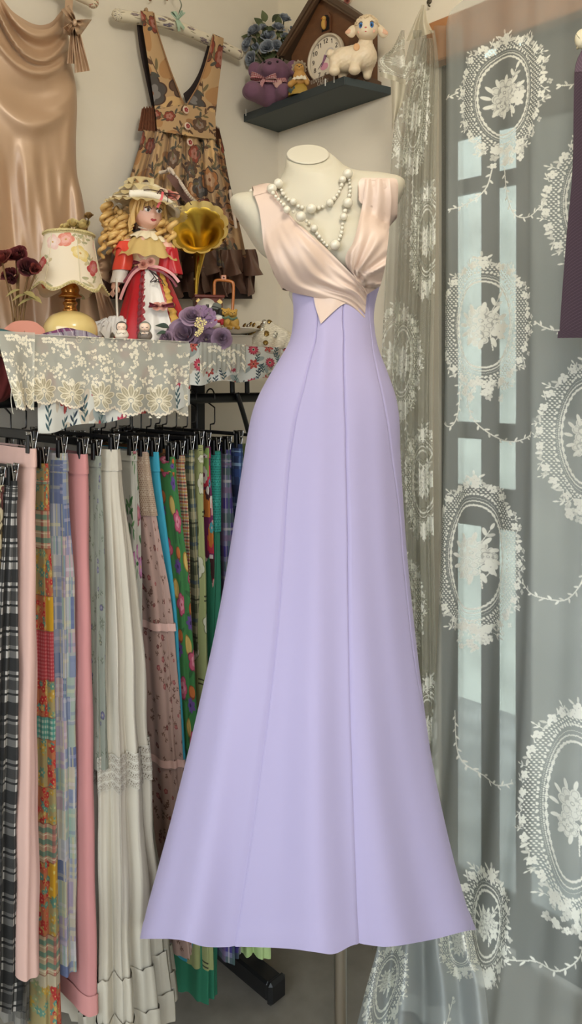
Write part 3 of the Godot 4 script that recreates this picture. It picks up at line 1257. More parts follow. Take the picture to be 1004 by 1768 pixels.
func patchwork_tex(kind: int) -> ImageTexture:
	var c := Cv.new(192, 1152, rgb(205, 190, 160))
	if kind == 0:   # warm prints: red ditsy, yellow, red gingham, teal gingham, madras
		var y := 0
		var order := [0, 4, 0, 5, 2, 1, 3, 0, 1, 4, 5, 1, 4, 0]
		for i in order.size():
			var hh: int = [105, 80, 110, 50, 85, 78][order[i]]
			for half in 2:
				var x := half * 96
				var o: int = order[i] if half == 0 else [1, 0, 2, 3, 4, 0][order[i]]
				match o:
					0:
						c.rect(x, y, 96, hh, rgb(196, 118, 74))
						for k in 60:
							c.flower(x + rng.randf() * 96, y + rng.randf() * hh, rng.randf_range(5, 9), 5, [rgb(190, 48, 40), rgb(212, 96, 70), rgb(206, 172, 92), rgb(92, 150, 136), rgb(200, 40, 44)][k % 5], rgb(230, 200, 120))
					1:
						c.rect(x, y, 96, hh, rgb(176, 158, 104))
						for k in 26:
							c.flower(x + rng.randf() * 96, y + rng.randf() * hh, rng.randf_range(7, 12), 6, [rgb(96, 150, 132), rgb(206, 164, 60), rgb(160, 170, 120)][k % 3], rgb(220, 200, 140), 0, 0.25)
					2:
						gingham(c, x, y, 96, hh, rgb(176, 34, 46), rgb(214, 120, 118), 4)
					3:
						gingham(c, x, y, 96, hh, rgb(40, 132, 118), rgb(190, 206, 186), 6)
					4:
						c.rect(x, y, 96, hh, rgb(210, 186, 150))
						for k in 3:
							c.rect(x + 6 + k * 32, y, 12, hh, Color(rgb(170, 56, 60), 0.5))
							c.rect(x, y + 8 + k * 26, 96, 11, Color(rgb(60, 140, 124), 0.55))
							c.rect(x, y + 22 + k * 26, 96, 3, Color(rgb(240, 226, 190), 0.8))
					5:
						c.rect(x, y, 96, hh, rgb(222, 170, 30))
						for k in 8:
							c.flower(x + rng.randf() * 96, y + rng.randf() * hh, 4, 5, rgb(240, 214, 120), rgb(250, 230, 170))
			y += hh
			c.rect(0, y - 2, 192, 2, rgb(150, 100, 76))
			if y > 1100:
				break
	else:   # pastel madras patches
		var cols := [rgb(178, 162, 182), rgb(158, 164, 184), rgb(172, 186, 172), rgb(204, 192, 172), rgb(196, 170, 176), rgb(140, 150, 176), rgb(190, 190, 192), rgb(108, 120, 158)]
		var y := 0
		var i := 0
		while y < 1152:
			var hh := rng.randi_range(44, 84)
			var x := 0
			while x < 192:
				var ww := rng.randi_range(34, 64)
				c.im.fill_rect(Rect2i(x, y, ww, hh), cols[rng.randi() % 8])
				for k in 3:
					c.rect(x + rng.randi() % ww, y, 7, hh, Color([rgb(230, 222, 210), rgb(110, 130, 168), rgb(214, 200, 150), rgb(150, 186, 170)][rng.randi() % 4], 0.6))
					if k < 2:
						c.rect(x, y + rng.randi() % hh, ww, 8, Color([rgb(220, 206, 214), rgb(130, 140, 172), rgb(220, 210, 170)][rng.randi() % 3], 0.45))
				x += ww
			y += hh
			i += 1
	return c.tex()


func lace_band_tex() -> ImageTexture:
	var c := Cv.new(256, 128, rgb(208, 200, 184))
	for r in 4:
		c.rect(0, r * 32, 256, 3, rgb(226, 220, 204))
		for k in 22:
			var x := k * 11.6
			c.ell(x, r * 32 + 12 + 4 * sin(k * 1.6), 3.4, 2.4, k, rgb(120, 108, 92))
			c.ell(x + 5, r * 32 + 21 + 3 * cos(k * 1.3), 2.2, 2.6, k, rgb(132, 120, 102))
			c.ell(x + 2, r * 32 + 27, 1.8, 1.4, 0, rgb(150, 138, 120))
	return c.tex()


func retro_tex(base: Color) -> ImageTexture:
	var c := Cv.new(192, 768, base)
	var pal := [rgb(120, 28, 86), rgb(196, 44, 70), rgb(72, 160, 166), rgb(226, 168, 160), rgb(206, 120, 44), rgb(66, 24, 24), rgb(140, 170, 90), rgb(230, 220, 210)]
	for i in 60:
		c.rect(rng.randi() % 192, rng.randi() % 768, rng.randi_range(30, 90), rng.randi_range(30, 80), pal[rng.randi() % 8])
	for i in 60:
		c.flower(rng.randf() * 192, rng.randf() * 768, rng.randf_range(9, 22), 7, pal[rng.randi() % 8], pal[rng.randi() % 8], 0, 0.4)
		c.ell(rng.randf() * 192, rng.randf() * 768, rng.randf_range(6, 14), 10, 0, pal[rng.randi() % 8])
	return c.tex()


# ---------------------------------------------------------------- hanging garments
func garment_ring(g: Dictionary, v: float, ph: float, off: float) -> Vector3:   # v: 0 top to 1 hem
	var e := smoothstep(0.0, 0.35, v) * 0.5 + v * 0.5
	var bt: float = g.get("bt", 0.46)
	var bb: float = g.get("bb", 0.47)
	var t: Vector2 = g.top
	var h: Vector2 = g.hem
	var ct := WL(t.x, t.y, bt)
	var ch := WL(h.x, h.y, bb)
	var c := ct.lerp(ch, v)
	var ce := ct.lerp(ch, lerpf(v, e, 0.35))
	c.x = ce.x
	c.z = ce.z
	var shape: float = lerpf(1.0 - exp(-v * 3.2), v, g.get("flare", 0.5))
	var r: float = lerpf(g.wt * dl(t.x, bt), g.wb * dl(h.x, bb), shape) / F * 0.5
	r *= 1.0 - 0.25 * exp(-v * 40.0)
	var L: float = g.get("len", 0.30) * (1.0 + 0.12 * v)
	var cs := cos(ph)
	var sn := sin(ph)
	var n: float = g.get("folds", 7)
	var sd: float = g.get("seed", 0.0)
	var amp: float = g.get("amp", 0.2) * clampf(v * 4.0, 0.25, 1.0)
	var wob := 1.0 + amp * (sin(n * ph + sd + v * 1.7) + 0.6 * sin((n * 2.0 + 1.0) * ph + sd * 2.0 - v * 2.4) + 0.35 * sin((n * 4.0 + 3.0) * ph + sd * 3.0 + v * 3.0) * (0.5 + exp(-v * 9.0)))
	wob += 0.06 * sin(v * 23.0 + sd * 4.0 + ph * 2.0) * sin(v * 9.0 + sd)
	var q := signf(sn) * pow(absf(sn), 0.85) * r * wob + off * signf(sn) * absf(sn)
	var p := (signf(cs) * pow(absf(cs), 0.72) - 1.0) * L * 0.5 + (wob - 1.0) * r * 1.2 * maxf(cs, 0.0) + off * cs
	q += sin(p * 16.0 + sd) * r * 0.35 * clampf(-p * 8.0, 0, 1)
	return c + N * p + U * q


func make_garment(called: String, label: String, cat: String, m: Material, g: Dictionary) -> Node3D:
	var t: Vector2 = g.top
	var h: Vector2 = g.hem
	var bs := WL(h.x, h.y, g.get("bb", 0.47))
	var o := thing(called, label, cat, Vector3(bs.x, bs.y, bs.z), "clothes hanging from the rack")
	var hp: float = absf(WL(t.x, t.y, 0.46).y - WL(h.x, h.y, 0.47).y)
	var us: float = g.get("us", 0.75) / 0.25
	var vs: float = hp / g.get("vs", 0.5)
	var ring := func(v0: float, v1: float, off: float) -> Callable:
		return func(u: float, v: float) -> Vector3: return garment_ring(g, lerpf(v1, v0, v), u * TAU + PI, off)
	obj(g.get("body", "cloth_body"), MB.new().grid(112, 48, ring.call(0.0, 1.0, 0.0), true, us, vs), m, o)
	if g.get("band", true):
		obj("waistband", MB.new().grid(112, 3, ring.call(-0.002, 0.035, 0.0022), true, us, 0.1 * vs), g.get("band_mat", m), o)
	for x in g.get("extra", []):   # name, from, to, offset, material
		obj(x[0], MB.new().grid(112, 6, ring.call(x[1], x[2], x[3]), true, us * 2.0, 1.0), x[4], o)
	clip_hanger(g, label.split(" hanging")[0].split(" with")[0])
	return o


var hang := {}


func clip_hanger(g: Dictionary, what: String) -> void:
	if hang.is_empty():
		hang.black = mat(rgb(20, 20, 21), 0.35)
		hang.wire = mat(rgb(74, 72, 70), 0.3, {"metallic": 1.0})
		hang.chrome = mat(rgb(170, 168, 164), 0.22, {"metallic": 1.0})
		var hk := []
		for i in 15:
			var an := lerpf(-0.35, PI * 1.02, i / 14.0)
			hk.append(Vector3(-cos(an) * 0.02, sin(an) * 0.02, 0))
		hk.reverse()
		hk.append(Vector3(0.0195, -0.02, 0))
		hk.append(Vector3(0.0195, -0.05, 0))
		hk.append(Vector3(0.017, -0.054, 0))
		hk.append(Vector3(0.0, -0.056, 0))
		hk.append(Vector3(0.0, -0.075, 0))
		hang.hook = MB.new().tube(hk, 0.0019, -1, 8).mesh()
		var cl := MB.new()
		for s in [-1.0, 1.0]:
			cl.face([Vector3(-0.011, 0.014, s * 0.007), Vector3(0.011, 0.014, s * 0.007), Vector3(0.010, -0.022, s * 0.002), Vector3(-0.010, -0.022, s * 0.002)])
			cl.tube([Vector3(-0.010, 0.014, s * 0.007), Vector3(-0.009, -0.022, s * 0.002)], 0.0013, -1, 6)
			cl.tube([Vector3(0.010, 0.014, s * 0.007), Vector3(0.009, -0.022, s * 0.002)], 0.0013, -1, 6)
			cl.tube([Vector3(-0.010, 0.014, s * 0.007), Vector3(0.010, 0.014, s * 0.007)], 0.0013, -1, 6)
		cl.tube([Vector3(-0.012, 0.0, 0), Vector3(0.012, 0.0, 0)], 0.0035, -1, 8)
		hang.clip = cl.mesh()
		hang.jaw = MB.new().box(Vector3(0, -0.010, 0.009), Vector3(0.012, 0.036, 0.004), Basis(), 0.001).mesh()
	var bt: float = g.get("bt", 0.46)
	var t: Vector2 = g.top
	var p := WL(t.x, t.y, bt)   # near end of the waist
	var a: float = (-(p.x - XC) / Q2 + (p.z + ZC) / Q2) * 0.5
	var y := p.y + 0.024
	var rail := R(a, 0.27, EYE - 0.043)
	var o := thing("clip_hanger", "black clip hanger holding the " + " ".join(what.split(" ").slice(0, 10)), "hanger", R(a, 0.27, y), "clip hangers on the rack rail")
	# hook: drawn to the length between rail and bar
	var drop := rail.y - y
	var k := drop / 0.075
	put("hook", hang.hook, hang.wire, o, Transform3D(Basis(N, UP * k, U).scaled_local(Vector3(0.95, 1, 1)), R(a, 0.27, EYE - 0.043)))
	obj("crossbar", MB.new().box(R(a, (bt + 0.10) * 0.5, y + 0.003), Vector3(bt - 0.10, g.get("bar", 0.008), 0.006), Basis(N, UP, U), 0.0015), hang.black, o)
	for b in [bt - 0.012, 0.12]:
		var c := put("clip", hang.clip, hang.chrome, o, Transform3D(Basis(N, UP, U), R(a, b, y - 0.004)))
		put("jaw", hang.jaw, hang.black, c, Transform3D(Basis(N, UP, U), R(a, b, y - 0.004)))
		c.get_child(0).transform = Transform3D()


func garments() -> void:
	rng.seed = 77
	var cot := {"sheen": 0.15}
	var f := func(tex: Texture2D, rough := 0.9) -> StandardMaterial3D: return mat(Color(0.82, 0.82, 0.82), rough, {"tex": tex, "sheen": 0.15})
	var pink := mat(rgb(196, 160, 148), 0.85, cot)
	make_garment("skirt", "cream skirt with dark olive leaf print at the left end of the rack", "skirt", f.call(floral_tex(rgb(196, 180, 146), [rgb(84, 58, 30), rgb(120, 96, 50), rgb(96, 40, 34)], [rgb(60, 46, 24), rgb(98, 84, 36)], 22, 14, 26, 4, rgb(40, 30, 20))), {"top": Vector2(4, 838), "hem": Vector2(-14, 1200), "wt": 44.0, "wb": 56.0, "bt": 0.45, "bb": 0.45, "seed": 1.0})
	make_garment("skirt", "black and white plaid long skirt beside the pale pink trousers", "skirt", f.call(plaid_tex(rgb(196, 190, 182), [[0.0, 0.3, Color(0, 0, 0, 0.72), 2], [0.38, 0.06, Color(0, 0, 0, 0.8), 2], [0.5, 0.22, Color(0, 0, 0, 0.5), 2], [0.8, 0.05, Color(0, 0, 0, 0.85), 2]])), {"top": Vector2(27, 832), "hem": Vector2(14, 1752), "wt": 24.0, "wb": 88.0, "bt": 0.47, "bb": 0.50, "seed": 2.2, "vs": 0.085, "us": 2.3, "folds": 9, "amp": 0.2})
	make_garment("skirt", "grey checked skirt whose hem shows below the pale pink trousers", "skirt", f.call(plaid_tex(rgb(150, 144, 134), [[0.0, 0.5, Color(0, 0, 0, 0.2), 2], [0.2, 0.05, Color(0, 0, 0, 0.4), 2]])), {"top": Vector2(46, 800), "hem": Vector2(44, 1775), "wt": 18.0, "wb": 50.0, "bt": 0.42, "bb": 0.46, "seed": 5.0, "vs": 0.05, "us": 3.0})
	make_garment("trousers", "pale pink plain trousers with a folded waistband third from the left", "trousers", pink, {"top": Vector2(60, 776), "hem": Vector2(52, 1690), "wt": 30.0, "wb": 66.0, "bt": 0.48, "bb": 0.53, "seed": 0.6, "folds": 4, "amp": 0.17, "bar": 0.02, "flare": 0.3})
	make_garment("skirt", "warm patchwork skirt of red, yellow and teal cotton prints", "skirt", f.call(patchwork_tex(0)), {"top": Vector2(80, 802), "hem": Vector2(96, 1790), "wt": 28.0, "wb": 44.0, "bt": 0.45, "bb": 0.50, "seed": 1.7, "vs": 1.05, "us": 0.7, "folds": 6})
	make_garment("trousers", "pastel plaid patchwork trousers in lilac, blue and sage checks", "trousers", f.call(patchwork_tex(1)), {"top": Vector2(112, 784), "hem": Vector2(127, 1682), "wt": 36.0, "wb": 46.0, "bt": 0.46, "bb": 0.50, "seed": 3.1, "vs": 1.0, "us": 0.9, "folds": 5, "bar": 0.016})
	make_garment("trousers", "rose pink corduroy trousers with a cream loop at the waistband", "trousers", mat(rgb(188, 128, 126), 0.9, {"sheen": 0.3}), {"top": Vector2(148, 786), "hem": Vector2(162, 1752), "wt": 38.0, "wb": 40.0, "bt": 0.47, "bb": 0.53, "seed": 0.2, "folds": 3, "amp": 0.1, "bar": 0.016, "flare": 0.2,
		"extra": [["turn_up", 0.965, 1.0, 0.003, mat(rgb(194, 134, 130), 0.9)]]})
	make_garment("blouse", "grey green sheer blouse with small printed sprigs and a gathered sleeve", "blouse", f.call(floral_tex(rgb(150, 154, 140), [rgb(104, 100, 130), rgb(120, 122, 104)], [rgb(112, 118, 100)], 40, 4, 8)), {"top": Vector2(172, 788), "hem": Vector2(180, 1330), "wt": 20.0, "wb": 30.0, "bt": 0.475, "bb": 0.515, "seed": 2.0, "amp": 0.25})
	var white := mat(rgb(184, 176, 160), 0.85, {"sheen": 0.2})
	var bandm := mat(Color(0.84, 0.84, 0.84), 0.9, {"tex": lace_band_tex(), "uv": Vector3(3, 1, 1)})
	make_garment("skirt", "long off white gauze skirt with a lace band and gathered tiers", "skirt", white, {"top": Vector2(202, 778), "hem": Vector2(252, 1790), "wt": 46.0, "wb": 165.0, "bt": 0.49, "bb": 0.56, "seed": 0.9, "folds": 15, "amp": 0.13, "flare": 0.8, "len": 0.3,
		"extra": [["lace_band", 0.515, 0.575, 0.004, bandm], ["tier", 0.881, 0.952, 0.007, white], ["tier", 0.948, 1.002, 0.013, white]]})
	make_garment("skirt", "white skirt with green fronds and a pink peony beside the long off white skirt", "skirt", f.call(floral_tex(rgb(208, 204, 190), [rgb(204, 130, 176), rgb(190, 110, 120)], [rgb(64, 118, 66), rgb(96, 144, 88)], 14, 14, 26)), {"top": Vector2(234, 780), "hem": Vector2(245, 1240), "wt": 22.0, "wb": 26.0, "seed": 4.0})
	make_garment("dress", "dusty pink ditsy floral tiered dress with a beige crochet top", "dress", f.call(floral_tex(rgb(212, 176, 162), [rgb(190, 96, 96), rgb(140, 70, 66)], [rgb(120, 84, 70)], 60, 3, 7)), {"top": Vector2(253, 782), "hem": Vector2(337, 1652), "wt": 22.0, "wb": 44.0, "seed": 2.6, "folds": 6,
		"extra": [["crochet_yoke", 0.0, 0.12, 0.004, f.call(crochet_tex(rgb(212, 186, 158), rgb(150, 118, 96)))], ["tier_frill", 0.33, 0.345, 0.005, mat(rgb(216, 178, 166), 0.9)], ["tier_frill", 0.60, 0.615, 0.005, mat(rgb(216, 178, 166), 0.9)]]})
	make_garment("trousers", "plain turquoise blue linen trousers with an elastic waist", "trousers", mat(rgb(48, 142, 164), 0.8, cot), {"top": Vector2(272, 782), "hem": Vector2(340, 1666), "wt": 22.0, "wb": 24.0, "seed": 1.1, "folds": 5})
	make_garment("skirt", "amber brown printed skirt squeezed beside the turquoise trousers", "skirt", f.call(floral_tex(rgb(150, 98, 48), [rgb(96, 52, 26), rgb(196, 140, 70)], [rgb(80, 50, 30)], 30, 8, 16)), {"top": Vector2(288, 776), "hem": Vector2(330, 1150), "wt": 16.0, "wb": 18.0, "bt": 0.44, "bb": 0.44, "seed": 3.0})
	make_garment("dress", "bright green dress printed with hibiscus flowers, pears and oranges", "dress", f.call(tropic_tex()), {"top": Vector2(300, 790), "hem": Vector2(352, 1500), "wt": 22.0, "wb": 40.0, "bb": 0.49, "seed": 1.4, "vs": 0.72, "us": 0.9})
	make_garment("shirt", "red and yellow fine checked shirt behind the green hibiscus dress", "shirt", f.call(plaid_tex(rgb(222, 208, 176), [[0.0, 0.12, Color(rgb(150, 40, 50), 0.8), 2], [0.25, 0.12, Color(rgb(60, 90, 70), 0.8), 2], [0.5, 0.12, Color(rgb(170, 60, 40), 0.8), 2], [0.75, 0.12, Color(rgb(190, 150, 60), 0.8), 2]])), {"top": Vector2(316, 787), "hem": Vector2(330, 1100), "wt": 20.0, "wb": 16.0, "bb": 0.46, "seed": 2.0, "vs": 0.03, "us": 5.0})
	make_garment("skirt", "olive and sage plaid skirt with a dark green tie", "skirt", f.call(plaid_tex(rgb(150, 150, 112), [[0.0, 0.25, Color(rgb(60, 70, 44), 0.7), 2], [0.4, 0.1, Color(rgb(60, 80, 100), 0.7), 2], [0.6, 0.2, Color(rgb(200, 186, 150), 0.6), 2], [0.88, 0.05, Color(rgb(50, 50, 30), 0.8), 2]])), {"top": Vector2(333, 778), "hem": Vector2(356, 1420), "wt": 20.0, "wb": 26.0, "seed": 4.4, "vs": 0.09, "us": 2.2})
	make_garment("skirt", "pale lime skirt printed with white roses and small dark bars", "skirt", f.call(lime_tex()), {"top": Vector2(349, 770), "hem": Vector2(362, 1674), "wt": 20.0, "wb": 42.0, "bb": 0.5, "seed": 0.3, "vs": 0.6})
	make_garment("skirt", "magenta, red and blue retro patch print skirt", "skirt", f.call(retro_tex(rgb(120, 28, 86))), {"top": Vector2(361, 772), "hem": Vector2(372, 1300), "wt": 16.0, "wb": 22.0, "seed": 1.9, "vs": 0.75})
	make_garment("dress", "emerald green dress with a turquoise crochet lace bodice", "dress", mat(rgb(28, 104, 76), 0.8, cot), {"top": Vector2(378, 780), "hem": Vector2(366, 1728), "wt": 24.0, "wb": 46.0, "bt": 0.46, "bb": 0.50, "flare": 1.0, "seed": 2.9,
		"extra": [["lace_bodice", 0.0, 0.15, 0.003, f.call(crochet_tex(rgb(44, 166, 150), rgb(16, 92, 84)))]]})
	make_garment("skirt", "violet, grey and green plaid skirt beside the emerald dress", "skirt", f.call(plaid_tex(rgb(126, 122, 158), [[0.0, 0.22, Color(rgb(56, 40, 130), 0.8), 2], [0.32, 0.2, Color(rgb(70, 96, 90), 0.7), 2], [0.62, 0.06, Color(rgb(214, 206, 200), 0.7), 2], [0.78, 0.12, Color(rgb(130, 96, 130), 0.6), 2]])), {"top": Vector2(397, 778), "hem": Vector2(408, 1660), "wt": 20.0, "wb": 46.0, "bb": 0.52, "seed": 3.6, "vs": 0.12, "us": 1.6})
	make_garment("skirt", "blue and navy plaid skirt last on the rack beside the gown", "skirt", f.call(plaid_tex(rgb(84, 112, 158), [[0.0, 0.3, Color(rgb(24, 36, 76), 0.8), 2], [0.45, 0.08, Color(rgb(170, 200, 220), 0.7), 2], [0.6, 0.2, Color(rgb(40, 70, 130), 0.7), 2]])), {"top": Vector2(417, 768), "hem": Vector2(436, 1400), "wt": 24.0, "wb": 40.0, "bt": 0.47, "seed": 5.2, "vs": 0.1, "us": 1.8})
	make_garment("skirt", "light apple green skirt whose hem shows under the gown", "skirt", mat(rgb(168, 190, 128), 0.85, cot), {"top": Vector2(440, 770), "hem": Vector2(458, 1652), "wt": 20.0, "wb": 62.0, "bt": 0.45, "bb": 0.52, "seed": 6.0})


func crochet_tex(c0: Color, c1: Color) -> ImageTexture:
	var c := Cv.new(128, 256, c0)
	for j in 32:
		for i in 12:
			c.ell(i * 10.7 + (5 if j % 2 else 0), j * 8, 3.2, 2.6, (i + j) * 0.7, c1)
	for j in 4:
		for i in 3:
			for k in 6:
				var g := TAU * k / 6.0
				c.ell(i * 43 + 20 + cos(g) * 12, j * 64 + 30 + sin(g) * 12, 5, 2.5, g, c0.lightened(0.15))
	return c.tex()


func tropic_tex() -> ImageTexture:
	var c := Cv.new(224, 768, rgb(64, 132, 68))
	for i in 50:
		var p := Vector2(rng.randf() * 224, rng.randf() * 768)
		c.leaf(p.x, p.y, rng.randf_range(10, 24), rng.randf() * TAU, rgb(48, 104, 52), 0.3)
	for i in 11:
		var x := fposmod(40.0 + i * 83, 224)
		var y := i * 70.0 + 20
		c.flower(x, y, 30, 5, rgb(150, 40, 80), rgb(240, 220, 160), i)
		c.flower(x, y, 27, 5, rgb(214, 96, 122), rgb(236, 210, 150), i)
		c.flower(x, y, 16, 5, rgb(236, 150, 164), rgb(160, 50, 70), i)
		x += 112
		c.ell(x, y + 30, 18, 26, 0.2, rgb(170, 128, 50))
		c.ell(x - 2, y + 30, 15, 22, 0.2, rgb(226, 190, 104))
		c.ell(x + 50, y + 10, 15, 18, 0, rgb(150, 70, 30))
		c.ell(x + 48, y + 8, 12, 14, 0, rgb(220, 120, 54))
		c.flower(x + 60, y + 44, 20, 7, rgb(110, 76, 150), rgb(60, 40, 90), 0, 0.3)
	return c.tex()


func lime_tex() -> ImageTexture:
	var c := Cv.new(160, 512, rgb(172, 178, 118))
	for i in 9:
		var x := fposmod(30.0 + i * 61, 160)
		var y := i * 57.0 + 20
		c.flower(x, y, 24, 6, rgb(120, 122, 76), rgb(200, 200, 160), i)
		c.flower(x, y, 22, 6, rgb(226, 222, 196), rgb(160, 160, 110), i)
		c.flower(x, y, 11, 5, rgb(206, 204, 172), rgb(120, 124, 70), i)
		for k in 2:
			c.rect(int(fposmod(x + 60, 140)), int(y) + k * 9, 20, 3, rgb(60, 58, 34))
	return c.tex()


# ---------------------------------------------------------------- blossoms
func petal(mb: MB, at: Transform3D, ang: float, half: float, open: float, r: float, hgt: float, curl: float, n := 5) -> void:
	mb.grid(n, n, func(u: float, v: float) -> Vector3:
		var g := ang + (u - 0.5) * 2.0 * half * (0.35 + 0.65 * sin(minf(v * 1.25, 1.0) * PI * 0.5)) * (1.0 - 0.25 * pow(v, 6))
		var vv := v * (1.0 - 0.10 * pow(absf(u - 0.5) * 2.0, 2))
		var rad := r * (0.10 + open * sin(vv * PI * 0.5) + curl * 0.35 * pow(vv, 3))
		var y := hgt * (vv - curl * 0.75 * pow(vv, 4)) * (1.0 - 0.35 * open)
		return at * Vector3(sin(g) * rad, y, cos(g) * rad))


func rose_bud(at: Transform3D, r: float, c: Color, sd: int, layers := 3) -> MB:   # the tight heart of a rose
	var mb := MB.new()
	for l in layers:
		var n := 3 + l
		for k in n:
			mb.paint(c.darkened(0.04 * ((sd + k + l) % 4)))
			petal(mb, at, TAU * k / n + l * 0.9 + sd, 1.1 - 0.15 * l, 0.14 + 0.17 * l, r, r * (1.0 - 0.02 * l), 0.05 + 0.12 * l)
	return mb


func rose(at: Transform3D, r: float, c: Color, sd: int, wild := 0.0, spread := 1.0) -> MB:   # a whole rose head in one mesh
	var mb := rose_bud(at, r, c, sd)
	for l in 2:
		for k in 5:
			mb.paint(c.darkened(0.05 * ((sd * 3 + k + l) % 3)))
			petal(mb, at * Transform3D(Basis(Vector3(sin(k * 2.1), 0, cos(k * 1.7)).normalized(), wild * sin(k * 3.0 + sd)), Vector3.ZERO), TAU * k / 5 + l * 0.6 + sd, 0.75, (0.62 + 0.26 * l) * spread, r, r * (0.85 - 0.2 * l) * (2.0 - spread), (0.35 + 0.3 * l) * spread, 6)
	return mb


func face_to(dir: Vector3) -> Basis:   # y axis along dir
	var y := dir.normalized()
	var x := y.cross(Vector3(0.3, 0.2, 1)).normalized()
	return Basis(x, y, x.cross(y))


func leaf_mesh(mb: MB, p: Vector3, dir: Vector3, up: Vector3, l: float, w: float) -> void:
	var d := dir.normalized()
	var s := d.cross(up).normalized()
	var n := s.cross(d)
	mb.grid(4, 6, func(u: float, v: float) -> Vector3:
		var ww := w * sin(PI * pow(v, 0.8)) * (u - 0.5)
		return p + d * (l * v) + s * ww + n * (0.25 * absf(ww) - l * 0.25 * v * v))


func ribbon(mb: MB, pts: Array, w: float, nrm: Vector3, n := 24) -> void:   # a flat band along a curve
	mb.grid(2, n, func(u: float, v: float) -> Vector3:
		var p := path3(pts, v)
		var d := (path3(pts, minf(v + 0.02, 1.0)) - path3(pts, maxf(v - 0.02, 0.0))).normalized()
		return p + d.cross(nrm).normalized() * w * (u - 0.5))


func bow_loop(mb: MB, o: Vector3, dir: Vector3, nrm: Vector3, l: float, w: float) -> void:
	var d := dir.normalized()
	var s := d.cross(nrm).normalized()
	mb.grid(6, 16, func(u: float, v: float) -> Vector3:
		var g := v * PI
		var spread := sin(g) * 0.85 + 0.15
		return o + d * (l * sin(g)) + nrm * (l * 0.28 * sin(2.0 * g) * -0.8 + 0.004 * sin(u * 9.0)) + s * (w * (u - 0.5) * spread))


func lathe_px(mb: MB, px: float, d: float, prof: Array, seg := 40) -> MB:   # profile of (half width, row) in pixels, bottom to top
	var pr := []
	var c := P(px, 0, d)
	for q in prof:
		pr.append(Vector2(q.x / F * d, EYE + (HY - q.y) / F * d))
	return mb.lathe(pr, seg, Transform3D(Basis(), Vector3(c.x, 0, c.z)))


func smooth_prof(p: Array, n: int) -> Array:
	var o := []
	for i in n + 1:
		o.append(path2(p, float(i) / n))
	return o


func tabletop() -> void:
	rng.seed = 11
	lamp()
	dried_roses()
	doll()
	gramophone()
	small_things()
	silk_roses()


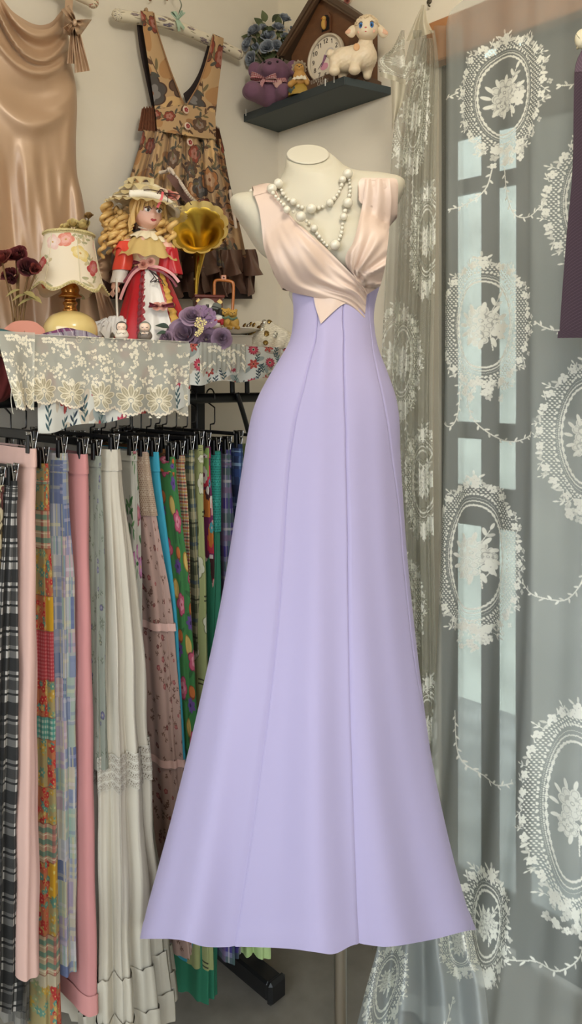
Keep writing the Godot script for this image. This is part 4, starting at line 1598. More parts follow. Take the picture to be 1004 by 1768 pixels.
func lamp() -> void:
	var d := dl(120, 0.25)
	var c := P(120, 0, d)
	var foot := Vector3(c.x, TOP, c.z)
	var t := thing("table_lamp", "small table lamp with a scalloped floral shade, brass neck and round butter yellow base", "lamp", foot)
	var glaze := mat(rgb(222, 196, 128), 0.15, {"coat": 0.6})
	var brass := mat(rgb(168, 118, 62), 0.25, {"metallic": 1.0})
	var y0 := HY - (TOP - EYE) * F / d
	obj("base", lathe_px(MB.new(), 122, d, smooth_prof([Vector2(0, y0), Vector2(30, y0), Vector2(43, y0 - 10), Vector2(46, y0 - 22), Vector2(43, y0 - 34), Vector2(34, y0 - 46), Vector2(20, y0 - 53), Vector2(12, y0 - 55)], 28), 48), glaze, t)
	obj("neck", lathe_px(MB.new(), 121, d, [Vector2(12, y0 - 54), Vector2(13, y0 - 57), Vector2(11, y0 - 59), Vector2(10, y0 - 64), Vector2(12.5, y0 - 67), Vector2(12.5, y0 - 70), Vector2(9.5, y0 - 73), Vector2(10, y0 - 77), Vector2(19, y0 - 78), Vector2(20, y0 - 81), Vector2(16, y0 - 84), Vector2(14.5, y0 - 87), Vector2(16, y0 - 92), Vector2(14, y0 - 98), Vector2(10, y0 - 102), Vector2(5, y0 - 110), Vector2(5, y0 - 150)], 32), brass, t)
	rng.seed = 8
	var cv := Cv.new(768, 320, rgb(240, 226, 200))
	for i in 26:
		var p := Vector2(rng.randf() * 768, rng.randf() * 320)
		var g := rng.randf() * TAU
		cv.stroke(p, p + Vector2(cos(g), sin(g)) * 60, 2, rgb(176, 168, 140))
		for k in 3:
			cv.leaf(p.x + cos(g) * k * 20, p.y + sin(g) * k * 20, 16, g + (0.8 if k % 2 else -0.8), [rgb(178, 172, 132), rgb(206, 188, 146)][k % 2], 0.4)
	for i in 12:
		var x := i * 64.0 + 20
		var y := 60 + 190 * fposmod(i * 0.37, 1.0)
		var bc: Color = [rgb(226, 140, 118), rgb(232, 206, 130), rgb(186, 74, 72), rgb(236, 200, 186)][i % 4]
		for k in 3:
			cv.flower(x, y, 40 - k * 10, 5, bc.lightened(0.18 * k), rgb(206, 160, 90), k * 0.5 + i, 0.5)
	var cloth := mat(Color(0.97, 0.97, 0.97), 0.8, {"tex": cv.tex(), "back": rgb(150, 130, 100)})
	var sc := func(u: float, v: float, off: float) -> Vector3:   # shade surface
		var g := u * TAU
		var wave := cos(g * 6.0 + 0.6)
		var h := lerpf(505.0 + 7.0 * (wave - 0.3), 402.0, v)
		var vv := clampf((505.0 - h) / 103.0, -0.1, 1)
		var rr := lerpf(64.0, 40.0, pow(maxf(vv, 0.0), 0.62)) - minf(vv, 0.0) * 30.0 + off + 1.2 * wave * (1.0 - vv)
		var p := P(119, h, d)
		return Vector3(p.x + sin(g) * rr / F * d, p.y, p.z + cos(g) * rr / F * d)
	obj("shade", MB.new().grid(96, 24, func(u: float, v: float) -> Vector3: return sc.call(u, v, 0.0), true, 1.0, 1.0), cloth, t)
	var gold := mat(rgb(196, 180, 128), 0.6)
	for e in [[0.0, 0.06, 1.0], [0.925, 1.0, 1.2]]:
		var mb := MB.new().grid(120, 5, func(u: float, v: float) -> Vector3: return sc.call(u, lerpf(e[0], e[1], v), e[2] * (0.6 + sin(v * PI))), true)
		for i in 84:
			mb.ball(sc.call(i / 84.0, lerpf(e[0], e[1], 0.5), e[2] + 1.4), Vector3.ONE * 0.0024, Basis(), 6, 4)
		obj("braid_trim", mb, gold, t)
	for i in 6:
		obj("seam", MB.new().tube(line3([sc.call((i + 0.58) / 6.0, 0.03, 0.4), sc.call((i + 0.58) / 6.0, 0.5, 0.4), sc.call((i + 0.58) / 6.0, 0.95, 0.4)], 8), 0.0009, -1, 5), mat(rgb(214, 200, 168), 0.8), t)


func dried_roses() -> void:
	# dried cream roses that show above the lampshade
	var d := dl(120, 0.16)
	var t := thing("dried_flowers", "bunch of dried cream yellow roses showing above the lampshade", "flowers", Vector3(P(134, 0, d).x, TOP, P(134, 0, d).z))
	var cream := mat(Color.WHITE, 0.85, {"vc": true})
	var brown := mat(rgb(92, 74, 44), 0.9)
	var i := 0
	for s in [Vector3(114, 388, 14), Vector3(125, 381, 15), Vector3(147, 386, 19), Vector3(154, 366, 11), Vector3(136, 390, 11)]:
		var p := P(s.x, s.y, d - 0.01 * (i % 2))
		obj("rose", rose(Transform3D(face_to(Vector3(0.4 * sin(i * 2.0), 0.8, 0.7)), p - Vector3(0, 0.016, 0)), s.z / F * d, rgb(224, 202, 136) if i != 3 else rgb(150, 116, 66), i, 0.15, 0.62), cream, t)
		obj("stem", MB.new().tube(line3([p, P(lerpf(s.x, 134, 0.7), 480, d), P(134, 590, d)], 8), 0.0016, -1, 6), brown, t)
		i += 1
	# dark red dried roses at the left
	d = dl(30, 0.26)
	t = thing("dried_flowers", "bunch of dark red dried roses on bare stems left of the lamp", "flowers", Vector3(P(32, 0, d).x, TOP, P(32, 0, d).z))
	i = 0
	for s in [Vector3(28, 442, 21), Vector3(50, 462, 21), Vector3(4, 446, 19), Vector3(14, 474, 17), Vector3(16, 482, 12), Vector3(62, 462, 12), Vector3(34, 430, 12)]:
		var p := P(s.x, s.y, d - 0.012 * (i % 3))
		var dir := Vector3((s.x - 30) / 40.0, 0.55, 0.8)
		if i == 4:
			dir = Vector3(-0.3, -0.6, 0.8)
		obj("rose", rose(Transform3D(face_to(dir), p - dir.normalized() * 0.012), s.z / F * d * 1.15, [rgb(104, 34, 34), rgb(84, 26, 30), rgb(120, 46, 38)][i % 3], i * 5 + 2, 0.3, 0.72), cream, t)
		obj("stem", MB.new().tube(line3([p - Vector3(0, 0.01, 0), P(lerpf(s.x, 30, 0.55), 520, d), P(30 + (i - 3) * 3, 592, d)], 8), 0.0022, -1, 6), mat(rgb(112, 84, 50), 0.9), t)
		i += 1
	var lf := MB.new()
	for k in 5:
		leaf_mesh(lf, P(36 + k * 5, 500 + k * 4, d - 0.01), Vector3(0.7 if k % 2 else -0.6, -0.2, 0.3), Vector3(0, 1, 0.4), 0.035, 0.02)
	obj("leaves", lf, mat(rgb(150, 136, 84), 0.9), t)


# ---------------------------------------------------------------- the porcelain doll
func doll() -> void:
	var d := dl(252, 0.23)
	var s := d / F   # metres per pixel
	var Q := func(px: float, py: float, z: float) -> Vector3:   # z in pixels towards the camera
		var p := P(px, py, d)
		return p + Vector3(0, 0, z * s)
	var t := thing("doll", "porcelain doll with golden curls, lace hat and red and white gown", "doll", Vector3(P(258, 0, d).x, TOP, P(258, 0, d).z))
	var skin := mat(rgb(226, 176, 152), 0.4, {"sss": 0.08})
	# head, neck, shoulders and arms: one body
	var look := Vector3(0.55, -0.08, 0.83).normalized()
	var hb := frame(look)
	var hc: Vector3 = Q.call(256, 368, 4)
	var b := [
		[hc + hb * Vector3(0, 0.004, -0.004), Vector3(26, 29, 27) * s],
		[hc + hb * Vector3(0, -12 * s, 8 * s), Vector3(18, 17, 17) * s],
		[Q.call(252, 388, -2), Q.call(250, 420, -4), 9 * s, 11 * s],
		[Q.call(228, 424, -4), Q.call(280, 424, -6), 12 * s, 12 * s],
		[Q.call(250, 425, -4), Q.call(254, 470, -4), 24 * s, 17 * s],
		[Q.call(220, 424, -2), Q.call(211, 462, 4), 12 * s, 10 * s],
		[Q.call(211, 462, 4), Q.call(203, 488, 10), 9 * s, 6 * s],
		[Q.call(203, 488, 10), Q.call(199, 498, 12), 6 * s, 5 * s],
		[Q.call(286, 426, -4), Q.call(300, 470, 2), 12 * s, 8 * s],
		[hc + hb * Vector3(0, -6 * s, 27 * s), Vector3(2.8, 3.2, 3.4) * s],
		[hc + hb * Vector3(0, -19 * s, 22 * s), Vector3(6, 5, 4) * s],
	]
	var dist := func(p: Vector3) -> float: return bones(p, b, 6.0 * s)
	obj("body", nets(dist, Q.call(180, 520, -40), Q.call(330, 325, 45), 2.6 * s), skin, t)
	# hand on the parasol
	var hand := MB.new()
	for k in 4:
		hand.tube([Q.call(202 - k * 0.4, 496 + k * 1.2, 15), Q.call(199 - k * 2.0, 504 + k * 1.5, 17 - k * 2), Q.call(202 - k * 1.4, 510 + k * 1.4, 17 - k * 2)], 1.9 * s, 1.4 * s, 7)
	hand.tube([Q.call(205, 496, 14), Q.call(209, 502, 16), Q.call(208, 507, 16)], 2.2 * s, 1.6 * s, 7)
	obj("hand", hand, skin, t)
	# face
	var eye := mat(rgb(240, 236, 230), 0.1)
	var iris := mat(rgb(52, 38, 30), 0.05, {"coat": 1.0})
	var dark := mat(rgb(66, 44, 34), 0.7)
	var lip := mat(rgb(164, 52, 56), 0.35)
	for e in [-1.0, 1.0]:
		var p := hc + hb * Vector3(e * 10.0 * s, 1.5 * s, 23.0 * s)
		obj("eye", MB.new().ball(p, Vector3(5.6, 3.8, 2.6) * s, hb, 12, 8), eye, t)
		obj("iris", MB.new().ball(p + hb * Vector3(0, 0, 1.4 * s), Vector3(3.0, 3.2, 1.7) * s, hb, 12, 8), iris, t)
		obj("lash", MB.new().tube(line3([p + hb * Vector3(-e * 6 * s, 1.8 * s, 2 * s), p + hb * Vector3(0, 4.6 * s, 3 * s), p + hb * Vector3(e * 6.4 * s, 2.0 * s, 1.4 * s)], 8), 0.8 * s, -1, 5), dark, t)
		obj("eyebrow", MB.new().tube(line3([p + hb * Vector3(-e * 5.5 * s, 10 * s, 3.4 * s), p + hb * Vector3(e * 0.5 * s, 11.6 * s, 3.4 * s), p + hb * Vector3(e * 6.5 * s, 9 * s, 1.6 * s)], 8), 0.7 * s, -1, 5), mat(rgb(150, 104, 60), 0.8), t)
	obj("lips", MB.new().ball(hc + hb * Vector3(-2.2 * s, -14.6 * s, 25.6 * s), Vector3(3.2, 2.0, 1.8) * s, hb, 10, 6).ball(hc + hb * Vector3(2.2 * s, -14.6 * s, 25.6 * s), Vector3(3.2, 2.0, 1.8) * s, hb, 10, 6).ball(hc + hb * Vector3(0, -16.6 * s, 25.4 * s), Vector3(3.6, 1.7, 1.8) * s, hb, 10, 6), lip, t)
	# hair: cap, fringe and ringlets
	var gold := mat(rgb(222, 182, 112), 0.38, {"sheen": 0.3})
	var hair := MB.new().ball(hc + hb * Vector3(0, 7 * s, -5 * s), Vector3(31, 30, 28) * s, hb, 28, 18)
	for k in 26:
		var u := lerpf(-1.0, 1.0, k / 25.0)
		var root := hc + hb * Vector3(u * 20 * s, 27 * s, 14 * s * (1.0 - 0.4 * u * u))
		var mid := hc + hb * Vector3(u * 24 * s, 18 * s, (27 - 10 * u * u) * s)
		var tip := hc + hb * Vector3(u * (24 + 3.0 * sin(k * 2.0)) * s, (7 + 2.5 * sin(k * 1.7) - 10 * u * u) * s, (27 - 13 * u * u) * s)
		hair.tube(line3([root, mid, tip], 6), 2.2 * s, 0.8 * s, 6)
	for e in [-1.0, 1.0]:
		for k in 16:
			var y0 := 18.0 - k * 1.0
			hair.tube(line3([hc + hb * Vector3(e * (24 + k % 3) * s, y0 * s, (12 - k * 1.1) * s), hc + hb * Vector3(e * (29 + k % 4) * s, (y0 - 22) * s, (10 - k * 1.0) * s), hc + hb * Vector3(e * (27 + k % 5) * s, (y0 - 40) * s, (10 - k) * s)], 8), 2.4 * s, 1.0 * s, 6)
	obj("hair", hair, gold, t)
	rng.seed = 3
	for k in 26:
		var e := k % 13
		var px := 186.0 + 9.0 * (e % 4) + (4 if k > 12 else 0)
		var py := 366.0 + 5.0 * e * 0.9
		if k > 21:
			px = 278.0 + 4 * (k - 21)
			py = 384.0 + 3 * (k - 21)
		var z := 10.0 - (e % 3) * 9.0 - (8 if k > 12 else 0)
		var pts := []
		for i in 19:
			var g := i * 0.72 + k
			pts.append(Q.call(px + (5.5 + 1.5 * sin(k * 3.0)) * cos(g) - i * 0.25 + 5.0 * sin(k * 5.1), py - 12 + i * (2.1 + 0.5 * sin(k * 1.3)), z + 6.0 * sin(g)))
		obj("ringlet", MB.new().tube(pts, 5.2 * s, 3.2 * s, 8), gold, t)
	# hat: brim, crown, veil, trimmings
	var hatc := mat(rgb(226, 214, 184), 0.7, {"sheen": 0.3})
	var net := mat(rgb(222, 202, 150, 0.62), 0.8, {"alpha": true})
	var hx := Transform3D(frame(look, Vector3(-0.12, 1, -0.42).normalized()), hc + hb * Vector3(0, 15 * s, -4 * s))
	var brim := MB.new().grid(72, 10, func(u: float, v: float) -> Vector3:
		var g := u * TAU
		var r := lerpf(60.0 + 4.0 * sin(g * 3.0) + 1.5 * sin(g * 17.0), 28.0, v)
		var y := 3.0 * sin(g * 2.0 + 0.6) * (1.0 - v) + 2.0 * sin(g * 17.0) * pow(1.0 - v, 3) + 9.0 * v - 8.0 * (1.0 - v) * (0.5 - 0.5 * cos(g))
		return hx * (Vector3(sin(g) * r * 1.02, y, cos(g) * r * 0.86) * s), true)
	obj("hat_brim", brim, hatc, t)
	obj("hat_roll", MB.new().tube(line3([hx * (Vector3(-44, 1, 30) * s), hx * (Vector3(-22, 6, 44) * s), hx * (Vector3(10, 5, 47) * s), hx * (Vector3(40, -1, 34) * s), hx * (Vector3(54, -8, 10) * s)], 24), 7 * s, 4 * s, 12), mat(rgb(236, 228, 210), 0.35), t)
	obj("hat_crown", MB.new().lathe(smooth_prof([Vector2(29, 6) * s, Vector2(30, 16) * s, Vector2(26, 28) * s, Vector2(14, 34) * s, Vector2(0, 36) * s], 14), 36, hx), hatc, t)
	var veil := MB.new()
	for k in 3:
		veil.grid(60, 8, func(u: float, v: float) -> Vector3:
			var g := lerpf(-2.6, 0.6, u) - 0.4 * k
			var r := lerpf(34.0, 58.0 - 8.0 * k, v) + 3.0 * sin(g * 15.0 + k * 2.0) * v
			return hx * (Vector3(sin(g) * r, 14.0 + 12.0 * k - 10.0 * v + 4.0 * sin(g * 13.0 + k) * v, cos(g) * r * 0.9) * s))
	obj("hat_net", veil, net, t)
	obj("hat_lace", MB.new().grid(90, 4, func(u: float, v: float) -> Vector3:
		var g := u * TAU
		var r := 58.0 + 12.0 * v + 2.5 * sin(g * 26.0) * v
		return hx * (Vector3(sin(g) * r * 1.02, 3.0 * sin(g * 2.0 + 0.6) - 8.0 * (0.5 - 0.5 * cos(g)) - 6.0 * v + 2.0 * sin(g * 26.0 + 1.0) * v, cos(g) * r * 0.86) * s), true), net, t)
	var pinkr := rgb(226, 160, 140)
	for k in 3:
		obj("hat_rose", rose(Transform3D(face_to(Vector3(0.2, 0.5, 1)), hx * (Vector3(8.0 + k * 11, 16, 40) * s)), 8 * s, [rgb(232, 206, 180), rgb(206, 120, 110), pinkr][k], k), mat(Color.WHITE, 0.8, {"vc": true}), t)
	var cord := MB.new()
	for k in 5:
		cord.tube(line3([hx * (Vector3(8, 16, 46) * s), hx * (Vector3(-14 + k * 14, 14 + 6 * sin(k * 2.0), 50) * s), hx * (Vector3(-30 + k * 22, 4 + 5 * cos(k * 1.4), 52) * s)], 10), 0.8 * s, -1, 5)
	obj("hat_cord", cord, mat(rgb(70, 44, 38), 0.8), t)
	var rb := MB.new()
	ribbon(rb, [hx * (Vector3(4, 16, 50) * s), hx * (Vector3(2, 4, 54) * s), hx * (Vector3(-1, -12, 50) * s)], 4 * s, Vector3(0.3, 0, 1))
	obj("hat_ribbon", rb, mat(rgb(214, 92, 96), 0.5), t)
	# pearl choker
	var chk := MB.new()
	for k in 17:
		var g := lerpf(-1.5, 1.5, k / 16.0) + 0.25
		chk.ball(Q.call(252 + sin(g) * 13.5, 393 + 3.5 * cos(g) + 2.0 * sin(g), -3 + cos(g) * 13.5), Vector3.ONE * 1.4 * s, Basis(), 8, 6)
	obj("pearl_choker", chk, mat(rgb(240, 232, 218), 0.2), t)
	# collar and cape
	var cream := mat(rgb(226, 208, 166), 0.8)
	var tulle := mat(rgb(216, 186, 116, 0.8), 0.7, {"alpha": true})
	var ruff := func(r0: float, r1: float, y0: float, y1: float, n: float, amp: float) -> MB:
		return MB.new().grid(96, 8, func(u: float, v: float) -> Vector3:
			var g := u * TAU
			var e := 1.0 - v
			var r := lerpf(r0, r1, e) + amp * e * sin(g * n)
			return Q.call(254 + sin(g) * r, lerpf(y0, y1, pow(e, 1.3)) + 2.5 * sin(g * n + 1.0) * e + 4.0 * sin(g) * e, -4 + cos(g) * r * 0.72), true)
	obj("cape", ruff.call(18.0, 52.0, 404.0, 446.0, 11.0, 3.0), tulle, t)
	obj("collar", ruff.call(13.0, 33.0, 398.0, 414.0, 13.0, 3.0), mat(rgb(232, 218, 184), 0.8), t)
	# bodice, sleeves, skirt
	var red := mat(rgb(186, 30, 40), 0.32, {"sheen": 0.3})
	var coral := mat(rgb(222, 74, 56), 0.3, {"sheen": 0.2})
	var whit := mat(rgb(226, 220, 212), 0.35, {"sheen": 0.2})
	var bod := func(p0: Vector3, p1: Vector3, r0: Vector2, r1: Vector2, n: int, amp: float) -> MB:
		return MB.new().grid(36, 14, func(u: float, v: float) -> Vector3:
			var g := u * TAU
			var r := r1.lerp(r0, v) * (1.0 + amp * sin(g * n) + amp * sin(v * 9.0) * 0.5)
			return p1.lerp(p0, v) + Vector3(sin(g) * r.x, 0, cos(g) * r.y) * s, true)
	obj("bodice", bod.call(Q.call(252, 424, -4), Q.call(256, 470, -3), Vector2(30, 22), Vector2(22, 19), 6, 0.02), mat(rgb(226, 206, 166), 0.6), t)
	obj("bodice_side", bod.call(Q.call(290, 432, -4), Q.call(283, 474, -1), Vector2(13, 17), Vector2(14, 16), 5, 0.03), red, t)
	obj("sleeve", bod.call(Q.call(217, 424, -1), Q.call(211, 468, 6), Vector2(15, 15), Vector2(16, 14), 5, 0.06), coral, t)
	obj("sleeve_frill", MB.new().grid(60, 5, func(u: float, v: float) -> Vector3:
		var g := u * TAU
		var r := lerpf(22.0 + 3.0 * sin(g * 6.0), 13.0, v)
		return Q.call(217 + sin(g) * r, lerpf(434.0 + 4.0 * sin(g * 6.0 + 1.0), 418.0, v), cos(g) * r * 0.9), true), coral, t)
	obj("cuff", bod.call(Q.call(210, 466, 6), Q.call(205, 490, 10), Vector2(13, 12), Vector2(12, 11), 4, 0.03), whit, t)
	obj("sleeve", bod.call(Q.call(290, 428, -4), Q.call(302, 474, 2), Vector2(14, 13), Vector2(13, 12), 5, 0.06), red, t)
	var sk := func(g: float, v: float, off: float) -> Vector3:   # v: 0 waist to 1 hem; g: angle
		var cx := lerpf(257.0, 266.0, v)
		var r := lerpf(24.0, 68.0, pow(v, 0.75)) + off
		r *= 1.0 + 0.07 * v * sin(g * 9.0 + 0.7) + 0.03 * v * sin(g * 17.0)
		return Q.call(cx + sin(g) * r, lerpf(466.0, 601.0, v), -2 + cos(g) * r * 0.72)
	obj("skirt", MB.new().grid(110, 26, func(u: float, v: float) -> Vector3: return sk.call(u * TAU + PI, 1.0 - v, 0.0), true), red, t)
	obj("apron", MB.new().grid(40, 26, func(u: float, v: float) -> Vector3: return sk.call(lerpf(-0.18, 0.72, u) * lerpf(1.0, 0.7, v), 0.985 * (1.0 - v), 2.5), false), whit, t)
	var goldlace := mat(rgb(206, 160, 72), 0.45, {"sheen": 0.4})
	for e in [[0.66, 0.92, goldlace, "gold_lace"], [-0.32, -0.20, mat(rgb(120, 34, 42), 0.6), "braid"], [-0.19, -0.10, mat(rgb(150, 52, 58), 0.6), "braid"], [0.92, 1.02, mat(rgb(110, 34, 40), 0.6), "braid"]]:
		obj(e[3], MB.new().grid(6, 60, func(u: float, v: float) -> Vector3:
			var k := 1.0 - v
			return sk.call(lerpf(e[0], e[1], u) + 0.03 * sin(k * 60.0) * u, lerpf(0.04, 0.985, k), 3.6 + 1.5 * sin(k * 70.0 + u * 2.0)), false), e[2], t)
	var frill := MB.new().grid(60, 4, func(u: float, v: float) -> Vector3: return sk.call(lerpf(-0.45, -0.05, u) + 0.0, lerpf(1.0, 0.93, v), 4.0 + 2.0 * sin(u * 40.0)), false)
	obj("gold_lace", frill, goldlace, t)
	# sash, bows, roses
	var pinkm := mat(rgb(214, 150, 150), 0.4)
	var wine := mat(rgb(116, 32, 48), 0.45)
	var sash := MB.new()
	ribbon(sash, [Q.call(256, 462, 24), Q.call(236, 474, 24), Q.call(222, 496, 24), Q.call(213, 520, 26)], 5 * s, Vector3(0, 0.2, 1))
	ribbon(sash, [Q.call(258, 462, 24), Q.call(282, 466, 24), Q.call(300, 476, 22), Q.call(312, 490, 22)], 5 * s, Vector3(0, 0.2, 1))
	obj("sash", sash, pinkm, t)
	var sash2 := MB.new()
	ribbon(sash2, [Q.call(256, 458, 23), Q.call(238, 466, 23), Q.call(226, 480, 23), Q.call(219, 490, 24)], 4 * s, Vector3(0, 0.2, 1))
	ribbon(sash2, [Q.call(258, 466, 23), Q.call(280, 472, 23), Q.call(298, 484, 21), Q.call(308, 498, 22)], 4 * s, Vector3(0, 0.2, 1))
	bow_loop(sash2, Q.call(250, 458, 24), Vector3(-1, 0.1, 0), Vector3(0, 0, 1), 16 * s, 8 * s)
	bow_loop(sash2, Q.call(284, 534, 48), Vector3(-1, 0.15, 0), Vector3(0, 0, 1), 18 * s, 9 * s)
	bow_loop(sash2, Q.call(284, 534, 48), Vector3(1, 0.1, 0), Vector3(0, 0, 1), 24 * s, 9 * s)
	obj("bow", sash2, wine, t)
	var rv := mat(Color.WHITE, 0.8, {"vc": true})
	var spots := [[Vector3(252, 461, 27), 8.0], [Vector3(264, 456, 26), 7.0], [Vector3(279, 534, 51), 6.5], [Vector3(290, 534, 51), 6.5]]
	for k in 4:
		var q: Vector3 = spots[k][0]
		obj("rosette", rose(Transform3D(face_to(Vector3(0, 0.25, 1)), Q.call(q.x, q.y, q.z - 4)), spots[k][1] * s, pinkr.lightened(0.1 * (k % 2)), k), rv, t)
	var laces := MB.new()
	for k in 4:
		laces.tube(line3([Q.call(262, 470, 26), Q.call(272 + k * 4, 482 + 5 * (k % 2), 33), Q.call(266 + k * 7, 492, 37), Q.call(282 + k * 3, 486 + 4 * k, 36)], 12), 0.8 * s, -1, 5)
	obj("laces", laces, mat(rgb(58, 44, 42), 0.8), t)
	# the little parasol in her hand
	var par := thing("toy_parasol", "tiny white lace parasol held point down by the porcelain doll", "parasol", Q.call(205, 594, 22))
	obj("handle", MB.new().tube(line3([Q.call(206, 484, 20), Q.call(206, 520, 21), Q.call(208, 552, 22)], 10), 2.0 * s, -1, 8), mat(rgb(226, 220, 206), 0.4), par)
	var cup := Vector3(207, 562, 24)
	obj("lace_canopy", MB.new().grid(96, 12, func(u: float, v: float) -> Vector3:
		var g := u * TAU
		var e := 1.0 - v
		var r := 4.0 + 29.0 * pow(e, 0.8) + 6.0 * sin(g * 11.0) * e + 3.0 * sin(g * 23.0 + v * 9.0) * e
		return Q.call(cup.x - 7 * e + sin(g) * r, 548.0 + 22.0 * e + cos(g * 11.0 + 2.0 + v * 7.0) * 7.0 * e + 3.0 * sin(v * 20.0) + cos(g) * 13.0 * e, cup.z + cos(g) * r * 0.5), true), mat(rgb(232, 228, 222, 0.85), 0.8, {"alpha": true}), par)


# ---------------------------------------------------------------- brass horn
func gramophone() -> void:
	var d := dl(350, 0.19)
	var s := d / F
	var Q := func(px: float, py: float, z: float) -> Vector3: return P(px, py, d) + Vector3(0, 0, z * s)
	var t := thing("toy_gramophone", "miniature gramophone with a scalloped brass horn on a red box", "gramophone", Vector3(P(346, 0, d).x, TOP, P(346, 0, d).z))
	var brass := mat(rgb(190, 156, 62), 0.24, {"metallic": 1.0})
	var pale := mat(rgb(222, 198, 128), 0.45, {"metallic": 0.6})
	# horn: mouth towards the viewer and slightly up-left, throat bending down
	var mouth: Vector3 = Q.call(347, 402, 40)
	var ax := Vector3(0.0, 0.34, 0.94).normalized()
	var path := [Q.call(338, 512, 0), Q.call(339, 480, 0), Q.call(343, 452, 2), Q.call(346, 428, 12), Q.call(347, 410, 28), mouth]
	var bx := frame(ax)
	obj("horn", MB.new().grid(64, 40, func(u: float, v: float) -> Vector3:
		var p := path3(path, v)
		var dd := (path3(path, minf(v + 0.02, 1.0)) - path3(path, maxf(v - 0.02, 0.0))).normalized()
		var fb := frame(dd.lerp(ax, pow(v, 2)).normalized(), Vector3(0, 1, -1) if v < 0.5 else Vector3(0, 1, -0.5))
		var r := (2.5 + 47.0 * pow(v, 3.2) + 12.0 * v * (1 - v)) * s
		return p + fb * Vector3(sin(u * TAU) * r, cos(u * TAU) * r, 0), true), brass, t)
	obj("horn_rim", MB.new().grid(128, 6, func(u: float, v: float) -> Vector3:
		var g := u * TAU
		var sc := 1.0 - pow(1.0 - absf(sin(g * 6.0)), 2.0)
		var r := lerpf(39.0, 47.0 + 4.5 * sc, v) * s
		return mouth + bx * Vector3(sin(g) * r, cos(g) * r, lerpf(-6.0, 4.0, v) * s), true), pale, t)
	obj("tone_arm", MB.new().tube(line3([Q.call(338, 494, 0), Q.call(338, 508, 0), Q.call(337, 520, 2)], 8), 3 * s, -1, 10).ball(Q.call(338, 482, 0), Vector3.ONE * 4.5 * s), pale, t)
	var box := Vector3(P(358, 0, d).x, 0, P(358, 0, d).z)
	var y1: float = Q.call(0, 514, 0).y
	var wood := mat(rgb(104, 38, 28), 0.35, {"coat": 0.4})
	var bb := Basis(Vector3.UP, 0.25)
	obj("box", MB.new().box(Vector3(box.x, (TOP + y1) / 2, box.z), Vector3(46 * s, y1 - TOP, 44 * s), bb, 0.002), wood, t)
	obj("box_lid", MB.new().box(Vector3(box.x, y1, box.z), Vector3(52 * s, 5 * s, 50 * s), bb, 0.0015), wood, t)
	for e in [-1.0, 1.0]:
		obj("corner_ornament", MB.new().box(Vector3(box.x, y1 - 9 * s, box.z) + bb * Vector3(e * 18 * s, 0, 22.2 * s), Vector3(7, 8, 1) * s, bb * Basis(Vector3.BACK, 0.78), 0.0005), pale, t)
	# amber frame in front of the box
	var d2 := dl(385, 0.24)
	var s2 := d2 / F
	var a := thing("toy_arch", "amber orange arched frame with a square tab on top beside the brass horn", "ornament", Vector3(P(385, 0, d2).x, TOP, P(385, 0, d2).z))
	var amber := mat(rgb(186, 108, 38), 0.3, {"coat": 0.4})
	var y0 := HY - (TOP - EYE) * F / d2
	obj("arch", MB.new().tube(line3([P(370, y0, d2), P(370, 540, d2), P(369.5, 500, d2), P(370, 488, d2), P(374, 484, d2), P(386, 484, d2), P(398, 486, d2), P(402.5, 491, d2), P(402.5, 510, d2), P(401, 545, d2), P(401, y0, d2)], 50), 2.6 * s2, -1, 10), amber, a)
	obj("tab", MB.new().box(P(386, 480, d2), Vector3(9, 10, 4) * s2, Basis(), 0.001), amber, a)
	obj("tab_hole_shade", MB.new().ball(P(386, 479, d2 - 0.004), Vector3(1.6, 1.6, 1.2) * s2), mat(rgb(90, 50, 20), 0.6), a)  # dark bead standing for the shade of a hole
	obj("lower_rail", MB.new().tube([P(370, 585, d2), P(401, 585, d2)], 2.2 * s2, -1, 8), amber, a)


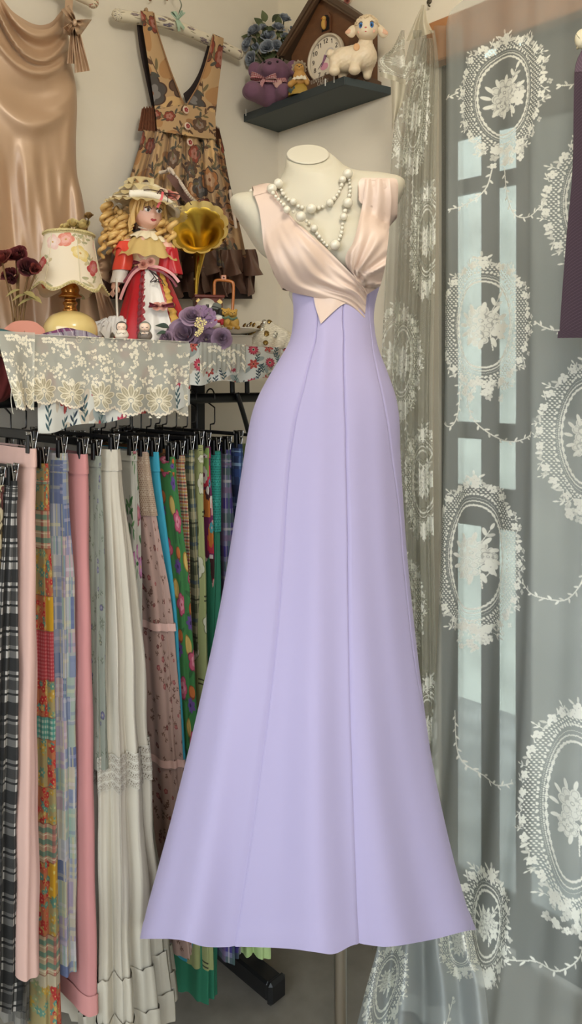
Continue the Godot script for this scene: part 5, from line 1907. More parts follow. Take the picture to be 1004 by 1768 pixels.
func monk(px: float, py: float, h: float, robe: Color, hood: Color, label: String, bow_robe: bool) -> void:
	var d := dl(px, 0.40)
	var s := h / 37.0 * d / F
	var base := Vector3(P(px, 0, d).x, TOP + 0.004, P(px, 0, d).z)
	var at := Transform3D(Basis(Vector3.UP, 0.15), base)
	var t := thing("figurine", label, "figurine", base, "small hooded figurines")
	var Q := func(x: float, y: float, z: float) -> Vector3: return at * (Vector3(x, y, z) * s)
	var rm := mat(robe, 0.5)
	var hm := mat(hood, 0.6)
	var sk := mat(rgb(238, 208, 184), 0.45)
	var b := [[Q.call(0, 8, 0), Vector3(13, 9, 11) * s], [Q.call(0, 14, 0), Vector3(9, 6, 8) * s]]
	obj("body", nets(func(p: Vector3) -> float: return bones(p, b, 6 * s), Q.call(-20, -4, -18), Q.call(20, 26, 18), 1.3 * s), rm, t)
	obj("head", MB.new().ball(Q.call(0, 24, 1), Vector3(9.5, 9.0, 9) * s, at.basis, 20, 14), sk, t)
	obj("hood", MB.new().grid(28, 14, func(u: float, v: float) -> Vector3:
		var g := u * TAU
		var la := lerpf(-0.9 - 0.4 * (0.5 - 0.5 * cos(g)), PI * 0.5, v) if cos(g) < 0.45 else lerpf(0.75, PI * 0.5, v)
		return Q.call(0, 0, 0) + at.basis * (Vector3(sin(g) * cos(la) * 10.8, 24 + sin(la) * 10.6, cos(g) * cos(la) * 10.6 - 0.5) * s), true), hm, t)
	for e in [-1.0, 1.0]:
		obj("eye", MB.new().tube(line3([Q.call(e * 5.6, 23.6, 8.2), Q.call(e * 3.8, 22.8, 9.6), Q.call(e * 2.0, 23.4, 9.9)], 6), 0.4 * s, -1, 5), mat(rgb(80, 50, 40), 0.6), t)
		obj("hand", MB.new().ball(Q.call(e * 3.0, 12.5, 10.2), Vector3(3.2, 1.8, 1.8) * s, Basis(), 10, 6), sk if bow_robe else rm, t)
		obj("sleeve_line", MB.new().tube(line3([Q.call(e * 9, 15, 6), Q.call(e * 7, 10, 9.8), Q.call(e * 2, 11, 11)], 8), 0.35 * s, -1, 5), mat(robe.darkened(0.5), 0.6), t)
	obj("mouth", MB.new().ball(Q.call(0, 19.8, 9.4), Vector3(1.0, 0.5, 0.5) * s), mat(rgb(190, 80, 70), 0.5), t)
	if bow_robe:
		var bw := MB.new()
		bow_loop(bw, Q.call(0, 15, 8), Vector3(-1, -0.4, 0), Vector3(0, 0, 1), 7 * s, 5 * s)
		bow_loop(bw, Q.call(0, 15, 8), Vector3(1, -0.4, 0), Vector3(0, 0, 1), 7 * s, 5 * s)
		obj("collar_bow", bw, mat(rgb(232, 226, 214), 0.6), t)


func small_things() -> void:
	monk(210, 595, 34, rgb(226, 214, 196), rgb(74, 72, 66), "round cream figurine with a dark cap and folded hands below the white parasol", false)
	monk(250, 595, 36, rgb(120, 108, 98), rgb(128, 132, 122), "figurine in a grey hood with a cream bow next to the purple roses", true)
	# snowman
	var d := dl(372, 0.31)
	var s := d / F
	var Q := func(px: float, py: float, z: float) -> Vector3: return P(px, py, d) + Vector3(0, 0, z * s)
	var base := Vector3(P(376, 0, d).x, TOP, P(376, 0, d).z)
	# plate first, since the figurines sit on it
	var pd := dl(404, 0.30)
	var ps := pd / F
	var plate_y := EYE + (HY - 571.0) / F * pd
	var pl := thing("plate", "white china plate holding the small figurines on the rack top", "plate", Vector3(P(402, 0, pd).x, plate_y - 0.012, P(402, 0, pd).z))
	obj("dish", MB.new().lathe([Vector2(0, -0.010), Vector2(0.030, -0.010), Vector2(0.032, -0.012), Vector2(0.034, -0.010), Vector2(0.052, -0.005), Vector2(0.070, 0.001), Vector2(0.074, 0.0035), Vector2(0.0735, 0.005), Vector2(0.069, 0.0035), Vector2(0.05, -0.002), Vector2(0.032, -0.0065), Vector2(0, -0.007)], 56, Transform3D(Basis(), Vector3(P(402, 0, pd).x, plate_y, P(402, 0, pd).z))), mat(rgb(232, 226, 214), 0.15, {"coat": 0.5}), pl)
	var bk := thing("box", "small pale box under the white plate", "box", Vector3(P(410, 0, pd).x, TOP, P(410, 0, pd).z))
	obj("carton", MB.new().box(Vector3(P(406, 0, pd).x, (TOP + plate_y - 0.013) / 2, P(406, 0, pd).z), Vector3(0.075, plate_y - 0.013 - TOP, 0.06), Basis(Vector3.UP, 0.5), 0.002), mat(rgb(206, 198, 184), 0.7), bk)
	obj("carton_lid", MB.new().box(Vector3(P(406, 0, pd).x, plate_y - 0.0155, P(406, 0, pd).z), Vector3(0.079, 0.005, 0.064), Basis(Vector3.UP, 0.5), 0.001), mat(rgb(214, 206, 192), 0.7), bk)
	var sn := thing("snowman_figurine", "white snowman figurine with black hat and red scarf tipped back on the plate", "figurine", Q.call(372, 569, 0))
	obj("body", nets(func(p: Vector3) -> float: return bones(p, [[Q.call(373, 560, 4), Vector3(12, 8, 9) * s], [Q.call(379, 549, 4), Vector3(8, 7, 7) * s]], 3 * s), Q.call(355, 574, -10), Q.call(395, 536, 18), 1.2 * s), mat(rgb(236, 230, 220), 0.4), sn)
	var hatb := frame(Vector3(-0.2, 0.2, 1), Vector3(0.25, 1, 0.1))
	obj("hat", MB.new().lathe([Vector2(0, -1) * s, Vector2(9, -1) * s, Vector2(9, 0.4) * s, Vector2(5, 0.8) * s, Vector2(5.5, 9) * s, Vector2(0, 10) * s], 20, Transform3D(hatb, Q.call(379, 544, 4))), mat(rgb(26, 24, 24), 0.5), sn)
	obj("scarf", MB.new().tube(line3([Q.call(371, 553, 12), Q.call(378, 556, 13), Q.call(386, 553, 10)], 8), 2.4 * s, -1, 8).ball(Q.call(384, 558, 12), Vector3(3, 4.5, 2) * s), mat(rgb(170, 30, 40), 0.6), sn)
	obj("button", MB.new().ball(Q.call(369, 561, 12.5), Vector3.ONE * 1.0 * s), mat(rgb(30, 26, 26), 0.5), sn)
	# two bears
	var br := thing("bear_figurine", "pair of tiny golden bears in green scarves sitting together on the plate", "figurine", Q.call(398, 569, 0))
	var fur := mat(rgb(186, 146, 66), 0.6)
	for k in 2:
		var ox := 389.0 + 13 * k
		var oy := 2.0 * k
		var bb := [[Q.call(ox + 3, 556 + oy, 2), Vector3(8, 11, 7) * s], [Q.call(ox, 540 + oy, 3), Vector3(7.5, 6.8, 6.5) * s], [Q.call(ox - 5.5, 534 + oy, 2), Vector3(2.6, 2.6, 2) * s], [Q.call(ox + 5.5, 534 + oy, 2), Vector3(2.6, 2.6, 2) * s], [Q.call(ox, 542 + oy, 9), Vector3(3.2, 2.6, 2.6) * s], [Q.call(ox + 5, 565, 6), Q.call(ox + 10, 567, 12), 3.4 * s, 3.4 * s], [Q.call(ox - 5, 552, 5), Q.call(ox - 8, 560, 9), 2.6 * s, 2.6 * s]]
		var w := obj("bear_body", nets(func(p: Vector3) -> float: return bones(p, bb, 2.5 * s), Q.call(ox - 18, 574, -10), Q.call(ox + 22, 526, 20), 1.15 * s), fur, br)
		obj("scarf", MB.new().tube(line3([Q.call(ox - 7, 547 + oy, 6), Q.call(ox, 550 + oy, 9), Q.call(ox + 7, 547 + oy, 5)], 8), 2.2 * s, -1, 8), mat(rgb(96, 116, 92), 0.7), br)
		for e in [-1.0, 1.0]:
			obj("eye", MB.new().ball(Q.call(ox + e * 2.8, 538.5 + oy, 9), Vector3.ONE * 0.8 * s, Basis(), 8, 6), mat(rgb(30, 20, 14), 0.3), br)
		obj("nose", MB.new().ball(Q.call(ox, 541 + oy, 11.6), Vector3(1.3, 1, 0.8) * s, Basis(), 8, 6), mat(rgb(50, 30, 20), 0.4), br)
	# silver disc ornament and grey hat behind
	var d3 := dl(358, 0.26)
	var s3 := d3 / F
	var di := thing("round_ornament", "pale silver disc ornament with a black square centre behind the purple roses", "ornament", Vector3(P(356, 0, d3).x, TOP, P(356, 0, d3).z))
	obj("disc", MB.new().lathe([Vector2(0, 0) * s3, Vector2(16, 0) * s3, Vector2(17.5, 1.5) * s3, Vector2(17, 4) * s3, Vector2(7, 6) * s3, Vector2(0, 6.2) * s3], 40, Transform3D(face_to(Vector3(0.1, 0.35, 1)), P(356, 532, d3))), mat(rgb(196, 194, 186), 0.3, {"metallic": 0.5}), di)
	obj("centre", MB.new().box(P(358, 528, d3 - 7 * s3), Vector3(6, 5, 2) * s3, frame(Vector3(0.1, 0.35, 1)), 0.0004), mat(rgb(24, 22, 22), 0.4), di)
	var y3 := HY - (TOP - EYE) * F / d3
	obj("stand", MB.new().box(P(356, (y3 + 548) / 2, d3), Vector3(20 * s3, (y3 - 548) * s3, 14 * s3), Basis(), 0.001), mat(rgb(150, 144, 134), 0.5), di)
	var gh := thing("toy_hat", "tiny grey felt hat beside the black snowman hat", "hat", P(374, 540, d3 - 0.03))
	obj("felt", MB.new().lathe([Vector2(0, -1) * s3, Vector2(13, -2) * s3, Vector2(13.5, -1) * s3, Vector2(9, 1.5) * s3, Vector2(8, 9) * s3, Vector2(6, 11) * s3, Vector2(0, 10) * s3], 28, Transform3D(frame(Vector3(0.2, 0.1, 1), Vector3(0.35, 1, 0.3)), P(373, 535, d3 - 0.03))), mat(rgb(108, 112, 104), 0.9), gh)
	obj("hat_band", MB.new().lathe([Vector2(9.2, 1.4) * s3, Vector2(9.0, 3.6) * s3], 28, Transform3D(frame(Vector3(0.2, 0.1, 1), Vector3(0.35, 1, 0.3)), P(373, 535, d3 - 0.03))), mat(rgb(60, 62, 58), 0.8), gh)
	# crumpled beaded lace at the right end
	var d4 := dl(462, 0.33)
	var cl := thing("beaded_bag", "crumpled white lace bag with brass and crystal beads beside the white plate", "bag", Vector3(P(458, 0, d4).x, TOP, P(458, 0, d4).z))
	var s4 := d4 / F
	var heap := func(g: float, v: float) -> Vector3:
		var r := 1.0 + 0.10 * sin(g * 7.0 + v * 5.0) + 0.06 * sin(g * 15.0 - v * 9.0)
		var cv := cos(v * PI * 0.5)
		return Vector3(P(455, 0, d4).x + sin(g) * 62 * s4 * cv * r, TOP + (44.0 + 5.0 * sin(g * 3.0)) * s4 * sin(v * PI * 0.5) * (0.9 + 0.1 * r), P(455, 0, d4).z + cos(g) * 40 * s4 * cv * r)
	obj("lace_body", MB.new().grid(64, 24, func(u: float, v: float) -> Vector3: return heap.call(u * TAU, v), true, 3.0, 2.0), mat(Color(0.97, 0.96, 0.93), 0.9, {"tex": noise_tex(256, 0.08, rgb(186, 176, 156), rgb(246, 240, 226), 3, FastNoiseLite.TYPE_CELLULAR, 3)}), cl)
	var gem := mat(rgb(150, 124, 72), 0.2, {"metallic": 1.0})
	var cry := mat(rgb(206, 206, 200), 0.08, {"metallic": 0.9})
	rng.seed = 19
	for k in 26:
		var g := rng.randf_range(-1.2, 0.5)
		var p: Vector3 = heap.call(g, rng.randf_range(0.12, 0.92))
		var nn := Vector3(sin(g), 0.6, cos(g)).normalized()
		obj("bead", MB.new().lathe([Vector2(0, -1) * s4, Vector2(4.4, -0.6) * s4, Vector2(5, 0.6) * s4, Vector2(3.4, 1.8) * s4, Vector2(0, 2.6) * s4], 12, Transform3D(face_to(nn), p)), gem if k % 3 else cry, cl)
	# folded scarf along the front edge
	var sc := thing("scarf", "plum and grey checked scarf twisted along the front edge under the lamp", "scarf", R(0.8, 0.41, TOP))
	var st := plaid_tex(rgb(112, 54, 96), [[0.0, 0.16, Color(rgb(150, 150, 156), 0.8), 2], [0.3, 0.1, Color(rgb(60, 40, 70), 0.8), 2], [0.55, 0.05, Color(rgb(214, 206, 206), 0.9), 2]])
	var roll := func(pts: Array, r: float, tw: float) -> MB:
		return MB.new().grid(20, 60, func(u: float, v: float) -> Vector3:
			var p := path3(pts, v)
			var dd := (path3(pts, minf(v + 0.02, 1)) - path3(pts, maxf(v - 0.02, 0))).normalized()
			var sd := dd.cross(Vector3.UP).normalized()
			var g := u * TAU
			var rr := r * (0.5 + 0.6 * pow(sin(PI * v), 0.5)) * (1.0 + 0.18 * sin(g * 3.0 + v * tw) + 0.1 * sin(g * 7.0 - v * 9.0))
			return p + sd * cos(g) * rr * 1.25 + Vector3.UP * sin(g) * rr, true, 1.0, 4.0)
	obj("scarf_roll", roll.call([WL(66, 586, 0.40), WL(100, 581, 0.41), WL(130, 582, 0.41), WL(160, 588, 0.41), WL(185, 592, 0.41)], 0.0135, 8.0), mat(Color.WHITE, 0.6, {"tex": st, "uv": Vector3(1, 1.5, 1)}), sc)
	obj("scarf_tail", roll.call([WL(180, 593, 0.415), WL(215, 592, 0.42), WL(240, 594, 0.42), WL(262, 597, 0.42)], 0.007, 5.0), mat(rgb(130, 44, 100), 0.5), sc)
	var hat := thing("felt_flower_hat", "dusty pink felt flower trimming lying left of the lamp base", "hat", R(1.02, 0.40, TOP))
	var dd := dl(42, 0.36)
	for k in 7:
		var mb := MB.new()
		petal(mb, Transform3D(face_to(Vector3(0.2, 0.7, 0.7)), P(42, 584, dd)), TAU * k / 7.0, 0.6, 0.9, 0.036, 0.03, 0.5, 8)
		obj("petal", mb, mat(rgb(190, 128, 110), 0.85, {"sheen": 0.3}), hat)
	var bk2 := thing("scarf", "folded scarf in teal, black and pink at the far left end of the lace", "scarf", R(1.1, 0.41, TOP))
	var dk := dl(6, 0.36)
	var layer := [rgb(196, 132, 128), rgb(28, 32, 38), rgb(40, 92, 100)]
	for k in 3:
		obj("fold", MB.new().grid(16, 12, func(u: float, v: float) -> Vector3:
			var g := u * PI
			return P(lerpf(-24.0, 26.0, v), 590.0 - k * 7.0 - 5.0 * sin(v * 4.0) - 12.0 * sin(g) * (0.6 - 0.2 * k + 0.3 * v), dk + 0.05 - 0.04 * (1.0 - cos(g)))), mat(layer[k], 0.7), bk2)


func silk_roses() -> void:
	var d := dl(330, 0.37)
	var s := d / F
	var t := thing("silk_roses", "bunch of dusty purple silk roses at the front of the rack top", "flowers", Vector3(P(330, 0, d).x, TOP, P(330, 0, d).z))
	var c := rgb(146, 118, 140)
	var pm := mat(Color.WHITE, 0.75, {"vc": true, "sheen": 0.2})
	var heads := [[Vector3(317, 572, 31), Vector3(-0.1, 0.35, 1)], [Vector3(331, 540, 20), Vector3(0.1, 0.6, 0.9)], [Vector3(357, 584, 19), Vector3(0.2, 0.1, 1)], [Vector3(385, 583, 17), Vector3(0.4, 0.1, 1)], [Vector3(280, 585, 16), Vector3(-0.7, 0.3, 0.8)]]
	for i in heads.size():
		var q: Vector3 = heads[i][0]
		var nd: Vector3 = heads[i][1]
		var r := q.z * s
		var at := Transform3D(face_to(nd), P(q.x, q.y, d - 0.03) - nd.normalized() * r * 0.75)
		var head := obj("rose", rose_bud(at, r * 0.98, c, i * 3 + 1, 5 if i == 0 else 4), pm, t)
		for l in 2:
			for k in 5:
				var mb := MB.new()
				mb.paint(c.lightened(0.04 * ((k + l + i) % 3)))
				petal(mb, at * Transform3D(Basis(Vector3(sin(k * 2.1), 0, cos(k * 1.7)).normalized(), 0.12 * sin(k * 3.0 + i)), Vector3.ZERO), TAU * k / 5 + l * 0.63 + i, 0.72, 0.62 + 0.24 * l, r, r * (0.82 - 0.18 * l), 0.3 + 0.25 * l, 8)
				obj("petal", mb, pm, head)
	# hydrangea petals and small yellow blossoms between the roses
	for k in 9:
		var q := Vector2(350 + 9 * sin(k * 2.4) + k, 545 + 12 * cos(k * 1.9) + k)
		var fl := MB.new()
		fl.paint(rgb(150, 118, 150).darkened(0.05 * (k % 3)))
		for j in 4:
			petal(fl, Transform3D(face_to(Vector3(0.3 * sin(k), 0.4, 1)), P(q.x, q.y, d - 0.012 - 0.002 * (k % 4))), TAU * j / 4, 0.7, 0.95, 10 * s, 5 * s, 0.2, 4)
		obj("blossom", fl, pm, t)
	for k in 7:
		var fl := MB.new()
		fl.paint(rgb(232, 214, 150))
		var q := Vector2(343 + 4 * sin(k * 2.0) + (k % 2) * 5, 553 + k * 4)
		for j in 5:
			petal(fl, Transform3D(face_to(Vector3(0.3 * sin(k), 0.3, 1)), P(q.x, q.y, d - 0.045)), TAU * j / 5, 0.5, 0.9, 5 * s, 3 * s, 0.1, 3)
		obj("tiny_blossom", fl, pm, t)
	var lf := MB.new()
	leaf_mesh(lf, P(292, 566, d - 0.01), Vector3(-1, 0.35, 0.2), Vector3(0, 1, 0.8), 24 * s, 15 * s)
	obj("leaf", lf, mat(rgb(50, 66, 58), 0.5), t)
	var lg := MB.new()
	leaf_mesh(lg, P(288, 574, d - 0.02), Vector3(-1, 0.0, 0.3), Vector3(0, 1, 0.8), 18 * s, 11 * s)
	obj("leaf", lg, mat(rgb(66, 84, 70), 0.5), t)
	obj("stem", MB.new().tube(line3([P(300, 590, d), P(340, 595, d + 0.01), P(400, 598, d + 0.03)], 10), 2 * s, -1, 6), mat(rgb(70, 84, 60), 0.7), t)


# ---------------------------------------------------------------- the corner shelf
const SH := EYE + 0.862   # underside of the shelf


func ab(p: Vector3) -> Vector2:   # (a, b) of a point
	var x := (p.x - XC) / Q2
	var z := (p.z + ZC) / Q2
	return Vector2((z - x) * 0.5, (z + x) * 0.5)


func by(px: float, py: float, a: float) -> Vector2:   # (b, y) of a pixel on the plane a
	var p := WR(px, py, a)
	return Vector2(ab(p).y, p.y)


func lettering(text: String, size: float, m: Material, parent: Node3D, called: String, at: Transform3D) -> void:
	var tm := TextMesh.new()
	var f := SystemFont.new()
	f.font_names = PackedStringArray(["Droid Sans"])
	tm.font = f
	tm.font_size = 32
	tm.pixel_size = size / 32.0
	tm.depth = 0.0012
	tm.text = text
	put(called, tm, m, parent, at)


func shelf_things() -> void:
	var slate := mat(rgb(62, 72, 74), 0.6)
	var top := SH + 0.022
	var sh := thing("wall_shelf", "dark slate corner shelf high on the wall holding the clock and toys", "shelf", R(0.08, 0.24, SH))
	var outl := [Vector2(0.0, 0.0), Vector2(0.485, 0.0), Vector2(0.44, 0.155), Vector2(0.0, 0.155)]
	var bd := MB.new()
	var lo := []
	var hi := []
	for q in outl:
		lo.append(R(q.y + 0.001, q.x + 0.001, SH))
		hi.append(R(q.y + 0.001, q.x + 0.001, top))
	for i in 4:
		var j := (i + 1) % 4
		bd.face([lo[j], lo[i], hi[i], hi[j]])
	bd.face([hi[3], hi[2], hi[1], hi[0]])
	bd.face([lo[0], lo[1], lo[2], lo[3]])
	obj("board", bd, slate, sh)
	var lip := MB.new()
	lip.box(R(0.157, 0.22, SH + 0.011), Vector3(0.44, 0.026, 0.004), Basis(N, UP, U), 0.001)
	obj("front_edge", lip, mat(rgb(48, 56, 58), 0.5), sh)
	var clear := mat(rgb(220, 220, 214), 0.15)
	for b in [0.012, 0.365, 0.40]:
		obj("clip", MB.new().box(R(0.159, b, top + 0.004), Vector3(0.003, 0.022, 0.004), Basis(N, UP, U), 0.0006), clear, sh)
	clock(top)
	lamb(top)
	teddy(top)
	small_bear(top)
	blue_roses(top)
	# plaque at the very top and the wall hooks
	var pq := thing("wall_plaque", "round cream wall plaque cut by the top edge above the clock roof", "plaque", WR(600, 0, 0.012))
	obj("disc", MB.new().lathe([Vector2(0, 0), Vector2(0.030, 0), Vector2(0.033, 0.004), Vector2(0.028, 0.010), Vector2(0.015, 0.014), Vector2(0, 0.015)], 36, Transform3D(Basis(N, U, N.cross(U)), WR(598, -6, 0.001))), mat(rgb(224, 206, 182), 0.4), pq)
	obj("blossom", rose(Transform3D(face_to(U), WR(600, 0, 0.012)), 0.012, rgb(206, 136, 120), 3), mat(Color.WHITE, 0.6, {"vc": true}), pq)
	var iron := mat(rgb(92, 84, 70), 0.4, {"metallic": 0.8})
	var hk := thing("wall_hook", "small dark hook on the cream wall above the gathered lace curtain", "hook", WR(741, 6, 0.0))
	obj("plate", MB.new().lathe([Vector2(0, 0), Vector2(0.008, 0), Vector2(0.008, 0.003), Vector2(0.004, 0.005), Vector2(0, 0.006)], 16, Transform3D(Basis(N, U, N.cross(U)), WR(741, 3, 0.0))), iron, hk)
	obj("hook_wire", MB.new().tube(line3([WR(741, 3, 0.004), WR(740, 3, 0.016), WR(739, 9, 0.018), WR(742, 11, 0.012)], 10), 0.0022, -1, 7), iron, hk)


func clock(top: float) -> void:
	var a0 := 0.076   # front board
	var wood := mat(rgb(112, 72, 42), 0.5, {"tex": noise_tex(256, 0.03, Color(0.8, 0.78, 0.76), Color.WHITE, 3), "tri": 4.0})
	var dark := mat(rgb(82, 62, 46), 0.55)
	var b0 := by(503, 150, a0).x
	var b1 := by(626, 120, a0).x
	var bc := by(556, 0, a0).x
	var ey := by(500, 98, a0).y
	var ay := by(554, -4, a0).y
	var O := R(a0, 0, 0)
	var t := thing("cuckoo_clock", "brown chalet alarm clock with round white dial and a bird door under the gable", "clock", R(0.04, bc, top))
	obj("body", MB.new().prism([Vector2(b0, top + 0.02), Vector2(b1, top + 0.02), Vector2(b1, ey), Vector2(bc, ay), Vector2(b0, ey)], O, N, UP, 0.07), wood, t)
	obj("plinth", MB.new().box(R(a0 - 0.03, (b0 + b1) / 2, top + 0.0125), Vector3(b1 - b0 + 0.03, 0.025, 0.085), Basis(N, UP, U), 0.003), mat(rgb(86, 60, 42), 0.5), t)
	for s in 2:   # roof panels with depth
		var be: float = [by(489, 100, a0).x, 2.0 * bc - by(489, 100, a0).x][s]
		var e := Vector2(be, by(490, 101, a0).y)
		var ap := Vector2(bc, ay + 0.004)
		var d := (ap - e).normalized()
		var nn := Vector2(-d.y, d.x) * (1.0 if s == 0 else -1.0)
		obj("roof_panel", MB.new().prism([e, ap, ap + Vector2(0, 0.021), e + nn * 0.013], R(a0 + 0.026, 0, 0), N, UP, 0.095), dark, t)
		obj("barge_board", MB.new().prism([e + d * 0.01 - nn * 0.006, ap - Vector2(0, 0.012), ap, e + d * 0.004], R(a0 + 0.02, 0, 0), N, UP, 0.012), mat(rgb(98, 74, 54), 0.55), t)
	# the bird door: frame, dark plate for the niche shade, bird
	var dc := by(564, 40, a0)
	var niche := [Vector2(-0.021, -0.034), Vector2(0.021, -0.034), Vector2(0.021, 0.014), Vector2(0.012, 0.028), Vector2(0, 0.033), Vector2(-0.012, 0.028), Vector2(-0.021, 0.014)]
	var small := []
	for q in niche:
		small.append(dc + q * 0.74 + Vector2(0, -0.001))
	var big := []
	for q in niche:
		big.append(dc + q)
	obj("door_frame", MB.new().prism(big, R(a0 + 0.006, 0, 0), N, UP, 0.006), mat(rgb(98, 60, 36), 0.5), t)
	obj("door_niche_shade", MB.new().prism(small, R(a0 + 0.0075, 0, 0), N, UP, 0.003), mat(rgb(26, 18, 14), 0.8), t)  # raised dark plate, coloured as the shade inside the niche
	var bp := R(a0 + 0.014, dc.x, dc.y - 0.008)
	var yel := mat(rgb(196, 150, 70), 0.6)
	obj("bird", MB.new().ball(bp, Vector3(0.009, 0.017, 0.008), Basis(), 16, 10).ball(bp + Vector3(0, 0.016, 0.002), Vector3(0.0075, 0.008, 0.0075), Basis(), 14, 9), yel, t)
	obj("beak", MB.new().tube([bp + U * 0.006 + Vector3(0, 0.016, 0), bp + U * 0.014 + Vector3(0, 0.013, 0)], 0.003, 0.0004, 8), mat(rgb(206, 110, 40), 0.5), t)
	obj("wing", MB.new().ball(bp + N * 0.008, Vector3(0.003, 0.011, 0.006), Basis(), 10, 8), mat(rgb(150, 92, 50), 0.6), t)
	# dial
	var c := by(561, 100, a0 + 0.012)
	var rr := 0.0725
	var face := Transform3D(Basis(N, U, N.cross(U)), R(a0, c.x, c.y))
	obj("dial_rim", MB.new().lathe([Vector2(rr * 0.8, 0.0), Vector2(rr, 0.0), Vector2(rr * 1.02, 0.008), Vector2(rr, 0.017), Vector2(rr * 0.93, 0.018), Vector2(rr * 0.89, 0.012)], 64, face), mat(rgb(206, 192, 170), 0.35), t)
	obj("dial_face", MB.new().lathe([Vector2(rr * 0.92, 0.009), Vector2(rr * 0.5, 0.0095), Vector2(0, 0.0095)], 48, face), mat(rgb(232, 220, 200), 0.5), t)
	var ink := mat(rgb(70, 58, 52), 0.6)
	for h in range(1, 13):
		var g := TAU * h / 12.0
		lettering(str(h), 0.0185, ink, t, "numeral", Transform3D(Basis(N, UP, U), R(a0 + 0.0102, c.x + sin(g) * rr * 0.72, c.y + cos(g) * rr * 0.72)))
	var pinkd := mat(rgb(214, 150, 170), 0.5)
	var hands := [[3.97, 0.040, 0.0028, rgb(72, 54, 70)], [0.95, 0.028, 0.0034, rgb(72, 54, 70)], [3.75, 0.03, 0.009, rgb(150, 110, 140)]]
	for h in hands:
		var g: float = h[0]
		var tip := R(a0 + 0.0125, c.x + sin(g) * h[1], c.y + cos(g) * h[1])
		var tail := R(a0 + 0.0125, c.x - sin(g) * 0.008, c.y - cos(g) * 0.008)
		obj("hand", MB.new().tube([tail, tail.lerp(tip, 0.5), tip], h[2], 0.0008, 6, true, 0.25), mat(h[3], 0.5), t)
	obj("dial_print", MB.new().ball(R(a0 + 0.0098, c.x - 0.006, c.y - 0.024), Vector3(0.017, 0.011, 0.0006), Basis(N, UP, U), 18, 8), pinkd, t)
	obj("dial_print", MB.new().ball(R(a0 + 0.0098, c.x + 0.016, c.y + 0.012), Vector3(0.018, 0.016, 0.0006), Basis(N, UP, U), 18, 8), mat(rgb(206, 196, 190), 0.5), t)
	# the sign on the plinth
	var grey := mat(rgb(170, 160, 146), 0.5)
	var ink_a := 0.1412
	var sb0 := by(496, 160, 0.14).x
	var sb1 := by(577, 140, 0.14).x
	obj("sign_base", MB.new().box(R(0.1, (sb0 + sb1) / 2, top + 0.019), Vector3(sb1 - sb0, 0.038, 0.08), Basis(N, UP, U), 0.003), mat(rgb(86, 60, 42), 0.5), t)
	for w in [["LOVELY", 547.0, 151.0], ["CABIN", 557.0, 157.0]]:
		var q := by(w[1], w[2], ink_a)
		lettering(w[0], 0.016, grey, t, "lettering", Transform3D(Basis(N, UP, U), R(ink_a, q.x, top + (0.0295 if w[0] == "LOVELY" else 0.0165))))


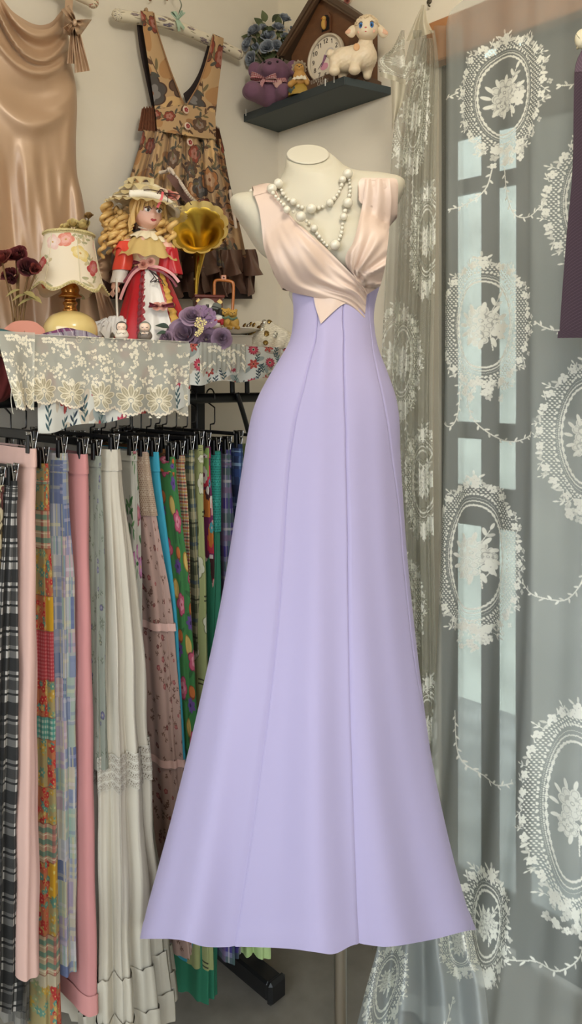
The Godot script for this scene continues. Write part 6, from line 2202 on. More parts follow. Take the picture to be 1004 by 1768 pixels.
func lamb(top: float) -> void:
	var d := dr(612, 0.122)
	var s := d / F
	var Q := func(px: float, py: float, z: float) -> Vector3: return P(px, py, d) + Vector3(0, 0, z * s)
	var base := Vector3(P(614, 0, d).x, top, P(614, 0, d).z)
	var fy: float = HY - (top - EYE) * F / d   # row of the shelf top here
	var t := thing("lamb_figurine", "cream vinyl toy lamb with blue eyes and curly fleece standing before the clock", "figurine", base)
	var vinyl := mat(rgb(232, 214, 186), 0.38, {"sss": 0.05})
	var b := [
		[Q.call(592, 104, 0), Q.call(628, 100, 4), 21 * s, 22 * s],
		[Q.call(628, 98, 6), Q.call(630, 72, 12), 15 * s, 11 * s],
		[Q.call(577, 110, 12), Q.call(576, fy - 10, 14), 10 * s, 7.5 * s],
		[Q.call(592, 112, -12), Q.call(592, fy - 10, -16), 9.5 * s, 7.5 * s],
		[Q.call(612, 112, 16), Q.call(610, fy - 10, 18), 9.5 * s, 8 * s],
		[Q.call(636, 108, -4), Q.call(634, fy - 10, -8), 9.5 * s, 7.5 * s],
		[Q.call(576, fy - 7, 16), Vector3(9, 5.5, 8) * s],
		[Q.call(610, fy - 7, 21), Vector3(10, 5.5, 8) * s],
		[Q.call(570, 92, -2), Vector3(7, 8, 7) * s],
	]
	var wool := func(p: Vector3) -> float:
		var q := p / s
		var n := sin(q.x * 0.75 + sin(q.y * 0.5)) * sin(q.y * 0.8 + sin(q.z * 0.6)) * sin(q.z * 0.75 + q.x * 0.2)
		return bones(p, b, 7 * s) - 0.9 * s * n * (1.0 if q.y * s < 1e9 and p.y > top + 16 * s else 0.15)
	obj("body", nets(wool, Q.call(548, fy + 10, -34), Q.call(660, 58, 40), 1.7 * s), vinyl, t)
	# head
	var look := Vector3(-0.15, -0.05, 1).normalized()
	var hb := frame(look)
	var hc: Vector3 = Q.call(631, 58, 18)
	var hd := [[hc, Vector3(20, 21, 19) * s], [hc + hb * Vector3(-1 * s, -10 * s, 9 * s), Vector3(12, 9, 11) * s]]
	obj("head", nets(func(p: Vector3) -> float: return bones(p, hd, 6 * s), hc - Vector3(28, 28, 28) * s, hc + Vector3(28, 28, 28) * s, 1.6 * s), vinyl, t)
	var curl := MB.new()
	rng.seed = 21
	for k in 64:
		var g := k * 2.39996
		var y := 1.0 - k / 64.0 * 0.95
		var rr := sqrt(1.0 - y * y)
		var dir := Vector3(sin(g) * rr, y, cos(g) * rr - 0.25).normalized()
		if hb.inverse() * dir * Vector3(0, 0, 1) != Vector3.ZERO and (hb.inverse() * dir).z > 0.55 and (hb.inverse() * dir).y < 0.62:
			continue
		var p := hc + dir * 19.5 * s
		var e := face_to(dir)
		var pts := []
		for i in 9:
			var w := i * 0.85 + k
			pts.append(p + e * Vector3(cos(w) * (3.6 - i * 0.25) * s, i * 0.25 * s, sin(w) * (3.6 - i * 0.25) * s))
		curl.tube(pts, 1.9 * s, 1.4 * s, 6)
	obj("curls", curl, mat(rgb(226, 204, 170), 0.45), t)
	for e in [-1.0, 1.0]:
		var root := hc + hb * Vector3(e * 17 * s, -1 * s, 2 * s)
		var tip := hc + hb * Vector3(e * 37 * s, (-14 if e > 0 else -6) * s, 3 * s)
		var ear := MB.new().grid(18, 14, func(u: float, v: float) -> Vector3:
			var g := u * TAU
			var w := (2.5 + 8.0 * sin(PI * pow(v, 0.7))) * (1.0 - pow(v, 8)) * s
			return root.lerp(tip, v) + hb * Vector3(0, cos(g) * w, (sin(g) * 0.35 - 0.25 * cos(g) * cos(g)) * w), true)
		obj("ear", ear, vinyl, t)
		obj("inner_ear", MB.new().ball(root.lerp(tip, 0.55) + hb * Vector3(0, 0, 1.6 * s), Vector3(9, 4.2, 1.8) * s, hb * Basis(Vector3.BACK, -0.5 * e if e > 0 else 0.25), 14, 8), mat(rgb(226, 178, 146), 0.5), t)
		var ep := hc + hb * Vector3(e * 9.0 * s, -1.0 * s, 17.0 * s)
		obj("eye", MB.new().ball(ep, Vector3(3.6, 5.0, 2.4) * s, hb, 14, 10), mat(rgb(58, 120, 190), 0.15, {"coat": 0.6}), t)
		obj("pupil", MB.new().ball(ep + hb * Vector3(0, -0.6 * s, 1.6 * s), Vector3(1.7, 2.6, 1.3) * s, hb, 10, 8), mat(rgb(16, 20, 30), 0.1), t)
		obj("lash", MB.new().tube(line3([ep + hb * Vector3(-4 * s, 3 * s, 0), ep + hb * Vector3(0, 6 * s, 1.2 * s), ep + hb * Vector3(4 * s, 3.4 * s, 0)], 8), 0.6 * s, -1, 5), mat(rgb(60, 44, 36), 0.6), t)
		obj("cheek", MB.new().ball(hc + hb * Vector3(e * 12 * s, -10 * s, 13.5 * s), Vector3(3.4, 2.6, 1.2) * s, hb, 10, 6), mat(rgb(232, 176, 150), 0.5), t)
	obj("nose", MB.new().ball(hc + hb * Vector3(-1 * s, -6 * s, 20 * s), Vector3(2.2, 1.4, 1.4) * s, hb, 10, 6), mat(rgb(206, 110, 100), 0.4), t)
	obj("mouth", MB.new().ball(hc + hb * Vector3(-1 * s, -12 * s, 19 * s), Vector3(2.4, 1.3, 1.2) * s, hb, 10, 6), mat(rgb(196, 70, 66), 0.4), t)
	obj("chest_blush", MB.new().ball(Q.call(613, 92, 24.5), Vector3(5.5, 6.5, 1.6) * s), mat(rgb(222, 172, 122), 0.5), t)


func teddy(top: float) -> void:
	var d := dl(463, 0.115)
	var s := d / F
	var Q := func(px: float, py: float, z: float) -> Vector3: return P(px, py, d) + Vector3(0, 0, z * s)
	var fy: float = HY - (top - EYE) * F / d
	var t := thing("teddy_bear", "plum purple plush bear with a red gingham neck bow and chest heart", "teddy bear", Vector3(P(462, 0, d).x, top, P(462, 0, d).z))
	var fur := mat(rgb(112, 78, 98), 0.95, {"sheen": 0.8})
	var up := fy - 196.0
	var b := [
		[Q.call(466, 162 + up * 0.5, 0), Vector3(30, 30, 24) * s],
		[Q.call(472, 128, 4), Vector3(28, 24, 24) * s],
		[Q.call(467, 130, 25), Vector3(15, 12, 11) * s],
		[Q.call(440, 122, 0), Vector3(12, 15, 6) * s],
		[Q.call(505, 118, 0), Vector3(11, 14, 6) * s],
		[Q.call(442, 150, 6), Q.call(432, 166, 20), 11 * s, 13 * s],
		[Q.call(490, 150, 4), Q.call(490, 172, 20), 10 * s, 11 * s],
		[Q.call(450, fy - 15, 10), Q.call(437, fy - 14, 34), 15 * s, 15 * s],
		[Q.call(486, fy - 15, 10), Q.call(490, fy - 13, 34), 13 * s, 12 * s],
	]
	var dist := func(p: Vector3) -> float:
		var q := p / s
		return bones(p, b, 6 * s) - 0.35 * s * sin(q.x * 1.3) * sin(q.y * 1.2) * sin(q.z * 1.1)
	obj("body", nets(dist, Q.call(410, fy + 10, -34), Q.call(522, 92, 54), 2.0 * s), fur, t)
	var blk := mat(rgb(22, 16, 20), 0.25)
	for e in [-1.0, 1.0]:
		obj("eye", MB.new().ball(Q.call(468 + e * 11, 118, 27), Vector3.ONE * 2.1 * s, Basis(), 10, 8), blk, t)
	obj("nose", MB.new().ball(Q.call(466, 124, 36.5), Vector3(3.8, 2.6, 2) * s, Basis(), 10, 8), mat(rgb(52, 28, 46), 0.5), t)
	var cv := Cv.new(64, 64, rgb(206, 190, 184))
	for i in 4:
		cv.rect(i * 16, 0, 8, 64, Color(rgb(130, 34, 46), 0.6))
		cv.rect(0, i * 16, 64, 8, Color(rgb(130, 34, 46), 0.6))
	var gm := mat(Color.WHITE, 0.8, {"tex": cv.tex(), "uv": Vector3(1, 5, 1)})
	var bw := MB.new()
	ribbon(bw, [Q.call(440, 147, 24), Q.call(456, 150, 31), Q.call(476, 151, 31), Q.call(494, 146, 22)], 8 * s, Vector3(0, 0.2, 1))
	bow_loop(bw, Q.call(458, 149, 33), Vector3(-1, 0.2, 0), Vector3(0, 0, 1), 24 * s, 12 * s)
	bow_loop(bw, Q.call(458, 149, 33), Vector3(1, 0.15, 0), Vector3(0, 0, 1), 20 * s, 11 * s)
	ribbon(bw, [Q.call(457, 150, 34), Q.call(453, 158, 34), Q.call(449, 167, 33)], 6 * s, Vector3(0, 0, 1))
	obj("bow", bw, gm, t)
	obj("heart_patch", MB.new().ball(Q.call(476, 154, 29), Vector3(5, 5, 2) * s, Basis(), 12, 8).ball(Q.call(482, 154, 28.5), Vector3(5, 5, 2) * s, Basis(), 12, 8).ball(Q.call(479, 158, 28.5), Vector3(5.5, 5, 2) * s, Basis(), 12, 8), mat(rgb(190, 150, 140), 0.8), t)


func small_bear(top: float) -> void:
	var d := dr(519, 0.14)
	var s := d / F
	var Q := func(px: float, py: float, z: float) -> Vector3: return P(px, py, d) + Vector3(0, 0, z * s)
	var fy: float = HY - (top - EYE) * F / d
	var t := thing("bear_figurine", "little resin bear in a lace bonnet sitting on a yellow mound beside the plush bear", "figurine", Vector3(P(519, 0, d).x, top, P(519, 0, d).z))
	var gold := mat(rgb(186, 140, 74), 0.6)
	var bb := [[Q.call(517, 136, 4), Vector3(12, 13, 10) * s], [Q.call(516, 121, 6), Vector3(9, 8.5, 8) * s], [Q.call(516, 123, 13), Vector3(4, 3, 3) * s], [Q.call(506, 146, 10), Q.call(501, 151, 14), 5 * s, 5 * s], [Q.call(527, 140, 8), Q.call(530, 148, 12), 4.5 * s, 4.5 * s]]
	obj("body", nets(func(p: Vector3) -> float: return bones(p, bb, 3 * s), Q.call(492, 158, -12), Q.call(540, 106, 24), 1.5 * s), gold, t)
	obj("mound", MB.new().grid(28, 10, func(u: float, v: float) -> Vector3:
		var g := u * TAU
		var la := v * PI * 0.5
		return Q.call(519, 0, 0) * Vector3(1, 0, 1) + Vector3(sin(g) * cos(la) * 22 * s, top + sin(la) * (fy - 143.0) * s, cos(g) * cos(la) * 14 * s), true), mat(rgb(164, 132, 52), 0.6), t)
	var wh := mat(rgb(226, 214, 190), 0.7)
	obj("bonnet", MB.new().grid(40, 8, func(u: float, v: float) -> Vector3:
		var g := lerpf(-0.6, PI + 0.6, u)
		var r := lerpf(12.5 + 1.4 * sin(u * 50.0), 8.5, v)
		return Q.call(516.0 + cos(g) * r, 120.0 - sin(g) * r, lerpf(8.0, -6.0, v))), wh, t)
	obj("dress", MB.new().grid(40, 6, func(u: float, v: float) -> Vector3:
		var g := u * TAU
		var r := lerpf(16.0 + 1.5 * sin(g * 11.0), 9.0, v)
		return Q.call(518 + sin(g) * r, lerpf(143.0, 130.0, v), 4 + cos(g) * r * 0.8), true), wh, t)
	for e in [-1.0, 1.0]:
		obj("eye", MB.new().ball(Q.call(516 + e * 3.4, 119, 13.5), Vector3.ONE * 1.0 * s, Basis(), 8, 6), mat(rgb(30, 20, 14), 0.3), t)
	obj("nose", MB.new().ball(Q.call(516, 122, 16.4), Vector3(1.5, 1.1, 1) * s, Basis(), 8, 6), mat(rgb(60, 36, 24), 0.4), t)
	var jar := thing("leaf_sprig", "dark teal scrap of foliage trimming under the bonnet bear", "ornament", Vector3(P(507, 0, d).x, top, P(507, 0, d).z + 0.012))
	var lf := MB.new()
	for k in 12:
		leaf_mesh(lf, Vector3(P(507, 0, d).x, top + 0.002, P(507, 0, d - 0.012).z), Vector3(sin(k * 2.4), 0.9 + 0.3 * sin(k), 0.6 * cos(k * 2.4)), Vector3(0, 0.3, 1), 0.024, 0.012)
	obj("leaf_tuft", lf, mat(rgb(56, 74, 72), 0.7), jar)


func blue_roses(top: float) -> void:
	var d := dl(465, 0.055)
	var s := d / F
	var t := thing("silk_roses", "bunch of slate blue silk roses behind the plush bear", "flowers", Vector3(P(470, 0, d).x, top, P(470, 0, d).z))
	var c := rgb(164, 172, 184)
	var pm := mat(Color.WHITE, 0.8, {"vc": true})
	var stem := mat(rgb(74, 84, 56), 0.8)
	var i := 0
	for q in [Vector3(492, 30, 13), Vector3(481, 45, 12), Vector3(437, 52, 14), Vector3(462, 60, 14), Vector3(425, 75, 13), Vector3(461, 80, 14), Vector3(438, 83, 11), Vector3(432, 102, 14), Vector3(508, 53, 11), Vector3(494, 64, 12), Vector3(450, 44, 9), Vector3(478, 76, 11)]:
		var p := P(q.x, q.y, d - 0.02 - 0.012 * (i % 3))
		var dir := Vector3((q.x - 468) / 45.0, (90 - q.y) / 70.0, 0.8)
		obj("rose", rose(Transform3D(face_to(dir), p - dir.normalized() * 0.014), q.z * s * 1.1, c.darkened(0.06 * (i % 3)), i * 2 + 1, 0.2, 0.74), pm, t)
		obj("stem", MB.new().tube(line3([p - dir.normalized() * 0.012, P(lerpf(q.x, 472, 0.6), 112, d), P(472, 160, d)], 8), 1.2 * s, -1, 5), stem, t)
		i += 1
	rng.seed = 41
	for k in 26:
		var q := Vector2(468 + 40 * sin(k * 2.4) * (0.4 + 0.6 * rng.randf()), 72 + 38 * cos(k * 2.4) * (0.4 + 0.6 * rng.randf()))
		var lf := MB.new()
		leaf_mesh(lf, P(q.x, q.y, d - 0.012), Vector3(rng.randf_range(-1, 1), rng.randf_range(-0.6, 0.9), 0.4), Vector3(0, 0.4, 1), 19 * s, 13 * s)
		obj("leaf", lf, mat([rgb(74, 84, 52), rgb(96, 104, 66), rgb(58, 68, 46)][k % 3], 0.7), t)


# ---------------------------------------------------------------- garments on the left wall
func bump(x: float, w: float) -> float:
	return exp(-x * x / (w * w))


func wall_garments() -> void:
	satin_slip()
	pinafore()


func satin_slip() -> void:
	var t := thing("slip_dress", "champagne gold satin slip dress with a cowl neck hanging on the left wall", "dress", WL(60, 640, 0.05))
	var satin := mat(rgb(184, 152, 122), 0.40, {"metallic": 0.12, "metallic_specular": 0.7, "anisotropy_enabled": true, "anisotropy": 0.3})
	var edge_r := [Vector2(20, 108), Vector2(60, 118), Vector2(100, 121), Vector2(150, 131), Vector2(190, 133), Vector2(240, 131), Vector2(300, 133), Vector2(340, 142), Vector2(400, 152), Vector2(480, 163), Vector2(600, 184), Vector2(680, 196)]
	var neck := [Vector2(-30, -26), Vector2(0, -2), Vector2(20, 24), Vector2(40, 40), Vector2(56, 49), Vector2(72, 51), Vector2(88, 46), Vector2(104, 32), Vector2(112, 24)]
	var relief := func(px: float, py: float) -> float:
		var f := 0.0
		# cowl folds, drawn as hanging arcs
		var arc := func(y0: float, x0: float, k: float) -> float: return py - (y0 - k * (px - x0) * (px - x0))
		f += 0.014 * bump(arc.call(62.0, 70, 0.012), 9.0)
		f -= 0.020 * bump(arc.call(84.0, 70, 0.016), 13.0)
		f += 0.022 * bump(arc.call(104.0, 70, 0.016), 9.0)
		f -= 0.010 * bump(arc.call(114.0, 72, 0.014), 5.0)
		f += 0.014 * bump(arc.call(126.0, 68, 0.010), 8.0)
		f -= 0.018 * bump(arc.call(165.0, 62, 0.007), 26.0) * bump(px - 60, 55.0)
		f += 0.022 * bump(arc.call(214.0, 58, 0.0105), 19.0) * bump(px - 62, 60.0)
		f -= 0.010 * bump(arc.call(196.0, 84, 0.012), 8.0) * bump(px - 92, 22.0)
		# long folds of the skirt
		var low := smoothstep(215.0, 330.0, py)
		f += low * (0.016 * sin((px - py * 0.16) * 0.075 + 1.0) + 0.006 * sin((px + py * 0.05) * 0.13) + 0.002 * sin((px - py * 0.12) * 0.3))
		f += 0.010 * bump(px - 118 + (py - 250) * 0.12, 10.0) * smoothstep(150.0, 220.0, py)
		return f
	obj("cloth_body", MB.new().grid(110, 130, func(u: float, v: float) -> Vector3:
		var e := 1.0 - v
		var px0 := lerpf(-60.0, 112.0, u)
		var ny := tab(neck, px0)
		var py := lerpf(ny, 660.0, e)
		var r := tab(edge_r, py)
		var px := lerpf(-60.0, r, u)
		var round_ := sqrt(maxf(1.0 - pow(maxf(u - 0.72, 0.0) / 0.28, 2.0), 0.0))
		return WL(px, py, 0.035 + 0.055 * round_ + relief.call(px, py) * (0.4 + 0.6 * round_))), satin, t)
	obj("back_panel", MB.new().grid(30, 40, func(u: float, v: float) -> Vector3:
		var px0 := lerpf(-60.0, 112.0, u)
		var py := lerpf(660.0, tab(neck, px0) - 8.0, v)
		return WL(lerpf(-60.0, tab(edge_r, py), u), py, 0.03)), satin, t)
	var st := MB.new()
	ribbon(st, [WL(116, 60, 0.09), WL(118, 30, 0.09), WL(120, -20, 0.07), WL(122, -60, 0.05)], 0.022, N, 30)
	obj("strap", st, satin, t)
	# the bow on the strap and its falling tails
	var puff := func(o: Vector2, tip: Vector2, w0: float, w1: float, depth: float) -> MB:
		var dd := (tip - o)
		var sd := Vector2(-dd.y, dd.x).normalized()
		return MB.new().grid(20, 14, func(u: float, v: float) -> Vector3:
			var w := lerpf(w0, w1, pow(v, 0.7))
			var q := o + dd * v + sd * w * (u - 0.5) * 2.0
			return WL(q.x, q.y, 0.10 + depth * sin(PI * minf(v * 1.05, 1.0)) + 0.008 * sin(u * 14.0 + v * 2.0) * (1.0 - 0.4 * v)))
	obj("bow_loop", puff.call(Vector2(130, 38), Vector2(147, 50), 3.0, 20.0, 0.03), satin, t)
	obj("bow_loop", puff.call(Vector2(128, 36), Vector2(113, 12), 3.0, 9.0, 0.03), satin, t)
	obj("bow_loop", puff.call(Vector2(127, 40), Vector2(116, 54), 3.0, 10.0, 0.025), satin, t)
	obj("bow_tail", puff.call(Vector2(130, 42), Vector2(142, 124), 3.0, 13.0, 0.01), satin, t)
	obj("bow_tail", puff.call(Vector2(127, 44), Vector2(124, 110), 3.0, 9.0, 0.012), satin, t)
	obj("bow_knot", MB.new().ball(WL(129, 39, 0.125), Vector3(0.006, 0.009, 0.006)), satin, t)
	# second bow low on the side, behind the lampshade
	var wb := WL(170, 462, 0.05)
	obj("bow_loop", puff.call(Vector2(163, 462), Vector2(192, 462), 5.0, 29.0, 0.03), satin, t)
	obj("bow_tail", puff.call(Vector2(165, 470), Vector2(188, 552), 5.0, 15.0, 0.015), satin, t)
	# padded hanger ends on the wall
	rng.seed = 14
	var cv := Cv.new(256, 128, rgb(216, 206, 184))
	for i in 60:
		var x := rng.randf() * 256
		var y := rng.randf() * 128
		if i % 2:
			cv.flower(x, y, rng.randf_range(7, 11), 5, [rgb(112, 104, 124), rgb(128, 112, 116), rgb(140, 126, 110)][i % 3], rgb(190, 180, 150), i)
		else:
			cv.leaf(x, y, 7, i * 1.3, rgb(132, 124, 98))
	var pad := mat(Color.WHITE, 0.85, {"tex": cv.tex(), "uv": Vector3(1, 5, 1)})
	var h2 := thing("padded_hanger", "padded hanger end with small red blossoms at the top edge beside the satin bow", "hanger", WL(140, 0, 0.05))
	rng.seed = 15
	var cr := Cv.new(128, 64, rgb(222, 206, 180))
	for i in 14:
		cr.flower(rng.randf() * 128, rng.randf() * 64, 8, 5, [rgb(176, 58, 52), rgb(120, 120, 90)][i % 2], rgb(220, 190, 120), i)
	obj("padding", MB.new().tube(line3([WL(60, -60, 0.06), WL(110, -22, 0.06), WL(150, -2, 0.06), WL(158, 2, 0.06), WL(163, 5, 0.06)], 14), 0.0155, -1, 16).ball(WL(160, 3.5, 0.06), Vector3(0.0165, 0.0165, 0.0165)), mat(Color.WHITE, 0.85, {"tex": cr.tex(), "uv": Vector3(1, 6, 1)}), h2)
	obj("hook", MB.new().tube(line3([WL(40, -70, 0.06), WL(38, -100, 0.05), WL(30, -110, 0.02), WL(30, -108, 0.0)], 10), 0.0016, -1, 6), mat(rgb(150, 146, 140), 0.3, {"metallic": 1.0}), h2)
	var h1 := thing("padded_hanger", "padded hanger covered in grey sprigged cotton with a mint ribbon bow, holding the pinafore", "hanger", WL(305, 60, 0.05))
	var hp := [WL(203, 26, 0.045), WL(240, 32, 0.045), WL(290, 40, 0.045), WL(330, 56, 0.045), WL(380, 78, 0.045), WL(412, 94, 0.045)]
	obj("padding", MB.new().tube(line3(hp, 40), 0.0165, 0.0155, 18).ball(hp[0], Vector3.ONE * 0.0168).ball(hp[5], Vector3.ONE * 0.0158), pad, h1)
	obj("hook", MB.new().tube(line3([WL(308, 40, 0.05), WL(309, 22, 0.05), WL(313, 10, 0.05), WL(310, 0, 0.05), WL(303, -8, 0.05), WL(300, -4, 0.02), WL(300, -2, 0.0)], 24), 0.0016, -1, 7), mat(rgb(120, 130, 116), 0.3, {"metallic": 1.0}), h1)
	var mint := mat(rgb(164, 186, 164), 0.35)
	var rb := MB.new()
	bow_loop(rb, WL(307, 34, 0.068), Vector3(-0.7, 1.1, 0), N, 0.028, 0.014)
	bow_loop(rb, WL(307, 34, 0.068), Vector3(0.7, 0.9, 0.3), N, 0.026, 0.013)
	ribbon(rb, [WL(307, 34, 0.068), WL(312, 42, 0.07), WL(318, 50, 0.066)], 0.011, N)
	ribbon(rb, [WL(305, 34, 0.068), WL(308, 44, 0.07), WL(309, 54, 0.064)], 0.011, N)
	obj("ribbon_bow", rb, mint, h1)
	var nail := thing("wall_hook", "bent wall nail at the top edge above the pinafore hanger", "hook", WL(270, 0, 0.0))
	obj("nail", MB.new().tube(line3([WL(262, -2, 0.0), WL(262, -2, 0.02), WL(259, 1, 0.022), WL(256, -2, 0.022)], 8), 0.002, -1, 6).tube(line3([WL(286, -2, 0.0), WL(286, -2, 0.02), WL(289, 1, 0.022), WL(287, -3, 0.022)], 8), 0.002, -1, 6), mat(rgb(150, 110, 80), 0.4, {"metallic": 0.7}), nail)


func tapestry_tex() -> ImageTexture:
	rng.seed = 23
	var c := Cv.new(512, 512, rgb(178, 146, 106))
	for i in 40:
		c.ell(rng.randf() * 512, rng.randf() * 512, rng.randf_range(20, 50), rng.randf_range(14, 34), rng.randf() * PI, [rgb(198, 162, 112), rgb(166, 124, 80), rgb(150, 108, 70)][i % 3])
	for i in 26:
		var x := rng.randf() * 512
		var y := rng.randf() * 512
		var bc: Color = [rgb(128, 58, 40), rgb(92, 66, 48), rgb(160, 110, 66), rgb(74, 68, 64)][i % 4]
		var r := rng.randf_range(26, 46)
		c.flower(x, y, r * 1.1, 6, rgb(66, 44, 34), rgb(60, 40, 30), i)
		c.flower(x, y, r, 6, bc, rgb(210, 176, 120), i)
		c.flower(x, y, r * 0.62, 5, bc.lightened(0.25), rgb(120, 70, 44), i)
	for i in 60:
		var p := Vector2(rng.randf() * 512, rng.randf() * 512)
		var g := rng.randf() * TAU
		c.stroke(p, p + Vector2(cos(g), sin(g)) * 46, 2.4, rgb(70, 54, 42))
		for k in 3:
			c.leaf(p.x + cos(g) * k * 16, p.y + sin(g) * k * 16, 14, g + (0.8 if k % 2 else -0.8), [rgb(72, 70, 62), rgb(104, 92, 64), rgb(88, 62, 44)][k], 0.36)
	return c.tex()


func pinafore() -> void:
	var t := thing("pinafore_dress", "brown tapestry floral pinafore dress with three flower buttons hanging on the left wall", "dress", WL(320, 530, 0.05))
	var tap := tapestry_tex()
	var cloth := mat(Color.WHITE, 0.9, {"tex": tap, "sheen": 0.2})
	var lining := mat(rgb(44, 34, 32), 0.95)
	var rust := mat(rgb(112, 66, 42), 0.85)
	var brown := mat(rgb(94, 66, 52), 0.6, {"sheen": 0.2})
	var band := func(l: Array, r: Array, b0: float, amp: float, us: float, vs: float, nu := 14, nv := 30) -> MB:
		return MB.new().grid(nu, nv, func(u: float, v: float) -> Vector3:
			var q := path2(l, 1.0 - v).lerp(path2(r, 1.0 - v), u)
			return WL(q.x, q.y, b0 + amp * sin(PI * u) * 1.0), false, us, vs)
	# straps run over the hanger and down into the bib
	obj("strap", band.call([Vector2(242, 18), Vector2(246, 46), Vector2(256, 110), Vector2(264, 165), Vector2(268, 196)], [Vector2(264, 20), Vector2(272, 54), Vector2(290, 110), Vector2(306, 152), Vector2(319, 180)], 0.068, 0.006, 0.14, 0.55), cloth, t)
	obj("strap", band.call([Vector2(367, 58), Vector2(356, 104), Vector2(344, 140), Vector2(330, 166), Vector2(319, 180)], [Vector2(386, 66), Vector2(382, 110), Vector2(377, 150), Vector2(373, 190), Vector2(371, 206)], 0.068, 0.006, 0.14, 0.5), cloth, t)
	obj("strap_lining", band.call([Vector2(236, 42), Vector2(240, 80), Vector2(250, 130), Vector2(262, 186)], [Vector2(246, 44), Vector2(254, 90), Vector2(266, 150), Vector2(275, 196)], 0.03, 0.003, 0.2, 0.5), lining, t)
	obj("strap_lining", band.call([Vector2(358, 78), Vector2(345, 120), Vector2(330, 148), Vector2(316, 162)], [Vector2(370, 84), Vector2(360, 130), Vector2(342, 166), Vector2(322, 182)], 0.03, 0.003, 0.2, 0.5), lining, t)
	obj("strap_top", MB.new().tube(line3([WL(254, 40, 0.07), WL(253, 16, 0.055), WL(249, 22, 0.025), WL(244, 46, 0.02)], 8), 0.004, -1, 6), cloth, t)
	obj("bib", MB.new().grid(36, 20, func(u: float, v: float) -> Vector3:
		var top_ := 180.0 + 0.30 * absf(lerpf(268, 371, u) - 319.0) * (0.55 if u < 0.5 else 0.5)
		var px := lerpf(lerpf(271.0, 268.0, v), lerpf(373.0, 371.0, v), u)
		var py := lerpf(226.0 + 16.0 * u, minf(top_, 206.0), v)
		return WL(px, py, 0.070 + 0.012 * sin(PI * u)), false, 0.55, 0.28), cloth, t)
	var trim := mat(rgb(150, 112, 76), 0.8)
	obj("piping", MB.new().tube(line3([WL(265, 22, 0.073), WL(272, 54, 0.073), WL(290, 110, 0.075), WL(306, 152, 0.077), WL(319, 181, 0.079), WL(331, 166, 0.077), WL(345, 140, 0.075), WL(357, 104, 0.073), WL(367, 62, 0.072)], 40), 0.002, -1, 6), trim, t)
	for k in 3:
		var q: Vector2 = [Vector2(320, 190), Vector2(323, 218), Vector2(327, 246)][k]
		var p := WL(q.x, q.y, 0.09)
		var b := obj("button", MB.new().lathe([Vector2(0, 0), Vector2(0.0105, 0), Vector2(0.0115, 0.002), Vector2(0.010, 0.004), Vector2(0.007, 0.0032), Vector2(0, 0.003)], 24, Transform3D(face_to(N), p)), mat(rgb(206, 180, 160), 0.25, {"coat": 0.5}), t)
		var fl := MB.new()
		for j in 5:
			var g := TAU * j / 5.0
			fl.ball(p + N * 0.0042 + UP * cos(g) * 0.0044 + U * sin(g) * 0.0044, Vector3(0.0028, 0.0028, 0.0012), frame(N), 8, 5)
		obj("button_flower", fl, mat(rgb(150, 30, 40), 0.4), b)
	# shirred sides
	for s in [[Vector2(245, 186), Vector2(268, 184), Vector2(238, 226), Vector2(272, 226)], [Vector2(370, 216), Vector2(378, 222), Vector2(373, 246), Vector2(388, 262)]]:
		obj("shirred_side", MB.new().grid(40, 18, func(u: float, v: float) -> Vector3:
			var q: Vector2 = s[2].lerp(s[0], v).lerp(s[3].lerp(s[1], v), u)
			return WL(q.x, q.y + 2.0 * sin(u * 30.0) * smoothstep(0.85, 1.0, v), 0.055 + 0.005 * sin(u * 38.0) * (0.5 + 0.5 * absf(sin(v * 16.0))))), rust, t)
	# gathered skirt
	var lft := [Vector2(222, 248), Vector2(260, 238), Vector2(300, 226), Vector2(380, 204), Vector2(460, 186), Vector2(520, 178)]
	var rgt := [Vector2(222, 376), Vector2(260, 386), Vector2(300, 393), Vector2(340, 402), Vector2(400, 416), Vector2(450, 426), Vector2(520, 436)]
	var sk := func(u: float, py: float, k: float) -> Vector3:
		var px := lerpf(tab(lft, py), tab(rgt, py), u)
		var w := smoothstep(225.0, 330.0, py)
		var f := (0.5 + 0.5 * w) * (0.020 * sin(u * 31.0 + 0.6) + 0.010 * sin(u * 63.0 + 2.0) + 0.006 * sin(u * 97.0 + py * 0.01))
		return WL(px, py, 0.062 + 0.05 * w * sin(PI * u) + f + k)
	obj("skirt", MB.new().grid(150, 40, func(u: float, v: float) -> Vector3:
		return sk.call(u, lerpf(462.0, 224.0 + 16.0 * u, v), 0.0), false, 0.95, 0.9), cloth, t)
	obj("skirt_lining", MB.new().grid(20, 10, func(u: float, v: float) -> Vector3:
		var py := lerpf(516.0, 230.0, v)
		return WL(lerpf(tab(lft, py), tab(rgt, py), u), py, 0.03)), lining, t)
	# two plain brown ruffles at the hem
	for k in 2:
		obj("ruffle", MB.new().grid(220, 10, func(u: float, v: float) -> Vector3:
			var py0: float = [434.0, 462.0][k] - 6.0 * (u - 0.5)
			var py: float = lerpf(py0 + [42.0, 48.0][k] + 5.0 * sin(u * 41.0 + k), py0, v)
			var p: Vector3 = sk.call(lerpf(-0.03, 1.06, u), py, 0.0)
			var e := 1.0 - v
			return p + N * (0.012 - 0.02 * k + e * (0.020 * sin(u * 47.0 + k * 2.0) + 0.012 * sin(u * 92.0 + v * 3.0))) + U * (e * 0.012 * sin(u * 47.0 + 1.2))), brown, t)
	# plum ribbon edged with white lace across the skirt
	var rb := MB.new()
	ribbon(rb, [sk.call(0.40, 300.0, 0.03), sk.call(0.48, 318.0, 0.03), sk.call(0.56, 338.0, 0.03), sk.call(0.70, 366.0, 0.03)], 0.030, N, 30)
	obj("ribbon", rb, mat(rgb(104, 72, 64), 0.6), t)
	var lace := MB.new()
